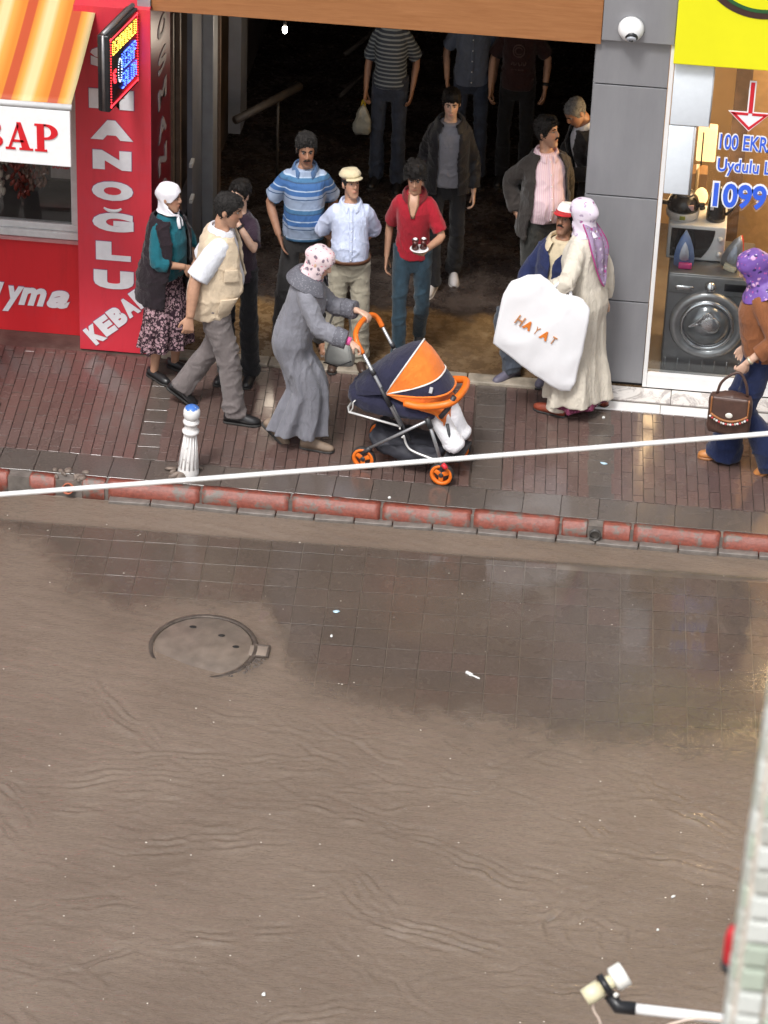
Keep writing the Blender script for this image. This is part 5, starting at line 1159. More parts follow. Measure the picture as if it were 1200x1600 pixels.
    def hand(s, mb, key):
        h = s.hands[key]; d = h['d']; n = h['palm']; n = (n-d*n.dot(d)); n = n.normalized() if n.length > 1e-4 else d.orthogonal().normalized(); t = d.cross(n)*h['sg']; w0 = h['wr']; q = .92 if s.fem else 1.0
        # t points toward the thumb side
        P = lambda a, b, c=0: w0+(d*a+t*b+n*c)*q
        v = []; f = []; nn = 12; secs = [(-.01, .026, .019, 0), (.02, .030, .018, .002), (.055, .040, .016, .004), (.085, .043, .0135, .002), (.098, .040, .010, 0)]
        for (a, w_, hh, b0) in secs:
            for k in range(nn):
                an = 2*math.pi*k/nn; v.append(P(a, b0+w_*math.cos(an), hh*math.sin(an)))
        for i in range(len(secs)-1):
            for k in range(nn): f.append((i*nn+k, i*nn+(k+1) % nn, (i+1)*nn+(k+1) % nn, (i+1)*nn+k))
        f += [tuple(range(nn-1, -1, -1)), tuple((len(secs)-1)*nn+k for k in range(nn))]; mb.add(v, f)
        cu = R(h['curl'])
        for i, (b, ln) in enumerate(((.034, .072), (.0115, .082), (-.0115, .077), (-.034, .060))):
            pts = [P(.082, b*.97, 0)]; a_ = 0; cur = Vector((.090, b, 0)); pts.append(P(*cur)); fan_ = b*2.2*(1-min(1, h['curl']/70))
            for j, fr in enumerate((.42, .32, .26)):
                a_ += cu*(.75+.25*j+.08*i); cur = cur+Vector((math.cos(a_)*ln*fr, fan_*ln*fr, math.sin(a_)*ln*fr)); pts.append(P(*cur))
            mb.tube(bez(pts, 2), [.0088, .0088, .0086, .0080, .0066], 8)
        th = R(h['thumb']); c0 = Vector((.018, .024, .004)); c1 = c0+Vector((.030, .026, .012)); c2 = c1+Vector((.026*math.cos(th), .012-.02*math.sin(th), .012+.02*math.sin(th))); c3 = c2+Vector((.022*math.cos(th), .002-.02*math.sin(th), .010+.014*math.sin(th)))
        mb.tube(bez([P(*c0), P(*c1), P(*c2), P(*c3)], 2), [.014, .0125, .0095, .0075], 8)
    def head_geo(s, mb):
        n = 36; zs = sorted(set(list(np.linspace(-.121, .115, 34)))); v = []; f = []
        for z in zs:
            for k in range(n):
                p = headpt(z, 2*math.pi*k/n)
                if p.y < -.02:
                    for ex in (-1, 1):
                        d2 = ((p.x-ex*.031)/.019)**2+((z-.014)/.013)**2; p.y += .0125*math.exp(-d2)
                        d3 = ((p.x-ex*.045)/.02)**2+((z+.022)/.018)**2; p.y -= .004*math.exp(-d3)
                    p.y -= .0045*math.exp(-((z-.034)/.010)**2)*math.exp(-(p.x/.045)**4)
                    p.y += .006*math.exp(-((z+.088)/.010)**2)*math.exp(-(p.x/.03)**2)
                v.append(s.H(p))
        for i in range(len(zs)-1):
            for k in range(n): f.append((i*n+k, i*n+(k+1) % n, (i+1)*n+(k+1) % n, (i+1)*n+k))
        f += [tuple(range(n-1, -1, -1)), tuple((len(zs)-1)*n+k for k in range(n))]; mb.add(v, f)
        H = s.H
        mb.tube([H((0, -.084, .032)), H((0, -.097, .008)), H((0, -.108, -.014)), H((0, -.106, -.024)), H((0, -.088, -.028))], [.008, .0095, .0125, .0125, .008], 10)
        for sx_ in (-1, 1):
            v, f = ellipsoid(H((sx_*.012, -.096, -.022)), .009, .010, .008, 8, 5, s.headM()); mb.add(v, f)
            v, f = ellipsoid(H((sx_*.074, .012, -.004)), .010, .020, .031, 10, 7, s.headM() @ Matrix.Rotation(sx_*.35, 3, 'Z')); mb.add(v, f)
        for zz, ww, hh in ((-.050, .024, .0055), (-.060, .021, .0065)):
            v, f = ellipsoid(H((0, -.091, zz)), ww, .010, hh, 12, 6, s.headM()); mb.add(v, f)
    def body(s, stubble=0.0, bare_feet=False, legs=.82, dec=None, voxel=.0064, lips=1.0):
        dec = None; lg = legs
        mb = s.torso_loft(.82, 1.47, -.008, 24, .04)
        mb.tube([s.ub(Vector((0, .012, 1.40))), s.ub(Vector((0, .010, 1.46))), s.H((0, .02, -.10)), s.H((0, .015, -.05))], [.062, .054, .050, .05] if not s.fem else [.056, .047, .044, .045], 16)
        s.head_geo(mb)
        for key in 'LR':
            pts, ts = s.armpath(key); sgn = 1 if key == 'L' else -1
            mb.tube([s.ub(Vector((.06*sgn, 0, 1.36)))]+pts, [s.arm_r(0)-.008]+[s.arm_r(t) for t in ts], 14); s.hand(mb, key)
            if legs:
                h, kn, a = s.legs[key]; mb.tube(bez([h+Vector((0, 0, .03)), h.lerp(kn, .5), kn, kn.lerp(a, .35), a, a+(a-kn).normalized()*.03], 3), [r__*lg for r__ in (.074, .072, .055, .053, .036, .034)], 14)
            if bare_feet:
                F = s.feet[key]; P = lambda d, x_, z: F['org']+F['M'] @ Vector((x_, -d, z))
                mb.tube(bez([P(-.06, 0, .035), P(0, 0, .05), P(.07, 0, .035), (P(.14, 0, .022)), P(.165, 0, .018)], 3), [.028, .036, .036, .032, .02], 12)
                for i in range(5): mb.tube([P(.14, (.03-.015*i)*(1 if key == 'L' else -1), .016), P(.185-.008*i, (.034-.0165*i)*(1 if key == 'L' else -1), .012)], .008, 6)
        me = fuse(mb, voxel, 2, .4, dec)
        P = vget(me); n = len(P); q = s.Hinv(P*s.k)
        X, Y_, Z_ = q[:, 0], q[:, 1], q[:, 2]; tone = np.ones((n, 4)); face = (Y_ < -.03) & (Z_ > -.13) & (Z_ < .12)
        lp = np.exp(-((X/.024)**2+((Z_+.056)/.010)**2))*face*(Y_ < -.085)*lips
        tone[:, :3] *= 1-lp[:, None]*np.array([.10, .42, .38])
        ck = np.exp(-(((np.abs(X)-.042)/.022)**2+((Z_+.022)/.022)**2))*face; tone[:, :3] *= 1-ck[:, None]*np.array([-.06, .08, .08])
        if stubble:
            sb = np.clip(1-np.abs((Z_+.078)/.045)**3, 0, 1)*(Y_ < .02)*(np.abs(X) < .075)*(Z_ < -.03); tone[:, :3] *= 1-(stubble*sb*(1-lp))[:, None]*np.array([.45, .40, .34])
        at = me.attributes.new('tone', 'FLOAT_COLOR', 'POINT'); at.data.foreach_set('color', tone.astype('f').ravel())
        s.bodyo = s.fin('body', me, s.skin)
        for ex in (-1, 1):
            m_ = MB(); v, f = ellipsoid(s.H((ex*.031, -.0795, .013)), .0120, .0085, .0052, 10, 6, s.headM()); m_.add(v, f, 0)
            v, f = ellipsoid(s.H((ex*.031, -.0865, .0125)), .0058, .0028, .0058, 8, 5, s.headM()); m_.add(v, f, 1)
            m_.v = [Vector(p)*s.k for p in m_.v]; m_.build('eye', [M_EYE, M_IRIS], s.o)
    def sub(s, name, mb, m, parent=None):
        mb.v = [tuple(Vector(p)*s.k) for p in mb.v]; return mb.build(name, m, parent or s.o)
    def brows(s, m, heavy=1.0):
        for ex in (-1, 1):
            m_ = MB(); m_.tube([s.H((ex*.012, -.0955, .031)), s.H((ex*.030, -.096, .037)), s.H((ex*.050, -.083, .032))], [.0032*heavy, .0042*heavy, .0022], 6); s.sub('eyebrow', m_, m)
    def moustache(s, m, w_=.030, r_=.0075):
        m_ = MB(); m_.tube(bez([s.H((-w_, -.090, -.050)), s.H((-w_*.5, -.101, -.041)), s.H((0, -.104, -.038)), s.H((w_*.5, -.101, -.041)), s.H((w_, -.090, -.050))], 3), [.003, r_, r_*.9, r_, .003], 8); s.sub('moustache', m_, m)
    def hair(s, m, front=.062, thick=.014, seed=0, side=-.01, nape=-.07, strands=420, length=.03, fringe=0.0, bald=0.0, curl=.6, top=.2):
        thick *= .72; length *= .62; front += .006
        n = 48; zs = np.linspace(-.10, .1155, 30); g = random.Random(seed); grid = []
        def lim(th):
            a = abs((th+math.pi) % (2*math.pi)-math.pi)
            return float(np.interp(a, [0, .55, .85, 1.15, 1.45, 1.75, 2.2, math.pi], [front, front-.004, front-.018, side+.02, side-.015, side+.012, nape+.01, nape]))-fringe*max(0, 1-a/.9)+.011*mnoise.noise(Vector((th*3.1, seed, 0)))+.006*mnoise.noise(Vector((th*9.3, seed, 5)))
        v = []; keep = {}
        for i, z in enumerate(zs):
            for k in range(n):
                th = 2*math.pi*k/n; e = z-lim(th); nzv = mnoise.noise(Vector((math.sin(th)*3, math.cos(th)*3, z*26+seed)))
                nz2 = mnoise.noise(Vector((math.sin(th)*8, math.cos(th)*8, z*50+seed))); o_ = (thick*(1+.7*nzv+.5*nz2))*sstep(-.012, .03, e)
                if bald: o_ *= 1-bald*sstep(.05, .09, z)*max(0, math.cos(th)+.55)
                p = headpt(z, th, .001+o_); v.append(s.H(p)); keep[i*n+k] = e > -.012
        f = []
        for i in range(len(zs)-1):
            for k in range(n):
                q = (i*n+k, i*n+(k+1) % n, (i+1)*n+(k+1) % n, (i+1)*n+k)
                if sum(keep[a] for a in q) >= 3 and zs[i+1] < top: f.append(q)
        if top > .12: f.append(tuple((len(zs)-1)*n+k for k in range(n)))
        mb = MB(); mb.add(v, f)
        for _ in range(strands):
            th = g.uniform(0, 2*math.pi); z = g.uniform(min(lim(th), .06 if top < .1 else 1), min(.114, top)); 
            if bald and z > .06 and math.cos(th) > -.55 and g.random() < bald: continue
            p = headpt(z, th, thick*.9); out = Vector((math.sin(th)*.8, -math.cos(th)*.8, .5+z*6)).normalized(); dn = Vector((math.sin(th), -math.cos(th), -1.2 if z < .08 else .1)); dr = (out*curl+dn.normalized()*(1-curl)+Vector((g.gauss(0, .35), g.gauss(0, .35), g.gauss(0, .3)))).normalized()
            L_ = length*g.uniform(.5, 1.1); sd_ = dr.orthogonal().normalized()*.0022; a, b, c = p-out*.006, p+dr*L_*.6, p+dr*L_+Vector((0, 0, -.004))
            mb.add([s.H(a-sd_*1.4), s.H(a+sd_*1.4), s.H(b+sd_), s.H(b-sd_), s.H(c)], [(0, 1, 2, 3), (3, 2, 4)])
        return s.sub('hair', mb, m)
    def shoes(s, m, sole=M_SOLE, heel=0.0, low=False, L_=1.0, laces=None, name='shoe'):
        for key in 'LR':
            F = s.feet[key]; secs = [(-.082, .012, .04), (-.076, .028, .062), (-.055, .036, .088), (-.02, .038, .098), (.02, .039, .090), (.06, .042, .072), (.10, .046, .056), (.14, .046, .046), (.172, .036, .038), (.190, .018, .026)]
            if low: secs = [(a, w_, min(h, .058 if -.06 < a < .08 else h)) for a, w_, h in secs]
            v = []; f = []; nn = 14; P = lambda d, x_, z: F['org']+F['M'] @ Vector((x_, -d*L_, z))
            for d, w_, h in secs:
                base = .014+heel*max(0, min(1, (.10-d)/.14))
                for k in range(nn):
                    a = 2*math.pi*k/nn; x_ = w_*math.cos(a); z = math.sin(a); z = base+(h if z > 0 else .004)*abs(z)**(.8); v.append(P(d, x_*(1 if z < base+.01 else .96), z))
            for i in range(len(secs)-1):
                for k in range(nn): f.append((i*nn+k, i*nn+(k+1) % nn, (i+1)*nn+(k+1) % nn, (i+1)*nn+k))
            f += [tuple(range(nn-1, -1, -1)), tuple((len(secs)-1)*nn+k for k in range(nn))]
            o = s.sub(name, MB().add(v, f), m)
            v = []; f = []
            for d, w_, h in secs:
                base = heel*max(0, min(1, (.10-d)/.14))
                for x_, z in ((-w_-.003, base), (w_+.003, base), (w_+.003, base+.016), (-w_-.003, base+.016)): v.append(P(d*1.02, x_, z))
            for i in range(len(secs)-1):
                for k in range(4): f.append((i*4+k, i*4+(k+1) % 4, (i+1)*4+(k+1) % 4, (i+1)*4+k))
            f += [(3, 2, 1, 0), tuple((len(secs)-1)*4+k for k in range(4))]
            s.sub('sole', MB().add(v, f), sole, o)
            if heel:
                m_ = MB(); m_.tube([P(-.045, 0, heel+.01), P(-.05, 0, 0.0)], [.024, .013], 10); s.sub('heel', m_, sole, o)
            if laces:
                m_ = MB()
                for j in range(4): m_.tube([P(.03+j*.022, -.022, .085-j*.012), P(.03+j*.022, .022, .085-j*.012)], .005, 6)
                s.sub('laces', m_, laces, o)
    def trousers(s, m, waist=.97, off=.008, hem=.072, flare=0.0, seed=1, name='trousers', wr=.008, end=.055, knee=.066, thigh=.084):
        mb = s.torso_loft(.80, waist, off, 24, .03)
        for key in 'LR':
            h, kn, a = s.legs[key]; dn = (a-kn).normalized(); e = a+dn*(.085-end)
            mb.tube(bez([h+Vector((0, 0, .06)), h.lerp(kn, .45), kn, kn.lerp(a, .45), e], 4), [thigh+.012*s.fat, thigh-.008, knee, (knee+hem)/2, hem+flare], 18)
        me = fuse(mb, .0105, 4); p0 = s.hip.z
        kz = [(s.legs[k][1]) for k in 'LR']
        def wt(p):
            w_ = np.full(len(p), .45)
            for kk in kz: w_ += .8*np.exp(-np.sum((p-np.array(kk))**2, 1)/.016)
            w_ += .9*np.exp(-((p[:, 2]-.13)/.08)**2); w_ += .4*np.exp(-((p[:, 2]-p0)/.07)**2); return w_
        wrinkle(me, wr, (2.2, 2.2, 4.2), seed, True, wt); return s.fin(name, me, m)
    def top(s, m, hem=.93, off=.014, sl=.75, flare=.012, sleeve_off=.012, seed=2, wr=.006, neck=1.458, name='shirt', slR=None, hemflare=.0, vox=.010):
        mb = s.torso_loft(hem, neck, off, 28, .03, hemflare)
        for key in 'LR':
            t = sl if key == 'L' or slR is None else slR
            if t > 0: s.sleeve(mb, key, t, sleeve_off, flare)
        me = fuse(mb, vox, 3)
        el = [np.array(s.arms[k][1]) for k in 'LR']; hz = s.hip.z
        def wt(p):
            w_ = np.full(len(p), .45)
            for e in el: w_ += .9*np.exp(-np.sum((p-e)**2, 1)/.008)
            w_ += .7*np.exp(-((p[:, 2]-hz-.09)/.08)**2); return w_
        wrinkle(me, wr, (3.2, 3.2, 4.0), seed, True, wt); return s.fin(name, me, m)
    def sector(s, mb, z0, z1, off, gap, th=.014, n=36, step=.025, flare=0.0, g2=None, drop=None):
        """open-fronted garment shell; gap(z) is the half angle left open in front"""
        zs = list(np.arange(z0, z1, step))+[z1]; v = []; f = []; nz_ = len(zs)
        for lay in (0, 1):
            for z in zs:
                a0 = gap(z); fl = flare*max(0, 1.05-z)/.3
                for k in range(n+1):
                    t = a0+(2*math.pi-2*a0)*k/n; v.append(s.ub(s.ring(z, t, off+fl+(th if lay == 0 else 0))))
        N = n+1; B = nz_*N
        for i in range(nz_-1):
            for k in range(n):
                a = i*N+k; f.append((a, a+1, a+N+1, a+N)); f.append((B+a, B+a+N, B+a+N+1, B+a+1))
        for i in range(nz_-1):
            a = i*N; f.append((a, a+N, B+a+N, B+a)); a = i*N+n; f.append((a, B+a, B+a+N, a+N))
        for k in range(n):
            a = k; f.append((a, B+a, B+a+1, a+1)); a = (nz_-1)*N+k; f.append((a, a+1, B+a+1, B+a))
        mb.add(v, f)
    def collar(s, m, gap=.42, r0=.080, hgt=.034, spread=.024, drop=.046, name='collar', z0=1.448, thick=.004, vgap=.0):
        n = 28; v = []; f = []; rows = [(0, r0, 0), (hgt*.6, r0*.98, .0), (hgt, r0*1.0, .02), (hgt*.92, r0*1.0+spread*.4, .03), (hgt-drop*.55, r0+spread*.8, .05), (hgt-drop, r0+spread*1.15, .02)]
        for dz, r_, g_ in rows:
            for k in range(n+1):
                a0 = gap+vgap*(1 if dz == rows[-1][0] else 0); t = a0+(2*math.pi-2*a0)*k/n; fr = max(0, math.cos(t)); e = (.012*max(0, math.cos(t))**6 if r_ > r0 else 0)
                v.append(s.ub(Vector((math.sin(t)*r_*1.02, .008-math.cos(t)*r_*.98-fr*.012*(1 if r_ > r0 else 0), z0+dz-fr*.030-e*1.8))))
        N = n+1
        for i in range(len(rows)-1):
            for k in range(n): a = i*N+k; f.append((a, a+1, a+N+1, a+N))
        me = bpy.data.meshes.new(name); me.from_pydata(v, [], f); me = mods(me, ('SOLIDIFY', dict(thickness=thick, offset=0)), ('SUBSURF', dict(levels=1))); return s.fin(name, me, m)
    def band(s, name, m, z, off, h=.03, n=40, parent=None):
        v = []; f = []
        for zz, o_ in ((z-h/2, off-.006), (z-h/2, off), (z+h/2, off), (z+h/2, off-.006)):
            for k in range(n): v.append(s.ub(s.ring(zz, 2*math.pi*k/n, o_)))
        for i in range(3):
            for k in range(n): f.append((i*n+k, i*n+(k+1) % n, (i+1)*n+(k+1) % n, (i+1)*n+k))
        return s.sub(name, MB().add(v, f), m, parent)
    def skirt(s, mb, z0, hem, r_top=.0, legr=.085, hemr=.13, n=56, pleat=.012, npl=11, seed=0, waist_off=.02, behind=0.0, spread=1.0, shift=0.0):
        """tube of cloth from the waist to the hem that hangs round both legs"""
        v = []; f = []; rows = 22; g = random.Random(seed); ph = [g.uniform(0, 6.28) for _ in range(4)]
        def legat(key, z):
            h, kn, a = s.legs[key]
            if z >= h.z: return h
            if z >= kn.z: return h.lerp(kn, (h.z-z)/(h.z-kn.z))
            return kn.lerp(a, min(1.15, (kn.z-z)/max(.05, kn.z-a.z)))
        for i in range(rows+1):
            t = i/rows; z = z0+(hem-z0)*t
            if z > s.hip.z-.02:
                zz = z-s.hip.z+.945; ringp = [s.ub(s.ring(zz, 2*math.pi*k/n, waist_off)) for k in range(n)]
            else:
                zz = .80; a, b = legat('L', z), legat('R', z); c = (a+b)/2; w_ = sstep(s.hip.z-.02, s.hip.z-.30, z); r_ = legr+(hemr-legr)*t
                ex, ey = abs(a.x-b.x)/2*spread+r_, abs(a.y-b.y)/2*spread+r_; ringp = []
                for k in range(n):
                    th = 2*math.pi*k/n; top_ = s.ub(s.ring(max(.82, z-s.hip.z+.945), th, waist_off)); top_.z = z
                    tilt = (1 if (a.y-b.y)*(a.x-b.x) > 0 else -1)*min(abs(a.x-b.x), abs(a.y-b.y))*.25
                    p = Vector((c.x+ex*math.sin(th), c.y-shift*t-ey*math.cos(th)+behind*t*max(0, -math.cos(th)), z))
                    ringp.append(top_.lerp(p, w_))
            cen = sum(ringp, Vector())/n
            for k, p in enumerate(ringp):
                th = 2*math.pi*k/n; amp = pleat*t*t+pleat*.25*t; wv = math.sin(npl*th+ph[0]+1.2*math.sin(2*th+ph[1])+t*.8)+.5*math.sin(npl*1.7*th+ph[2]); d = (p-cen); d.z = 0; d.normalize()
                q = p+d*amp*wv; q.z += (.010*math.sin(3*th+ph[3])*t if t > .9 else 0); v.append(q)
        for i in range(rows):
            for k in range(n): f.append((i*n+k, i*n+(k+1) % n, (i+1)*n+(k+1) % n, (i+1)*n+k))
        f += [tuple(range(n-1, -1, -1)), tuple(rows*n+k for k in range(n))]; mb.add(v, f)
    def scarf(s, m, thick=.015, face=(.066, .098, -.022), tail=None, name='headscarf', seed=0, back=.02, collar_r=.095, low=-.16, bun=.018):
        """cloth wrapped over the head with an oval left open for the face"""
        n = 48; rows = []; zs = list(np.linspace(.1155, -.12, 24))+list(np.linspace(-.135, low, 4)); v = []; keep = []
        for i, z in enumerate(zs):
            for k in range(n):
                th = 2*math.pi*k/n; zc = max(-.12, z)
                if z >= -.03: p = headpt(z, th, thick)
                else:
                    t = min(1, (-.03-z)/.11); a_ = headpt(-.03, th, thick); rr_ = .078+.01*t+(collar_r-.078)*max(0, (-.12-z)/.06); b_ = Vector((math.sin(th)*rr_, .006-math.cos(th)*rr_*.95-(.028 if math.cos(th) > 0 and z > -.13 else .012)*max(0, math.cos(th)), z)); p = a_.lerp(b_, t); p.z = z
                bk = max(0, -math.cos(th)); p.y += bun*bk*bk*math.exp(-((z-.0)/.06)**2)+back*bk*sstep(.0, -.15, z)*.4
                nzv = mnoise.noise(Vector((math.sin(th)*2.2, math.cos(th)*2.2+seed, z*14))); fold = .004*math.sin(th*5+z*40+seed)*sstep(.06, -.1, z); p += Vector((math.sin(th), -math.cos(th), 0))*(nzv*.005+fold)
                v.append(p); keep.append(not ((p.x/face[0])**2+((z-face[2])/face[1])**2 < 1 and p.y < -.005))
        f = []
        for i in range(len(zs)-1):
            for k in range(n):
                q = (i*n+k, (i+1)*n+k, (i+1)*n+(k+1) % n, i*n+(k+1) % n)
                if sum(keep[a] for a in q) >= 3: f.append(q)
        f.append(tuple(range(n)))
        me = bpy.data.meshes.new(name); me.from_pydata([s.H(p) for p in v], [], f); main_piece(me)
        me = mods(me, ('SOLIDIFY', dict(thickness=.006, offset=-1)), ('SUBSURF', dict(levels=1)), ('SMOOTH', dict(factor=.5, iterations=3))); return s.fin(name, me, m)
def floral(name, base, cols, scale=28, thr=.5, rough=.7):
    """printed cloth: voronoi blotches of several colours over a ground"""
    if name in MATS: return MATS[name]
    q = NT(name); v = q.co('Object'); col = base
    wn = q.noise(v, scale*.6, 3); wv = q.n('ShaderNodeVectorMath', operation='MULTIPLY_ADD'); q.l(wn.outputs['Color'], wv.inputs[0]); wv.inputs[1].default_value = (1.2/scale,)*3; q.l(v, wv.inputs[2])
    for i, (c, th) in enumerate(cols):
        o = q.n('ShaderNodeTexVoronoi', feature='F1'); o.inputs['Scale'].default_value = scale*(1+.35*i); mp = q.n('ShaderNodeMapping'); mp.inputs['Location'].default_value = (i*1.7, i*.9, i*2.3); q.l(wv.outputs[0], mp.inputs['Vector']); q.l(mp.outputs[0], o.inputs['Vector'])
        fac = q.ramp(o.outputs['Distance'], [(th-.04, (1, 1, 1)), (th+.04, (0, 0, 0))]); col = q.mix(fac, col, c)
    q.l(col, q.b.inputs['Base Color']); q.b.inputs['Roughness'].default_value = rough; q.b.inputs['Specular IOR Level'].default_value = .3; cr = q.noise(v, 16, 3); q.bump(cr.outputs['Fac'], .3, .012); MATS[name] = q.m; return q.m
def striped(name, bands, period, axis='Z', rough=.8, offset=0):
    if name in MATS: return MATS[name]
    q = NT(name); sx_ = q.n('ShaderNodeSeparateXYZ'); q.l(q.co('Object'), sx_.inputs[0]); a = q.n('ShaderNodeMath', operation='MULTIPLY_ADD'); q.l(sx_.outputs[axis], a.inputs[0]); a.inputs[1].default_value = 1/period; a.inputs[2].default_value = 20+offset
    fr_ = q.n('ShaderNodeMath', operation='FRACT'); q.l(a.outputs[0], fr_.inputs[0]); c = q.ramp(fr_.outputs[0], bands, 'CONSTANT'); q.l(c, q.b.inputs['Base Color']); q.b.inputs['Roughness'].default_value = rough; q.b.inputs['Specular IOR Level'].default_value = .25
    cr = q.noise(q.mapped((1, 1, .5)), 14, 3, .5, 1.2); q.bump(cr.outputs['Fac'], .4, .02); MATS[name] = q.m; return q.m
def stw(p):
    """stroller frame -> world"""
    return Vector((SC.x+p[0]*math.cos(AN)-p[1]*math.sin(AN), SC.y+p[0]*math.sin(AN)+p[1]*math.cos(AN), p[2]))
C_BLK = cloth('black_cloth', (.012, .012, .014), var=.25); C_DGREY = cloth('charcoal_cloth', (.032, .030, .030), var=.25)
def add_jacket(P, m, hem, gap, off=.034, sl=1.9, seed=3, flare=.01, wr=.007, name='jacket', soff=.022, th=.016, fl=.02):
    mb = MB(); P.sector(mb, hem, 1.455, off, gap, th, flare=fl)
    if sl:
        for k in 'LR': P.sleeve(mb, k, sl, soff, flare)
    me = fuse(mb, .0088, 3); wrinkle(me, wr, (2.8, 2.8, 3.4), seed); return P.fin(name, me, m)

# --- old woman in white headscarf
P = Fig('elderly woman in white headscarf, teal sweater and floral skirt by red pillar', -3.485, -.37, 56, 1.56, fem=True, fat=.55, head=(20, -4), L=dict(w=(-3.42, -.29), yaw=4), Rf=dict(w=(-3.545, -.455), yaw=-6),
        armR=dict(w=(-.02, -.25, 1.06), pole=(-1, .5, -.5), dir=(.75, -.35, -.45), palm=(0, 1, -.2), curl=14), armL=dict(w=(.16, -.20, 1.0), pole=(1, .6, -.3)), skin=SK1, lean=6)
P.body(legs=1.0); P.brows(M_HGREY)
P.top(cloth('teal_knit', (.010, .115, .150), weave=160), hem=.90, off=.022, sl=1.42, sleeve_off=.018, seed=4, name='sweater', wr=.005)
mb = MB(); P.skirt(mb, 1.0, .285, legr=.105, hemr=.175, pleat=.022, npl=11, seed=3); me = fuse(mb, .011, 2); P.fin('skirt', me, floral('floral_skirt_print', (.030, .014, .022), [((.40, .25, .28), .46), ((.030, .014, .022), .27), ((.52, .38, .38), .24)], 40))
add_jacket(P, cloth('black_knit_vest', (.016, .010, .014), weave=120, var=.3), .70, lambda z: .60+.25*max(0, 1.1-z), off=.050, sl=0, name='long_vest', fl=.05)
P.shoes(M_SHOEB, low=True); P.scarf(mat('white_scarf_cotton', (.80, .79, .84), .8, var=.05, bump=.2), thick=.014, face=(.080, .105, -.045), back=.06, low=-.125, bun=.03)
m_ = MB(); 
for sx_ in (-1, 1):
    m_.tube(bez([P.H((sx_*.078, -.01, -.07)), P.H((sx_*.066, -.05, -.115)), P.H((sx_*.02, -.078, -.145)), P.H((0, -.085, -.150))], 4), .013, 8, flat=.55)
    m_.tube(bez([P.H((0, -.085, -.15)), P.H((sx_*.028, -.098, -.18)), P.H((sx_*.034, -.11, -.225)), P.H((sx_*.030, -.115, -.255))], 4), [.010, .015, .016, .012], 8, flat=.4)
P.sub('scarf_tie', m_, MATS['white_scarf_cotton'])

# --- man in beige waistcoat striding right
P = Fig('grey haired man in beige waistcoat striding past the bollard', -3.01, -.90, 94, 1.79, lean=9, head=(-6, 4), fat=.95, Rf=dict(w=(-2.87, -1.0), yaw=-8), L=dict(w=(-3.36, -.80), yaw=6, pitch=38), hipoff=(0, -.02),
        armR=dict(w=(-.275, .13, .90), pole=(-.3, 1, .2), curl=38, palm=(1, .2, 0)), armL=dict(w=(.19, -.06, .92), pole=(.3, 1, -.2)), skin=SK1)
P.body(stubble=.35); P.brows(M_HGREY); P.hair(M_HGREY, front=.060, thick=.012, seed=2, nape=-.075, strands=700)
P.top(cloth('white_shirt', (.70, .71, .76)), hem=.90, off=.020, sl=.88, flare=.022, sleeve_off=.020, seed=5); P.collar(cloth('white_shirt', (.7, .71, .76)), gap=.35)
mb = MB(); P.sector(mb, .83, 1.45, .036, lambda z: .50+.30*max(0, (1.2-z)), .016, flare=.015); me = fuse(mb, .0085, 3); wrinkle(me, .006, (2.6, 2.6, 3.2), 8)
vest = P.fin('waistcoat', me, cloth('beige_canvas', (.62, .50, .36)))
for sx_, th in ((-1, 2*math.pi-1.05), (1, 1.05)):
    for z0_, z1_ in ((.90, 1.02), (1.16, 1.25)):
        m_ = MB(); v = []; f = []
        for i in range(4):
            for k in range(6): v.append(P.ub(P.ring(z0_+(z1_-z0_)*i/3, th+(k/5-.5)*.55, .068)))
        for i in range(3):
            for k in range(5): f.append((i*6+k, i*6+k+1, (i+1)*6+k+1, (i+1)*6+k))
        me = bpy.data.meshes.new('pocket'); me.from_pydata(v, [], f); me = mods(me, ('SOLIDIFY', dict(thickness=.014, offset=0)), ('BEVEL', dict(width=.004, segments=2))); P.fin('pocket', me, MATS['beige_canvas'], vest)
P.trousers(cloth('grey_brown_trousers', (.165, .142, .138)), waist=1.0, hem=.078, thigh=.105, knee=.082, seed=3, wr=.011); P.shoes(M_SHOEB)

# --- bystander behind him, hand to the face
P = Fig('person in dark clothes and glasses with a hand raised to the mouth', -2.95, -.36, -12, 1.60, fem=False, head=(-12, -2), slim=.92, L=dict(w=(-2.85, -.36)), Rf=dict(w=(-3.03, -.36)),
        armL=dict(w=(.055, -.185, 1.455), pole=(.9, -.2, -.9), dir=(-.5, -.1, .75), palm=(-.3, 1, .2), curl=45), armR=dict(w=(-.1, -.24, 1.12), pole=(-1, .4, -.5)), skin=SK2)
P.body(); P.brows(M_HDARK); P.hair(M_HDARK, thick=.016, seed=5)
P.top(cloth('dark_plum_cloth', (.030, .016, .028)), hem=.90, off=.02, sl=.80, seed=7); P.trousers(C_BLK, hem=.085, knee=.08, seed=9); P.shoes(M_SHOEB)
m_ = MB()
for ex in (-1, 1):
    pts = [P.H((ex*.032+.020*math.cos(a), -.104+.004*abs(math.cos(a)), .010+.015*math.sin(a))) for a in np.linspace(0, 2*math.pi, 17)]; m_.tube(pts, .0022, 6, cap=False); m_.tube([P.H((ex*.052, -.10, .014)), P.H((ex*.076, 0, .014))], .002, 6)
m_.tube([P.H((-.012, -.106, .014)), P.H((.012, -.106, .014))], .002, 6); P.sub('glasses', m_, mat('gold_wire', (.45, .32, .12), .3, .8, bump=0))
m_ = MB(); wr_, el_ = P.arms['L'][2], P.arms['L'][1]; c_ = wr_.lerp(el_, .16); d_ = (el_-wr_).normalized(); m_.tube([c_-d_*.010, c_+d_*.010], .036, 16); P.sub('wristwatch', m_, M_BLK)

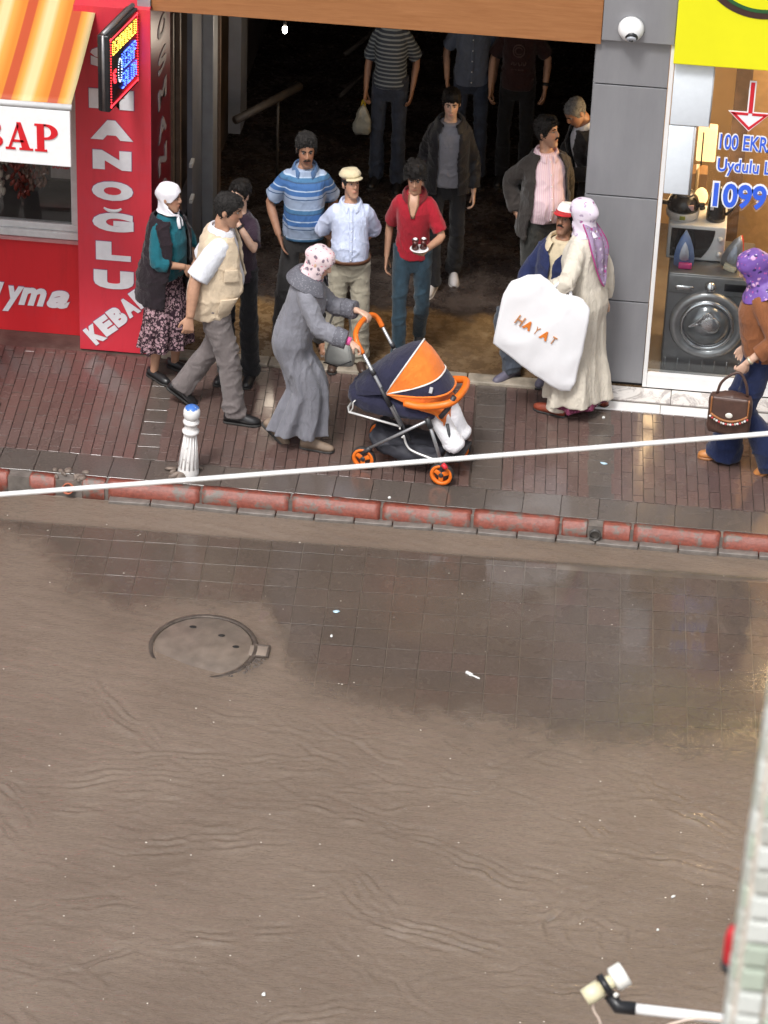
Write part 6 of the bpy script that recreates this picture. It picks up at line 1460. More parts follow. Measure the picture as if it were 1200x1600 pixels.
# --- man in blue striped polo
b1, b2, b3, b4 = (.060, .150, .36), (.30, .37, .50), (.42, .52, .66), (.055, .105, .20)
M_POLO = striped('blue_striped_polo', [(0, b2), (.30, b4), (.335, b2), (.42, b1), (.56, b3), (.60, b1), (.80, b4), (.84, (.07, .18, .33)), (.96, b3)], .245, offset=.12)
P = Fig('moustached man in blue striped polo with hand in pocket', -2.53, .19, 8, 1.76, lean=3, head=(6, 4), fat=.25, Rf=dict(w=(-2.70, .20)), L=dict(w=(-2.40, .22)),
        armR=dict(w=(-.205, -.075, .94), pole=(-.8, .8, 0), dir=(.35, -.25, -.9), palm=(1, 0, 0), curl=10), armL=dict(w=(.21, .02, .90), pole=(.6, 1, 0)), skin=SK3)
P.body(stubble=.45, bare_feet=True); P.brows(M_HGREY, 1.3); P.moustache(M_HDARK, .032, .008); P.hair(M_HGREY, front=.066, thick=.013, seed=11, strands=900, length=.030, curl=.4, fringe=-.006)
P.top(M_POLO, hem=.90, off=.022, sl=.80, flare=.018, sleeve_off=.016, seed=12); P.collar(cloth('blue_rib_collar', (.07, .14, .28)), gap=.5); P.trousers(C_DGREY, seed=13, hem=.085, knee=.082)
for key in 'LR':
    F = P.feet[key]; m_ = MB(); Q = lambda d, x_, z: F['org']+F['M'] @ Vector((x_, -d, z))
    m_.tube([Q(-.07, 0, .006), Q(.06, 0, .006), Q(.19, 0, .006)], [.036, .044, .036], 14, flat=.16); m_.tube(bez([Q(.09, -.045, .01), Q(.10, 0, .058), Q(.09, .045, .01)], 4), .014, 8, flat=.3); m_.tube(bez([Q(.02, -.042, .01), Q(.04, 0, .085), Q(.02, .042, .01)], 4), .012, 8, flat=.3); P.sub('sandal', m_, mat('brown_sandal', (.09, .05, .03), .5))

def placket(P, m, z0, z1, off, n=6, th=0.0, parent=None):
    m_ = MB(); m_.tube([P.ub(P.ring(z, th, off)) for z in np.linspace(z0, z1, 14)], .016, 8, flat=.22, up=(0, -1, 0)); o = P.sub('placket', m_, m, parent)
    for z in np.linspace(z0+.03, z1-.02, n):
        v, f = ellipsoid(P.ub(P.ring(z, th, off+.005)), .006, .004, .006, 8, 5); P.sub('button', MB().add(v, f), MATS['white_camera_plastic'], o)
# --- man in flat cap
P = Fig('man in cream flat cap and pale blue shirt, hands behind back', -2.185, -.02, 10, 1.575, head=(22, -12), fat=.4, lean=-2, L=dict(w=(-2.09, -.02)), Rf=dict(w=(-2.28, -.04)),
        armR=dict(w=(-.05, .20, .98), pole=(-1, .35, -.1)), armL=dict(w=(.05, .21, .96), pole=(1, .35, -.1)), skin=SK1)
P.body(stubble=.25); P.brows(M_HGREY); P.hair(M_HGREY, front=.05, thick=.006, seed=15, strands=120, length=.012, top=.055)
P.top(cloth('pale_blue_shirt', (.56, .62, .80)), hem=.985, off=.022, sl=1.05, flare=.022, sleeve_off=.018, seed=16, wr=.008); P.collar(MATS['pale_blue_shirt'], gap=.3); placket(P, MATS['pale_blue_shirt'], 1.0, 1.44, .026)
P.trousers(cloth('khaki_trousers', (.36, .325, .25)), waist=1.02, off=.018, hem=.085, knee=.085, thigh=.10, seed=17, wr=.009); P.band('belt', mat('brown_belt_leather', (.11, .045, .022), .35), 1.0, .040, .034); P.shoes(mat('brown_shoe', (.06, .035, .025), .4))
n = 40; v = []; f = []
rows_c = [(.046, .006), (.056, .020), (.072, .026), (.090, .026), (.104, .016), (.112, -.002), (.1155, -.02)]
for z, o_ in rows_c:
    for k in range(n):
        th = 2*math.pi*k/n; p = headpt(z, th, o_); p.z += .012+.004*math.cos(th); p.y -= .006*max(0, math.cos(th)); v.append(P.H(p))
for i in range(len(rows_c)-1):
    for k in range(n): f.append((i*n+k, i*n+(k+1) % n, (i+1)*n+(k+1) % n, (i+1)*n+k))
f.append(tuple((len(rows_c)-1)*n+k for k in range(n))); M_CREAMC = cloth('cream_cap_linen', (.66, .57, .37)); cap_ = P.sub('flat_cap', MB().add(v, f), M_CREAMC)
v = []; f = []
for i in range(5):
    for k in range(15):
        a = (k/14-.5)*1.9; r_ = i/4; p = headpt(.05, a, .012); q = p+Vector((math.sin(a)*.016, -.052*max(.25, math.cos(a)), -.010))*r_; v.append(P.H(q+Vector((0, 0, .010))))
for i in range(4):
    for k in range(14): f.append((i*15+k, i*15+k+1, (i+1)*15+k+1, (i+1)*15+k))
me = bpy.data.meshes.new('peak'); me.from_pydata(v, [], f); me = mods(me, ('SOLIDIFY', dict(thickness=.009, offset=0))); P.fin('peak', me, M_CREAMC, cap_)

# --- woman in grey coat pushing the stroller
hn, hf = stw((-.352, -.205, .965)), stw((-.395, .09, 1.035))
P = Fig('woman in long grey coat and pink headscarf pushing the stroller', -2.40, -1.235, 86, 1.645, fem=True, fat=.35, lean=15, head=(-8, 14), Rf=dict(w=(-2.29, -1.27), yaw=-4), L=dict(w=(-2.62, -1.20), pitch=42, yaw=2), hipoff=(0, .02),
        armR=dict(world=tuple(hn+Vector((-.055, -.012, .045))), pole=(-.8, .6, -1), dir=(.10, -.85, -.45), palm=(.1, -.3, -1), curl=44, thumb=50), armL=dict(world=tuple(hf+Vector((-.06, .01, .045))), pole=(.8, .6, -1), dir=(-.1, -.9, -.35), palm=(0, -.3, -1), curl=44, thumb=50), skin=SK2)
P.body(dec=.35)
M_COAT = cloth('grey_raincoat', (.195, .195, .222), var=.14, rough=.62)
mb = P.torso_loft(.93, 1.46, .034, 30, .03); P.skirt(mb, 1.03, .125, legr=.150, hemr=.150, pleat=.030, npl=7, seed=7, waist_off=.034, spread=.50, shift=.03)
for k in 'LR': P.sleeve(mb, k, 1.88, .026, .012)
me = fuse(mb, .0100, 3); wrinkle(me, .0065, (4.2, 4.2, .9), 19)
eR = np.array(P.arms['R'][1]); eL = np.array(P.arms['L'][1]); wrinkle(me, .008, (4.5, 4.5, 4.5), 23, True, lambda p: np.exp(-np.sum((p-eR)**2, 1)/.03)+np.exp(-np.sum((p-eL)**2, 1)/.03)); coat = P.fin('coat', me, M_COAT)
M_LACE = floral('grey_embroidered_cloth', (.12, .12, .14), [((.22, .22, .25), .30), ((.10, .10, .12), .18)], 70)
P.collar(M_LACE, gap=.55, r0=.095, hgt=.05, spread=.075, drop=.10, thick=.009, name='wide_collar')
for k in 'LR':
    pts, ts = P.armpath(k, 1.50, 1.90); m_ = MB(); m_.tube(pts, [P.arm_r(t)+.042+.010*(t-1.5) for t in ts], 18); me = fuse(m_, .009, 2); wrinkle(me, .003, (6, 6, 6), 3); P.fin('cuff', me, M_LACE, coat)
m_ = MB(); wr_, el_ = P.arms['R'][2], P.arms['R'][1]; d_ = (el_-wr_).normalized(); m_.tube([wr_-d_*.008, wr_+d_*.032], .033, 14); P.sub('pink_cuff', m_, cloth('pink_knit', (.80, .12, .36)))
P.scarf(floral('pink_headscarf_silk', (.74, .60, .62), [((.20, .15, .19), .30), ((.74, .60, .62), .22), ((.62, .13, .22), .20)], 20, rough=.5), thick=.016, face=(.058, .088, -.030), bun=.035, low=-.15)
P.shoes(mat('tan_suede_shoe', (.22, .16, .115), .7, var=.2), low=False)
for j in range(4):
    p = P.ub(P.ring(1.30-j*.10, .16, .040)); v, f = ellipsoid(p, .009, .006, .009, 8, 5); P.sub('button', MB().add(v, f), MATS['camera_grey'], coat)
# her grey handbag
hb = thing('handbag', 'pale grey leather handbag hanging from the coat woman\'s arm', 'handbag', (-2.12, -1.06, .56), R(-8))
M_GBAG = mat('pale_grey_leather', (.33, .33, .31), .4, var=.1, bump=.2)
v, f = eloft([((-.10, 0, .11), .045, .085), ((-.085, 0, .12), .065, .10), ((0, 0, .13), .07, .115), ((.085, 0, .12), .065, .095), ((.10, 0, .11), .045, .08)], 20); me = fuse(MB().add(v, f), .009, 2); p_ = vget(me); p_[:, 0] *= 1-.35*np.clip((p_[:, 2]-.10)/.15, 0, 1); vset(me, p_); link('bag_body', me, M_GBAG, hb)
m_ = MB(); m_.tube([(-.10, -.071, .06), (.0, -.078, .045), (.10, -.071, .10)], .004, 6); m_.build('seam', M_BLK, hb)
m_ = MB(); m_.tube(bez([(-.06, 0, .22), (-.08, 0, .32), (-.05, 0, .42), (.0, 0, .45), (.05, 0, .42), (.07, 0, .32), (.06, 0, .22)], 5), .008, 8); m_.build('strap', M_GBAG, hb)

# --- young man in red polo with tea
P = Fig('young man in red polo and jeans carrying glasses of tea', -1.745, .20, 0, 1.65, slim=.92, lean=3, head=(2, 10), Rf=dict(w=(-1.80, -.02), yaw=-4), L=dict(w=(-1.69, .40), pitch=30, yaw=4), hipoff=(0, 0),
        armR=dict(w=(-.225, .02, .875), pole=(-.5, 1, 0), curl=24), armL=dict(w=(.145, -.30, 1.12), pole=(.8, .8, -.6), dir=(-.45, -.75, -.05), palm=(0, 0, 1), curl=22), skin=SK1)
P.body(); P.brows(M_HDARK); P.hair(M_HDARK, front=.060, thick=.026, seed=22, strands=700, length=.050, fringe=.014, curl=.35)
P.top(cloth('crimson_pique', (.33, .010, .022)), hem=.91, off=.016, sl=.82, flare=.016, sleeve_off=.014, seed=23); P.collar(cloth('dark_red_collar', (.16, .012, .016)), gap=.42)
v = []
for z, a in ((1.475, .50), (1.40, .30), (1.33, .08), (1.30, .02)):
    for t in (-a, -a/2, 0, a/2, a): v.append(P.ub(P.ring(z, t, .021)))
f = [(i*5+k, i*5+k+1, (i+1)*5+k+1, (i+1)*5+k) for i in range(3) for k in range(4)]; me = bpy.data.meshes.new('bare_neckline'); me.from_pydata(v, [], f); me = mods(me, ('SOLIDIFY', dict(thickness=.004, offset=0))); at = me.attributes.new('tone', 'FLOAT_COLOR', 'POINT'); at.data.foreach_set('color', [1.0]*(4*len(me.vertices))); P.fin('open_neckline', me, SK1)
m_ = MB(); m_.tube([P.ub(P.ring(1.475, -.46, .024)), P.ub(P.ring(1.40, -.27, .025)), P.ub(P.ring(1.30, -.03, .025))], .006, 6); m_.tube([P.ub(P.ring(1.475, .46, .024)), P.ub(P.ring(1.40, .27, .025)), P.ub(P.ring(1.30, .03, .025))], .006, 6); P.sub('placket', m_, cloth('brown_trim', (.20, .10, .05)))
P.trousers(cloth('teal_blue_jeans', (.022, .044, .062), var=.45), waist=1.0, hem=.062, thigh=.086, knee=.064, seed=25, name='jeans'); P.shoes(mat('black_canvas_shoe', (.02, .02, .022), .7), sole=mat('off_white_rubber', (.6, .57, .48), .6), laces=M_PIPE, name='sneaker')
hw = P.hands['L']; wp = P.l2w(hw['wr']+hw['d']*.085)
tea = thing('tea_saucer', 'white saucer with two glasses of tea and sugar in his hand', 'saucer', wp+Vector((-.01, -.01, .026)))
v, f = lathe([(.026, 0), (.040, .006), (.066, .018), (.068, .020), (.065, .022), (.04, .012), (0.001, .010)], 28, cap=False); MB().add(v, f).build('saucer', mat('white_porcelain', (.78, .76, .76), .2, bump=0), tea)
M_TEA = mat('dark_red_tea', (.10, .012, .006), .08, bump=0)
for dx, dy in ((-.03, .0), (.028, .018)):
    g_o = bpy.data.objects.new('tea_glass', None); COL.objects.link(g_o); g_o.parent = tea; g_o.location = (dx, dy, .012)
    v, f = lathe([(.022, 0), (.026, .012), (.018, .04), (.022, .062)], 18); MB().add(v, f).build('tea', M_TEA, g_o); v, f = lathe([(.023, -.001), (.0275, .012), (.0195, .04), (.027, .078), (.0255, .078)], 18, cap=False); MB().add(v, f).build('glass', M_GLASS, g_o)
    v, f = ellipsoid((0, 0, .082), .016, .016, .009); MB().add(v, f).build('sugar_lid', MATS['white_porcelain'], g_o)

# --- man in black jacket
P = Fig('young man in open black jacket and grey T-shirt inside the passage', -1.60, 1.33, 2, 1.665, lean=2, head=(3, 2), slim=.98, Rf=dict(w=(-1.67, 1.24), yaw=-14), L=dict(w=(-1.53, 1.48), pitch=8, yaw=6),
        armL=dict(w=(.235, -.03, .86), pole=(.5, 1, 0), curl=30), armR=dict(w=(-.225, .03, .87), pole=(-.5, 1, 0), curl=30), skin=SK2)
P.body(stubble=.5); P.brows(M_HDARK, 1.2); P.hair(M_HDARK, front=.060, thick=.014, seed=31, fringe=.006)
P.top(cloth('mid_grey_jersey', (.21, .21, .235)), hem=.91, off=.018, sl=.4, flare=0, sleeve_off=.004, seed=32, name='t_shirt', neck=1.455); add_jacket(P, cloth('black_leather_jacket', (.014, .014, .017), rough=.5, var=.3), .86, lambda z: .44 if z < 1.36 else .52, sl=1.86, seed=33)
P.collar(cloth('black_leather_jacket', (.014, .014, .017)), gap=.55, r0=.098, spread=.045, drop=.06); P.trousers(C_BLK, hem=.075, seed=34); P.shoes(mat('pale_grey_shoe', (.44, .42, .42), .6), sole=mat('pale_sole', (.5, .48, .46), .6))

# --- three men standing farther back, heads above the fascia line
P = Fig('man in white and navy striped T-shirt far left in the passage', -2.22, 3.0, -4, 1.68, slim=.92, L=dict(w=(-2.13, 2.96)), Rf=dict(w=(-2.31, 3.04)), armR=dict(w=(-.22, -.05, .88), pole=(-.5, 1, 0), curl=50), armL=dict(w=(.21, .0, .9), pole=(.5, 1, 0)), skin=SK3)
P.body(dec=.2, voxel=.007); P.hair(M_HDARK, seed=41, strands=150); P.brows(M_HDARK)
P.top(striped('navy_striped_jersey', [(0, (.050, .060, .082)), (.62, (.26, .29, .31))], .036), hem=.92, off=.022, sl=.9, seed=42, flare=.02, name='t_shirt'); P.trousers(cloth('dark_denim', (.040, .050, .078), var=.35), seed=43, name='jeans'); P.shoes(M_SHOEB)
hw = P.hands['R']; wp = P.l2w(hw['wr']+hw['d']*.10)
pb = thing('carrier_bag', 'thin pale plastic carrier bag held by the striped T-shirt man', 'bag', wp-Vector((0.01, 0, .30)))
v, f = eloft([((-.07, 0, .13), .03, .10), ((-.05, 0, .13), .045, .13), ((0, 0, .14), .05, .14), ((.05, 0, .13), .045, .13), ((.07, 0, .13), .03, .10)], 16); me = fuse(MB().add(v, f), .010, 1); wrinkle(me, .010, (5, 5, 3), 3); p_ = vget(me); p_[:, 0] *= 1-.75*np.clip((p_[:, 2]-.12)/.16, 0, 1); vset(me, p_); link('bag_body', me, mat('thin_white_plastic', (.34, .34, .30), .35, var=.2), pb)
m_ = MB(); m_.tube(bez([(-.015, 0, .26), (0, 0, .31), (.015, 0, .26)], 4), .008, 8); m_.build('handle', mat('yellow_bag_handle', (.5, .35, .03), .5), pb)
P = Fig('man in blue grey short sleeved shirt at the back of passage', -1.58, 3.25, 3, 1.68, slim=.93, L=dict(w=(-1.49, 3.2)), Rf=dict(w=(-1.68, 3.32)), armR=dict(w=(-.23, -.06, .92), pole=(-.6, 1, 0), curl=45), armL=dict(w=(.21, .0, .9), pole=(.5, 1, 0)), skin=SK1)
P.body(dec=.2, voxel=.007); P.hair(M_HDARK, seed=44, strands=150); P.brows(M_HDARK); P.top(cloth('blue_grey_shirt', (.115, .135, .185)), hem=.88, off=.026, sl=.85, seed=45, wr=.008, flare=.02); P.collar(MATS['blue_grey_shirt']); placket(P, MATS['blue_grey_shirt'], .90, 1.43, .030); P.trousers(MATS['dark_denim'], seed=46, name='jeans'); P.shoes(M_SHOEB)
P = Fig('man in dark maroon printed T-shirt at the back of passage', -1.20, 3.2, 0, 1.68, slim=.95, fat=.1, L=dict(w=(-1.11, 3.16)), Rf=dict(w=(-1.30, 3.25)), armR=dict(w=(-.25, -.08, .90), pole=(-.6, 1, 0), curl=35), armL=dict(w=(.26, -.06, .92), pole=(.6, 1, 0), curl=35), skin=SK1)
P.body(dec=.2, voxel=.007); P.hair(M_HDARK, seed=47, strands=150); P.brows(M_HDARK); P.top(cloth('dark_maroon_jersey', (.032, .012, .012), var=.25), hem=.90, off=.022, sl=.85, seed=48, flare=.02, name='t_shirt'); P.trousers(C_BLK, seed=49); P.shoes(M_SHOEB)
M_PRINT = mat('faded_print', (.085, .048, .042), .8, bump=0)
def chest_print(P, name, pts_fn, m, w_=.006, off=.030):
    m_ = MB()
    for ln in pts_fn: m_.tube([P.ub(P.ring(z, a, off)) for a, z in ln], w_, 6)
    P.sub(name, m_, m)
chest_print(P, 'shirt_print', [[(.26*math.cos(t), 1.27+.052*math.sin(t)) for t in np.linspace(0, 6.3, 20)], [(.15*math.cos(t), 1.27+.03*math.sin(t)) for t in np.linspace(0.5, 5.5, 14)]]+[[(-.33+.11*j, 1.145+.022*(j % 2)), (-.28+.11*j, 1.17-.03*(j % 2))] for j in range(7)]+[[(-.30+.10*j, 1.10), (-.24+.10*j, 1.105)] for j in range(6)], M_PRINT)
m_ = MB(); wr_, el_ = P.arms['L'][2], P.arms['L'][1]; d_ = (el_-wr_).normalized(); m_.tube([wr_+d_*.02, wr_+d_*.045], .036, 14); P.sub('wristwatch', m_, M_BLK)

# --- man in pink shirt and dark blazer
P = Fig('moustached man in pink shirt and dark blazer looking right', -.83, .80, 22, 1.725, fat=.55, lean=-2, head=(42, -8), L=dict(w=(-.74, .83)), Rf=dict(w=(-.93, .76)),
        armR=dict(w=(-.22, .04, .95), pole=(-.6, 1, 0), dir=(.3, -.3, -.9), curl=20), armL=dict(w=(.22, .05, .95), pole=(.5, 1, 0), dir=(-.3, -.2, -.9)), skin=SK1)
P.body(stubble=.3); P.brows(M_HGREY); P.moustache(M_HGREY, .030, .007); P.hair(M_HGREY, front=.060, thick=.020, seed=51, strands=550, length=.035)
M_PINK = striped('pink_striped_shirt', [(0, (.72, .50, .56)), (.6, (.80, .64, .66))], .016, axis='X'); P.top(M_PINK, hem=.93, off=.022, sl=.4, flare=0, sleeve_off=.004, seed=52, wr=.006); P.collar(M_PINK, gap=.32); placket(P, M_PINK, .95, 1.43, .026)
add_jacket(P, cloth('dark_brown_blazer', (.034, .028, .025), var=.3), .80, lambda z: .72+.55*max(0, 1.30-z) if z > .9 else .94, off=.036, sl=1.88, seed=53, name='blazer', fl=.06); P.trousers(cloth('dark_green_grey_trousers', (.040, .040, .036)), seed=54, hem=.085, thigh=.105); P.shoes(M_SHOEB)

# --- old man half hidden by the grey pillar
P = Fig('old grey haired man in dark suit half hidden by grey pillar', -.51, 1.52, -62, 1.66, lean=12, head=(6, 26), L=dict(w=(-.54, 1.42)), Rf=dict(w=(-.50, 1.62)), armL=dict(w=(.12, -.26, 1.08), pole=(1, .5, -.4)), armR=dict(w=(-.12, -.25, 1.06), pole=(-1, .5, -.4)), skin=SK3)
P.body(stubble=.2); P.brows(M_HGREY); P.hair(M_HSILV, front=.075, thick=.010, seed=55, bald=.7, strands=260, length=.015)
P.top(MATS['white_shirt'], hem=.92, sl=.3, flare=0, sleeve_off=.002, off=.012, seed=56); P.collar(MATS['white_shirt'], gap=.35, hgt=.045, spread=.012, r0=.075); add_jacket(P, C_DGREY, .80, lambda z: .32, sl=1.9, seed=57, name='suit_jacket', fl=.04); P.trousers(C_DGREY, seed=58); P.shoes(M_SHOEB)

# --- seated man in cap, on a stool
st = thing('stool', 'low wooden stool under the seated man in navy waistcoat', 'stool', (-.735, .31, 0)); M_STW = mat('stool_wood', (.14, .08, .045), .5, var=.3)
m_ = MB(); m_.bbox(-.17, .17, -.16, .16, .385, .42, .012); m_.build('seat', M_STW, st)
for sx_ in (-1, 1):
    for sy_ in (-1, 1): m_ = MB(); m_.tube([(sx_*.12, sy_*.12, .39), (sx_*.15, sy_*.15, .006)], .016, 8); m_.build('leg', M_STW, st)
P = Fig('seated moustached man in white cap and navy waistcoat', -.74, .05, -24, 1.70, lean=-3, head=(2, -14), fat=.3, Rf=dict(w=(-.96, -.02), yaw=-22), L=dict(w=(-.70, .0), yaw=4), hipz=.525, hipoff=(.04, .32),
        armR=dict(w=(-.16, -.26, 1.0), pole=(-1, .4, -.4)), armL=dict(w=(.16, -.27, 1.0), pole=(1, .4, -.4)), skin=SK3)
P.body(stubble=.5); P.brows(M_HDARK, 1.2); P.moustache(M_HDARK, .030, .0075); P.hair(M_HDARK, front=.05, thick=.006, seed=60, strands=100, length=.012, top=.05)
P.top(cloth('cream_shirt', (.62, .52, .36)), hem=.95, sl=1.8, flare=0, sleeve_off=.006, seed=61, off=.016); P.collar(MATS['cream_shirt'], gap=.35, r0=.10, drop=.06, spread=.04)
mb = MB(); P.sector(mb, .95, 1.45, .036, lambda z: .05+.40*sstep(1.30, 1.45, z), .016)
for k in 'LR': P.sleeve(mb, k, 1.75, .024, .008)
me = fuse(mb, .009, 3); wrinkle(me, .006, (3, 3, 3), 62); P.fin('navy_jacket', me, cloth('navy_knit', (.018, .026, .085)))
P.trousers(cloth('slate_trousers', (.055, .065, .085)), waist=1.0, seed=63, hem=.08, knee=.08); P.shoes(mat('blue_grey_shoe', (.12, .11, .15), .5))
n = 40; v = []; f = []; rows_c = [(.040, .010), (.060, .013), (.085, .017), (.102, .014), (.112, .006), (.1155, -.012)]
for z, o_ in rows_c:
    for k in range(n):
        p = headpt(z, 2*math.pi*k/n, o_); p.z += .014; v.append(P.H(p))
for i in range(len(rows_c)-1):
    for k in range(n): f.append((i*n+k, i*n+(k+1) % n, (i+1)*n+(k+1) % n, (i+1)*n+k))
f.append(tuple((len(rows_c)-1)*n+k for k in range(n))); cap_ = P.sub('cap', MB().add(v, f), cloth('white_cap_cotton', (.80, .77, .75)))
v = []; f = []
for i in range(6):
    for k in range(17):
        a = (k/16-.5)*2.0; r_ = i/5; p = headpt(.045, a, .013); q = p+Vector((math.sin(a)*.01, -.062*max(.15, math.cos(a)), -.016*r_))*r_; v.append(P.H(q+Vector((0, 0, .014))))
for i in range(5):
    for k in range(16): f.append((i*17+k, i*17+k+1, (i+1)*17+k+1, (i+1)*17+k))
me = bpy.data.meshes.new('brim'); me.from_pydata(v, [], f); me = mods(me, ('SOLIDIFY', dict(thickness=.007, offset=0))); P.fin('brim', me, cloth('red_brim', (.50, .02, .025)), cap_)
m_ = MB(); m_.tube([P.H(headpt(.050, a, .0165)+Vector((0, 0, .016))) for a in np.linspace(-1.2, 1.2, 15)], .005, 6); P.sub('brim_stripe', m_, MATS['red_brim'], cap_)

# --- woman in cream coat seen from behind
P = Fig('woman in cream coat and long floral headscarf seen from behind', -.46, -.39, -118, 1.685, fem=True, fat=.4, lean=6, head=(-6, 4), L=dict(w=(-.60, -.50), yaw=8), Rf=dict(w=(-.30, -.30), yaw=-10), 
        armL=dict(w=(.33, -.20, 1.05), pole=(1, .5, -.6), dir=(.1, -.6, -.6), curl=50), armR=dict(w=(-.26, .03, .86), pole=(-.5, 1, 0), curl=35), skin=SK2)
P.body(dec=.3); M_CCOAT = cloth('cream_wool_coat', (.62, .565, .475), var=.1)
mb = P.torso_loft(.93, 1.46, .036, 30, .03); P.skirt(mb, 1.03, .135, legr=.140, hemr=.165, pleat=.026, npl=7, seed=12, spread=.8, waist_off=.036)
for k in 'LR': P.sleeve(mb, k, 1.9, .028, .010)
me = fuse(mb, .010, 3); wrinkle(me, .006, (3.8, 3.8, .9), 65)
eR = np.array(P.arms['L'][1]); wrinkle(me, .008, (4.5, 4.5, 4.5), 66, True, lambda p: np.exp(-np.sum((p-eR)**2, 1)/.03)); P.fin('coat', me, M_CCOAT)
mb = MB(); P.skirt(mb, .6, .085, legr=.085, hemr=.125, pleat=.018, npl=9, seed=13, spread=.75); me = fuse(mb, .010, 2); P.fin('underskirt', me, floral('maroon_floral_print', (.16, .03, .07), [((.45, .12, .25), .28), ((.10, .05, .05), .2), ((.5, .4, .35), .12)], 36))
P.trousers(M_CCOAT, waist=.95, hem=.085, end=.04, seed=67); P.shoes(mat('red_brown_loafer', (.26, .055, .028), .4, var=.2), low=True)
M_LILAC = floral('lilac_floral_silk', (.72, .64, .74), [((.34, .10, .28), .20), ((.42, .34, .46), .26), ((.78, .72, .78), .16)], 15, rough=.4)
P.scarf(M_LILAC, thick=.016, bun=.035, low=-.165, collar_r=.105, back=.05)
# triangular tail down the back
v = []; f = []; NR, NC = 16, 13
for i in range(NR):
    t = i/(NR-1)
    for k in range(NC):
        u = k/(NC-1)*2-1; wv_ = .165*(1-t)**.75+.006; z = 1.555-.47*t; zz = max(.95, min(1.46, z)); th = math.pi+u*wv_/.12*.62; base = P.ub(P.ring(zz, th, .058+.012*math.sin(u*7+t*3))); 
        if z > 1.46: hd_ = P.H(headpt(-.05, th, .03)); tt = (z-1.46)/.095; base = base.lerp(hd_, min(1, tt)); 
        v.append(base)
for i in range(NR-1):
    for k in range(NC-1): f.append((i*NC+k, i*NC+k+1, (i+1)*NC+k+1, (i+1)*NC+k))
me = bpy.data.meshes.new('scarf_tail'); me.from_pydata(v, [], f); me = mods(me, ('SOLIDIFY', dict(thickness=.007, offset=0)), ('SUBSURF', dict(levels=1))); wrinkle(me, .004, (4, 4, 4), 3)
P.fin('scarf_tail', me, floral('lilac_tail_print', (.30, .22, .34), [((.40, .06, .24), .26), ((.62, .55, .64), .24), ((.22, .17, .06), .16)], 19, rough=.4))
m_ = MB(); e_ = [v[i*NC] for i in range(NR)]+[v[i*NC+NC-1] for i in range(NR-1, -1, -1)]; m_.tube(e_, .007, 6); P.sub('scarf_border', m_, cloth('magenta_border', (.38, .05, .20)))
# the big white carrier
bag = thing('shopping_bag', 'very large white bag with orange lettering carried by cream coat woman', 'bag', (-.745, -.68, .27), 0)
out = [(-.77, 1.19), (-.86, 1.175), (-.97, 1.112), (-1.019, 1.016), (-1.05, .82), (-1.08, .614), (-.94, .51), (-.794, .406), (-.66, .32), (-.566, .27), (-.50, .275), (-.47, .36), (-.44, .60), (-.405, .95), (-.46, 1.02), (-.606, 1.06), (-.70, 1.13)]
out = [(x_+.745, z_-.27+.03) for x_, z_ in out]; cx, cz = sum(p[0] for p in out)/len(out), sum(p[1] for p in out)/len(out); v = []; f = []; n = len(out); LV = [(1.0, 0), (.995, .012), (.97, .022), (.80, .031), (.4, .038), (.0, .040)]
for sgn in (-1, 1):
    for sc_, y_ in (LV if sgn < 0 else LV[::-1] if False else LV):
        for (a, b) in out: v.append((cx+(a-cx)*sc_, sgn*y_, cz+(b-cz)*sc_))
m6 = len(LV)
for sd_ in (0, 1):
    for i in range(m6-1):
        for k in range(n):
            a, b = (sd_*m6+i)*n+k, (sd_*m6+i)*n+(k+1) % n; q = (a, b, b+n, a+n); f.append(q if sd_ else q[::-1])
me = bpy.data.meshes.new('bag'); me.from_pydata(v, [], f); bm = bmesh.new(); bm.from_mesh(me); bmesh.ops.remove_doubles(bm, verts=bm.verts[:], dist=1e-4); bmesh.ops.recalc_face_normals(bm, faces=bm.faces[:]); bm.to_mesh(me); bm.free()
me = mods(me, ('SUBSURF', dict(levels=2, subdivision_type='SIMPLE'))); wrinkle(me, .006, (1.6, 1.6, 1.6), 31); me = mods(me, ('SMOOTH', dict(factor=.5, iterations=1)))
link('bag_body', me, mat('white_glossy_plastic', (.84, .84, .86), .3, var=.03, scale=4, bump=.15, bscale=12), bag)
M_OTX = mat('orange_print', (.70, .20, .03), .4, bump=0); M_OTX2 = mat('brown_orange_print', (.52, .22, .08), .4, bump=0)
for i, (ch, wd, hh, bo_, mm) in enumerate((('H', .05, .075, 0, M_OTX2), ('A', .062, .07, .06, M_OTX), ('Y', .03, .06, 0, M_OTX2), ('A', .062, .07, .06, M_OTX), ('T', .035, .06, 0, M_OTX2))):
    u = i*.069-.138; o = place_text('printed_letter', ch, mm, bag, (-.025+u*.88, -.0455+abs(u)*.012, .525-u*.50), hh, wd, rot=(0, R(30), 0), bold=bo_, depth=.007)
m_ = MB(); m_.tube(bez([(.10, 0, .79), (.08, -.01, .86), (.13, -.0, .90), (.18, 0, .86), (.20, 0, .78)], 5), .012, 8, flat=.4); m_.build('handle', MATS['white_glossy_plastic'], bag)

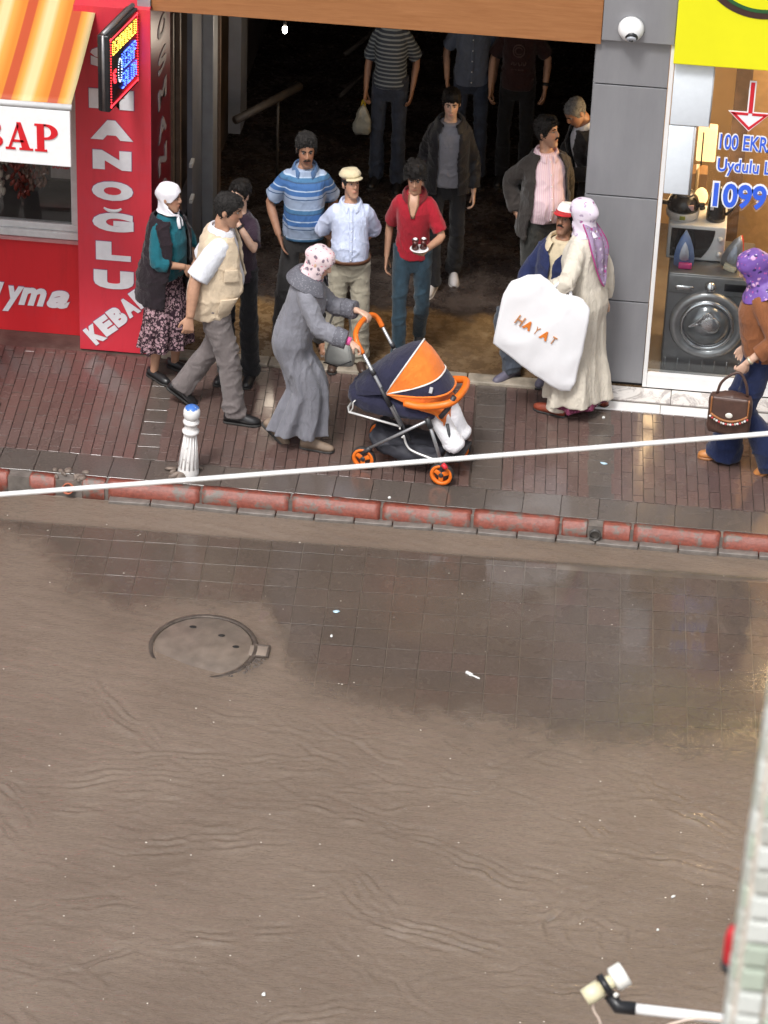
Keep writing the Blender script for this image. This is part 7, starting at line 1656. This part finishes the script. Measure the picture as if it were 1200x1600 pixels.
# --- woman in brown cardigan walking left
P = Fig('woman in brown cardigan and navy flared trousers walking left', .76, -1.0, -90, 1.74, fem=True, fat=.3, lean=8, head=(6, 20), Rf=dict(w=(.62, -.93), yaw=0), L=dict(w=(1.02, -1.08), pitch=34, yaw=0), hipoff=(0, .02),
        armL=dict(world=(.70, -1.22, .95), pole=(.3, 1, -.1), dir=(.0, -.55, -.8), palm=(-1, -.2, 0), curl=55), armR=dict(w=(-.21, -.10, .90), pole=(-.4, 1, -.2)), skin=SK2)
P.body(dec=.3); P.top(cloth('rust_brown_knit', (.215, .078, .030), weave=140), hem=.93, off=.026, sl=1.62, sleeve_off=.022, seed=71, name='cardigan', wr=.007)
P.trousers(cloth('navy_trousers', (.010, .017, .058)), waist=1.0, hem=.095, flare=.045, knee=.080, thigh=.10, end=.03, seed=72); P.shoes(mat('tan_leather', (.46, .185, .055), .35, var=.12), sole=mat('tan_heel', (.36, .15, .05), .4), heel=.065, low=True, name='heeled_shoe')
M_VIV = floral('violet_floral_silk', (.16, .08, .32), [((.60, .34, .56), .27), ((.035, .025, .12), .24), ((.50, .10, .32), .16), ((.66, .60, .68), .12)], 15, rough=.45)
P.scarf(M_VIV, thick=.020, bun=.045, face=(.056, .088, -.03), low=-.20, collar_r=.15, back=.05)
m_ = MB(); wr_, el_ = P.arms['L'][2], P.arms['L'][1]; d_ = (el_-wr_).normalized(); m_.tube([wr_+d_*.02, wr_+d_*.036], .031, 14); P.sub('wristwatch', m_, mat('gold_white_watch', (.62, .55, .40), .25, .5, bump=0))
hw = P.hands['L']; wp = P.l2w(hw['wr']+hw['d']*.095)
hb = thing('satchel', 'brown satchel with beaded flap in the cardigan woman\'s hand', 'handbag', (wp.x-.03, wp.y-.02, wp.z-.47), R(-4))
M_BRL = mat('brown_leather', (.075, .038, .028), .45, var=.2, bump=.25); v, f = eloft([((-.15, 0, .15), .04, .11), ((-.135, 0, .15), .06, .145), ((0, 0, .16), .07, .16), ((.135, 0, .15), .06, .145), ((.15, 0, .15), .04, .11)], 24, 4); me = fuse(MB().add(v, f), .009, 2); wrinkle(me, .003, (4, 4, 4), 4); link('bag_body', me, M_BRL, hb)
def flap_pt(u, t): return Vector((u*.128, -.074-.010*t, .315-.185*t*(1-.28*u*u)))
v = [flap_pt(u, t) for t in np.linspace(0, 1, 8) for u in np.linspace(-1, 1, 13)]+[]; f = [(i*13+k, i*13+k+1, (i+1)*13+k+1, (i+1)*13+k) for i in range(7) for k in range(12)]; me = bpy.data.meshes.new('flap'); me.from_pydata(v, [], f); me = mods(me, ('SOLIDIFY', dict(thickness=.012, offset=0))); fl_ = link('flap', me, M_BRL, hb)
m_ = MB(); m_.tube([flap_pt(u, 1.0)-Vector((0, .006, -.008)) for u in np.linspace(-1, 1, 15)], .009, 8); m_.tube([flap_pt(-1, t)-Vector((0, .006, 0)) for t in np.linspace(0, 1, 6)], .006, 6); m_.tube([flap_pt(1, t)-Vector((0, .006, 0)) for t in np.linspace(0, 1, 6)], .006, 6); m_.build('tan_trim', mat('tan_trim_leather', (.30, .12, .04), .45), fl_)
for i, u in enumerate(np.linspace(-1, 1, 17)):
    p = flap_pt(u, 1.0)+Vector((0, -.010, -.014)); v, f = ellipsoid(p, .009, .007, .009, 8, 5); MB().add(v, f).build('bead', [MATS['white_porcelain'], mat('red_bead', (.5, .05, .05), .3, bump=0), mat('grey_bead', (.45, .42, .36), .3, bump=0)][i % 3], fl_)
v, f = ellipsoid((0.0, -.092, .185), .026, .006, .021); MB().add(v, f).build('clasp', mat('pearl_clasp', (.75, .72, .64), .3, bump=0), fl_)
m_ = MB(); m_.tube(bez([(-.10, 0, .30), (-.07, 0, .40), (0.03, .01, .475), (.09, 0, .40), (.11, 0, .30)], 5), .010, 8); m_.build('strap', M_BRL, hb)

# --- passer-by at the left edge: only a shoe tip enters the picture
P = Fig('passer-by at the left picture edge showing one black shoe tip', -4.93, -1.02, 90, 1.74, Rf=dict(w=(-4.75, -1.045), yaw=0), L=dict(w=(-5.18, -.92), pitch=25), skin=SK1)
P.body(dec=.2, voxel=.008); P.hair(M_HDARK, seed=81, strands=100); P.top(C_DGREY, sl=1.85, seed=82, name='jacket'); P.trousers(C_DGREY, seed=83); P.shoes(M_SHOEB)

# --- baby in the stroller
bp = stw((0, 0, 0))
P = Fig('baby with white leggings lying in the stroller under the hood', bp.x, bp.y, math.degrees(AN)+90, .74, lean=-32, head=(0, 10), slim=1.0, fat=.6, L=dict(l=(.16, -.70), lift=.60, pitch=20, yaw=8), Rf=dict(l=(-.16, -.70), lift=.56, pitch=20, yaw=-8), hipz=1.32, hipoff=(0, .56),
        armL=dict(w=(.12, -.16, 1.12), pole=(1, .5, -.6)), armR=dict(w=(-.12, -.16, 1.12), pole=(-1, .5, -.6)), skin=SK2, cat='baby', wid=1.0, dep=1.0)
P.body(dec=.2, voxel=.012); P.top(cloth('white_baby_cotton', (.80, .79, .82)), sl=1.8, seed=91, off=.03, hem=.9); P.trousers(MATS['white_baby_cotton'], waist=1.05, hem=.165, knee=.165, thigh=.16, seed=92, off=.04, name='leggings', end=.0)
for key in 'LR':
    F = P.feet[key]; Q = lambda d, x_, z: F['org']+F['M'] @ Vector((x_, -d, z)); m_ = MB(); m_.tube(bez([Q(-.06, 0, .10), Q(-.02, 0, .07), Q(.07, 0, .06), Q(.15, 0, .05), Q(.19, 0, .04)], 3), [.12, .17, .165, .14, .07], 14); P.sub('bootee', m_, MATS['white_baby_cotton'])

bpy.data.scenes.remove(WORK)
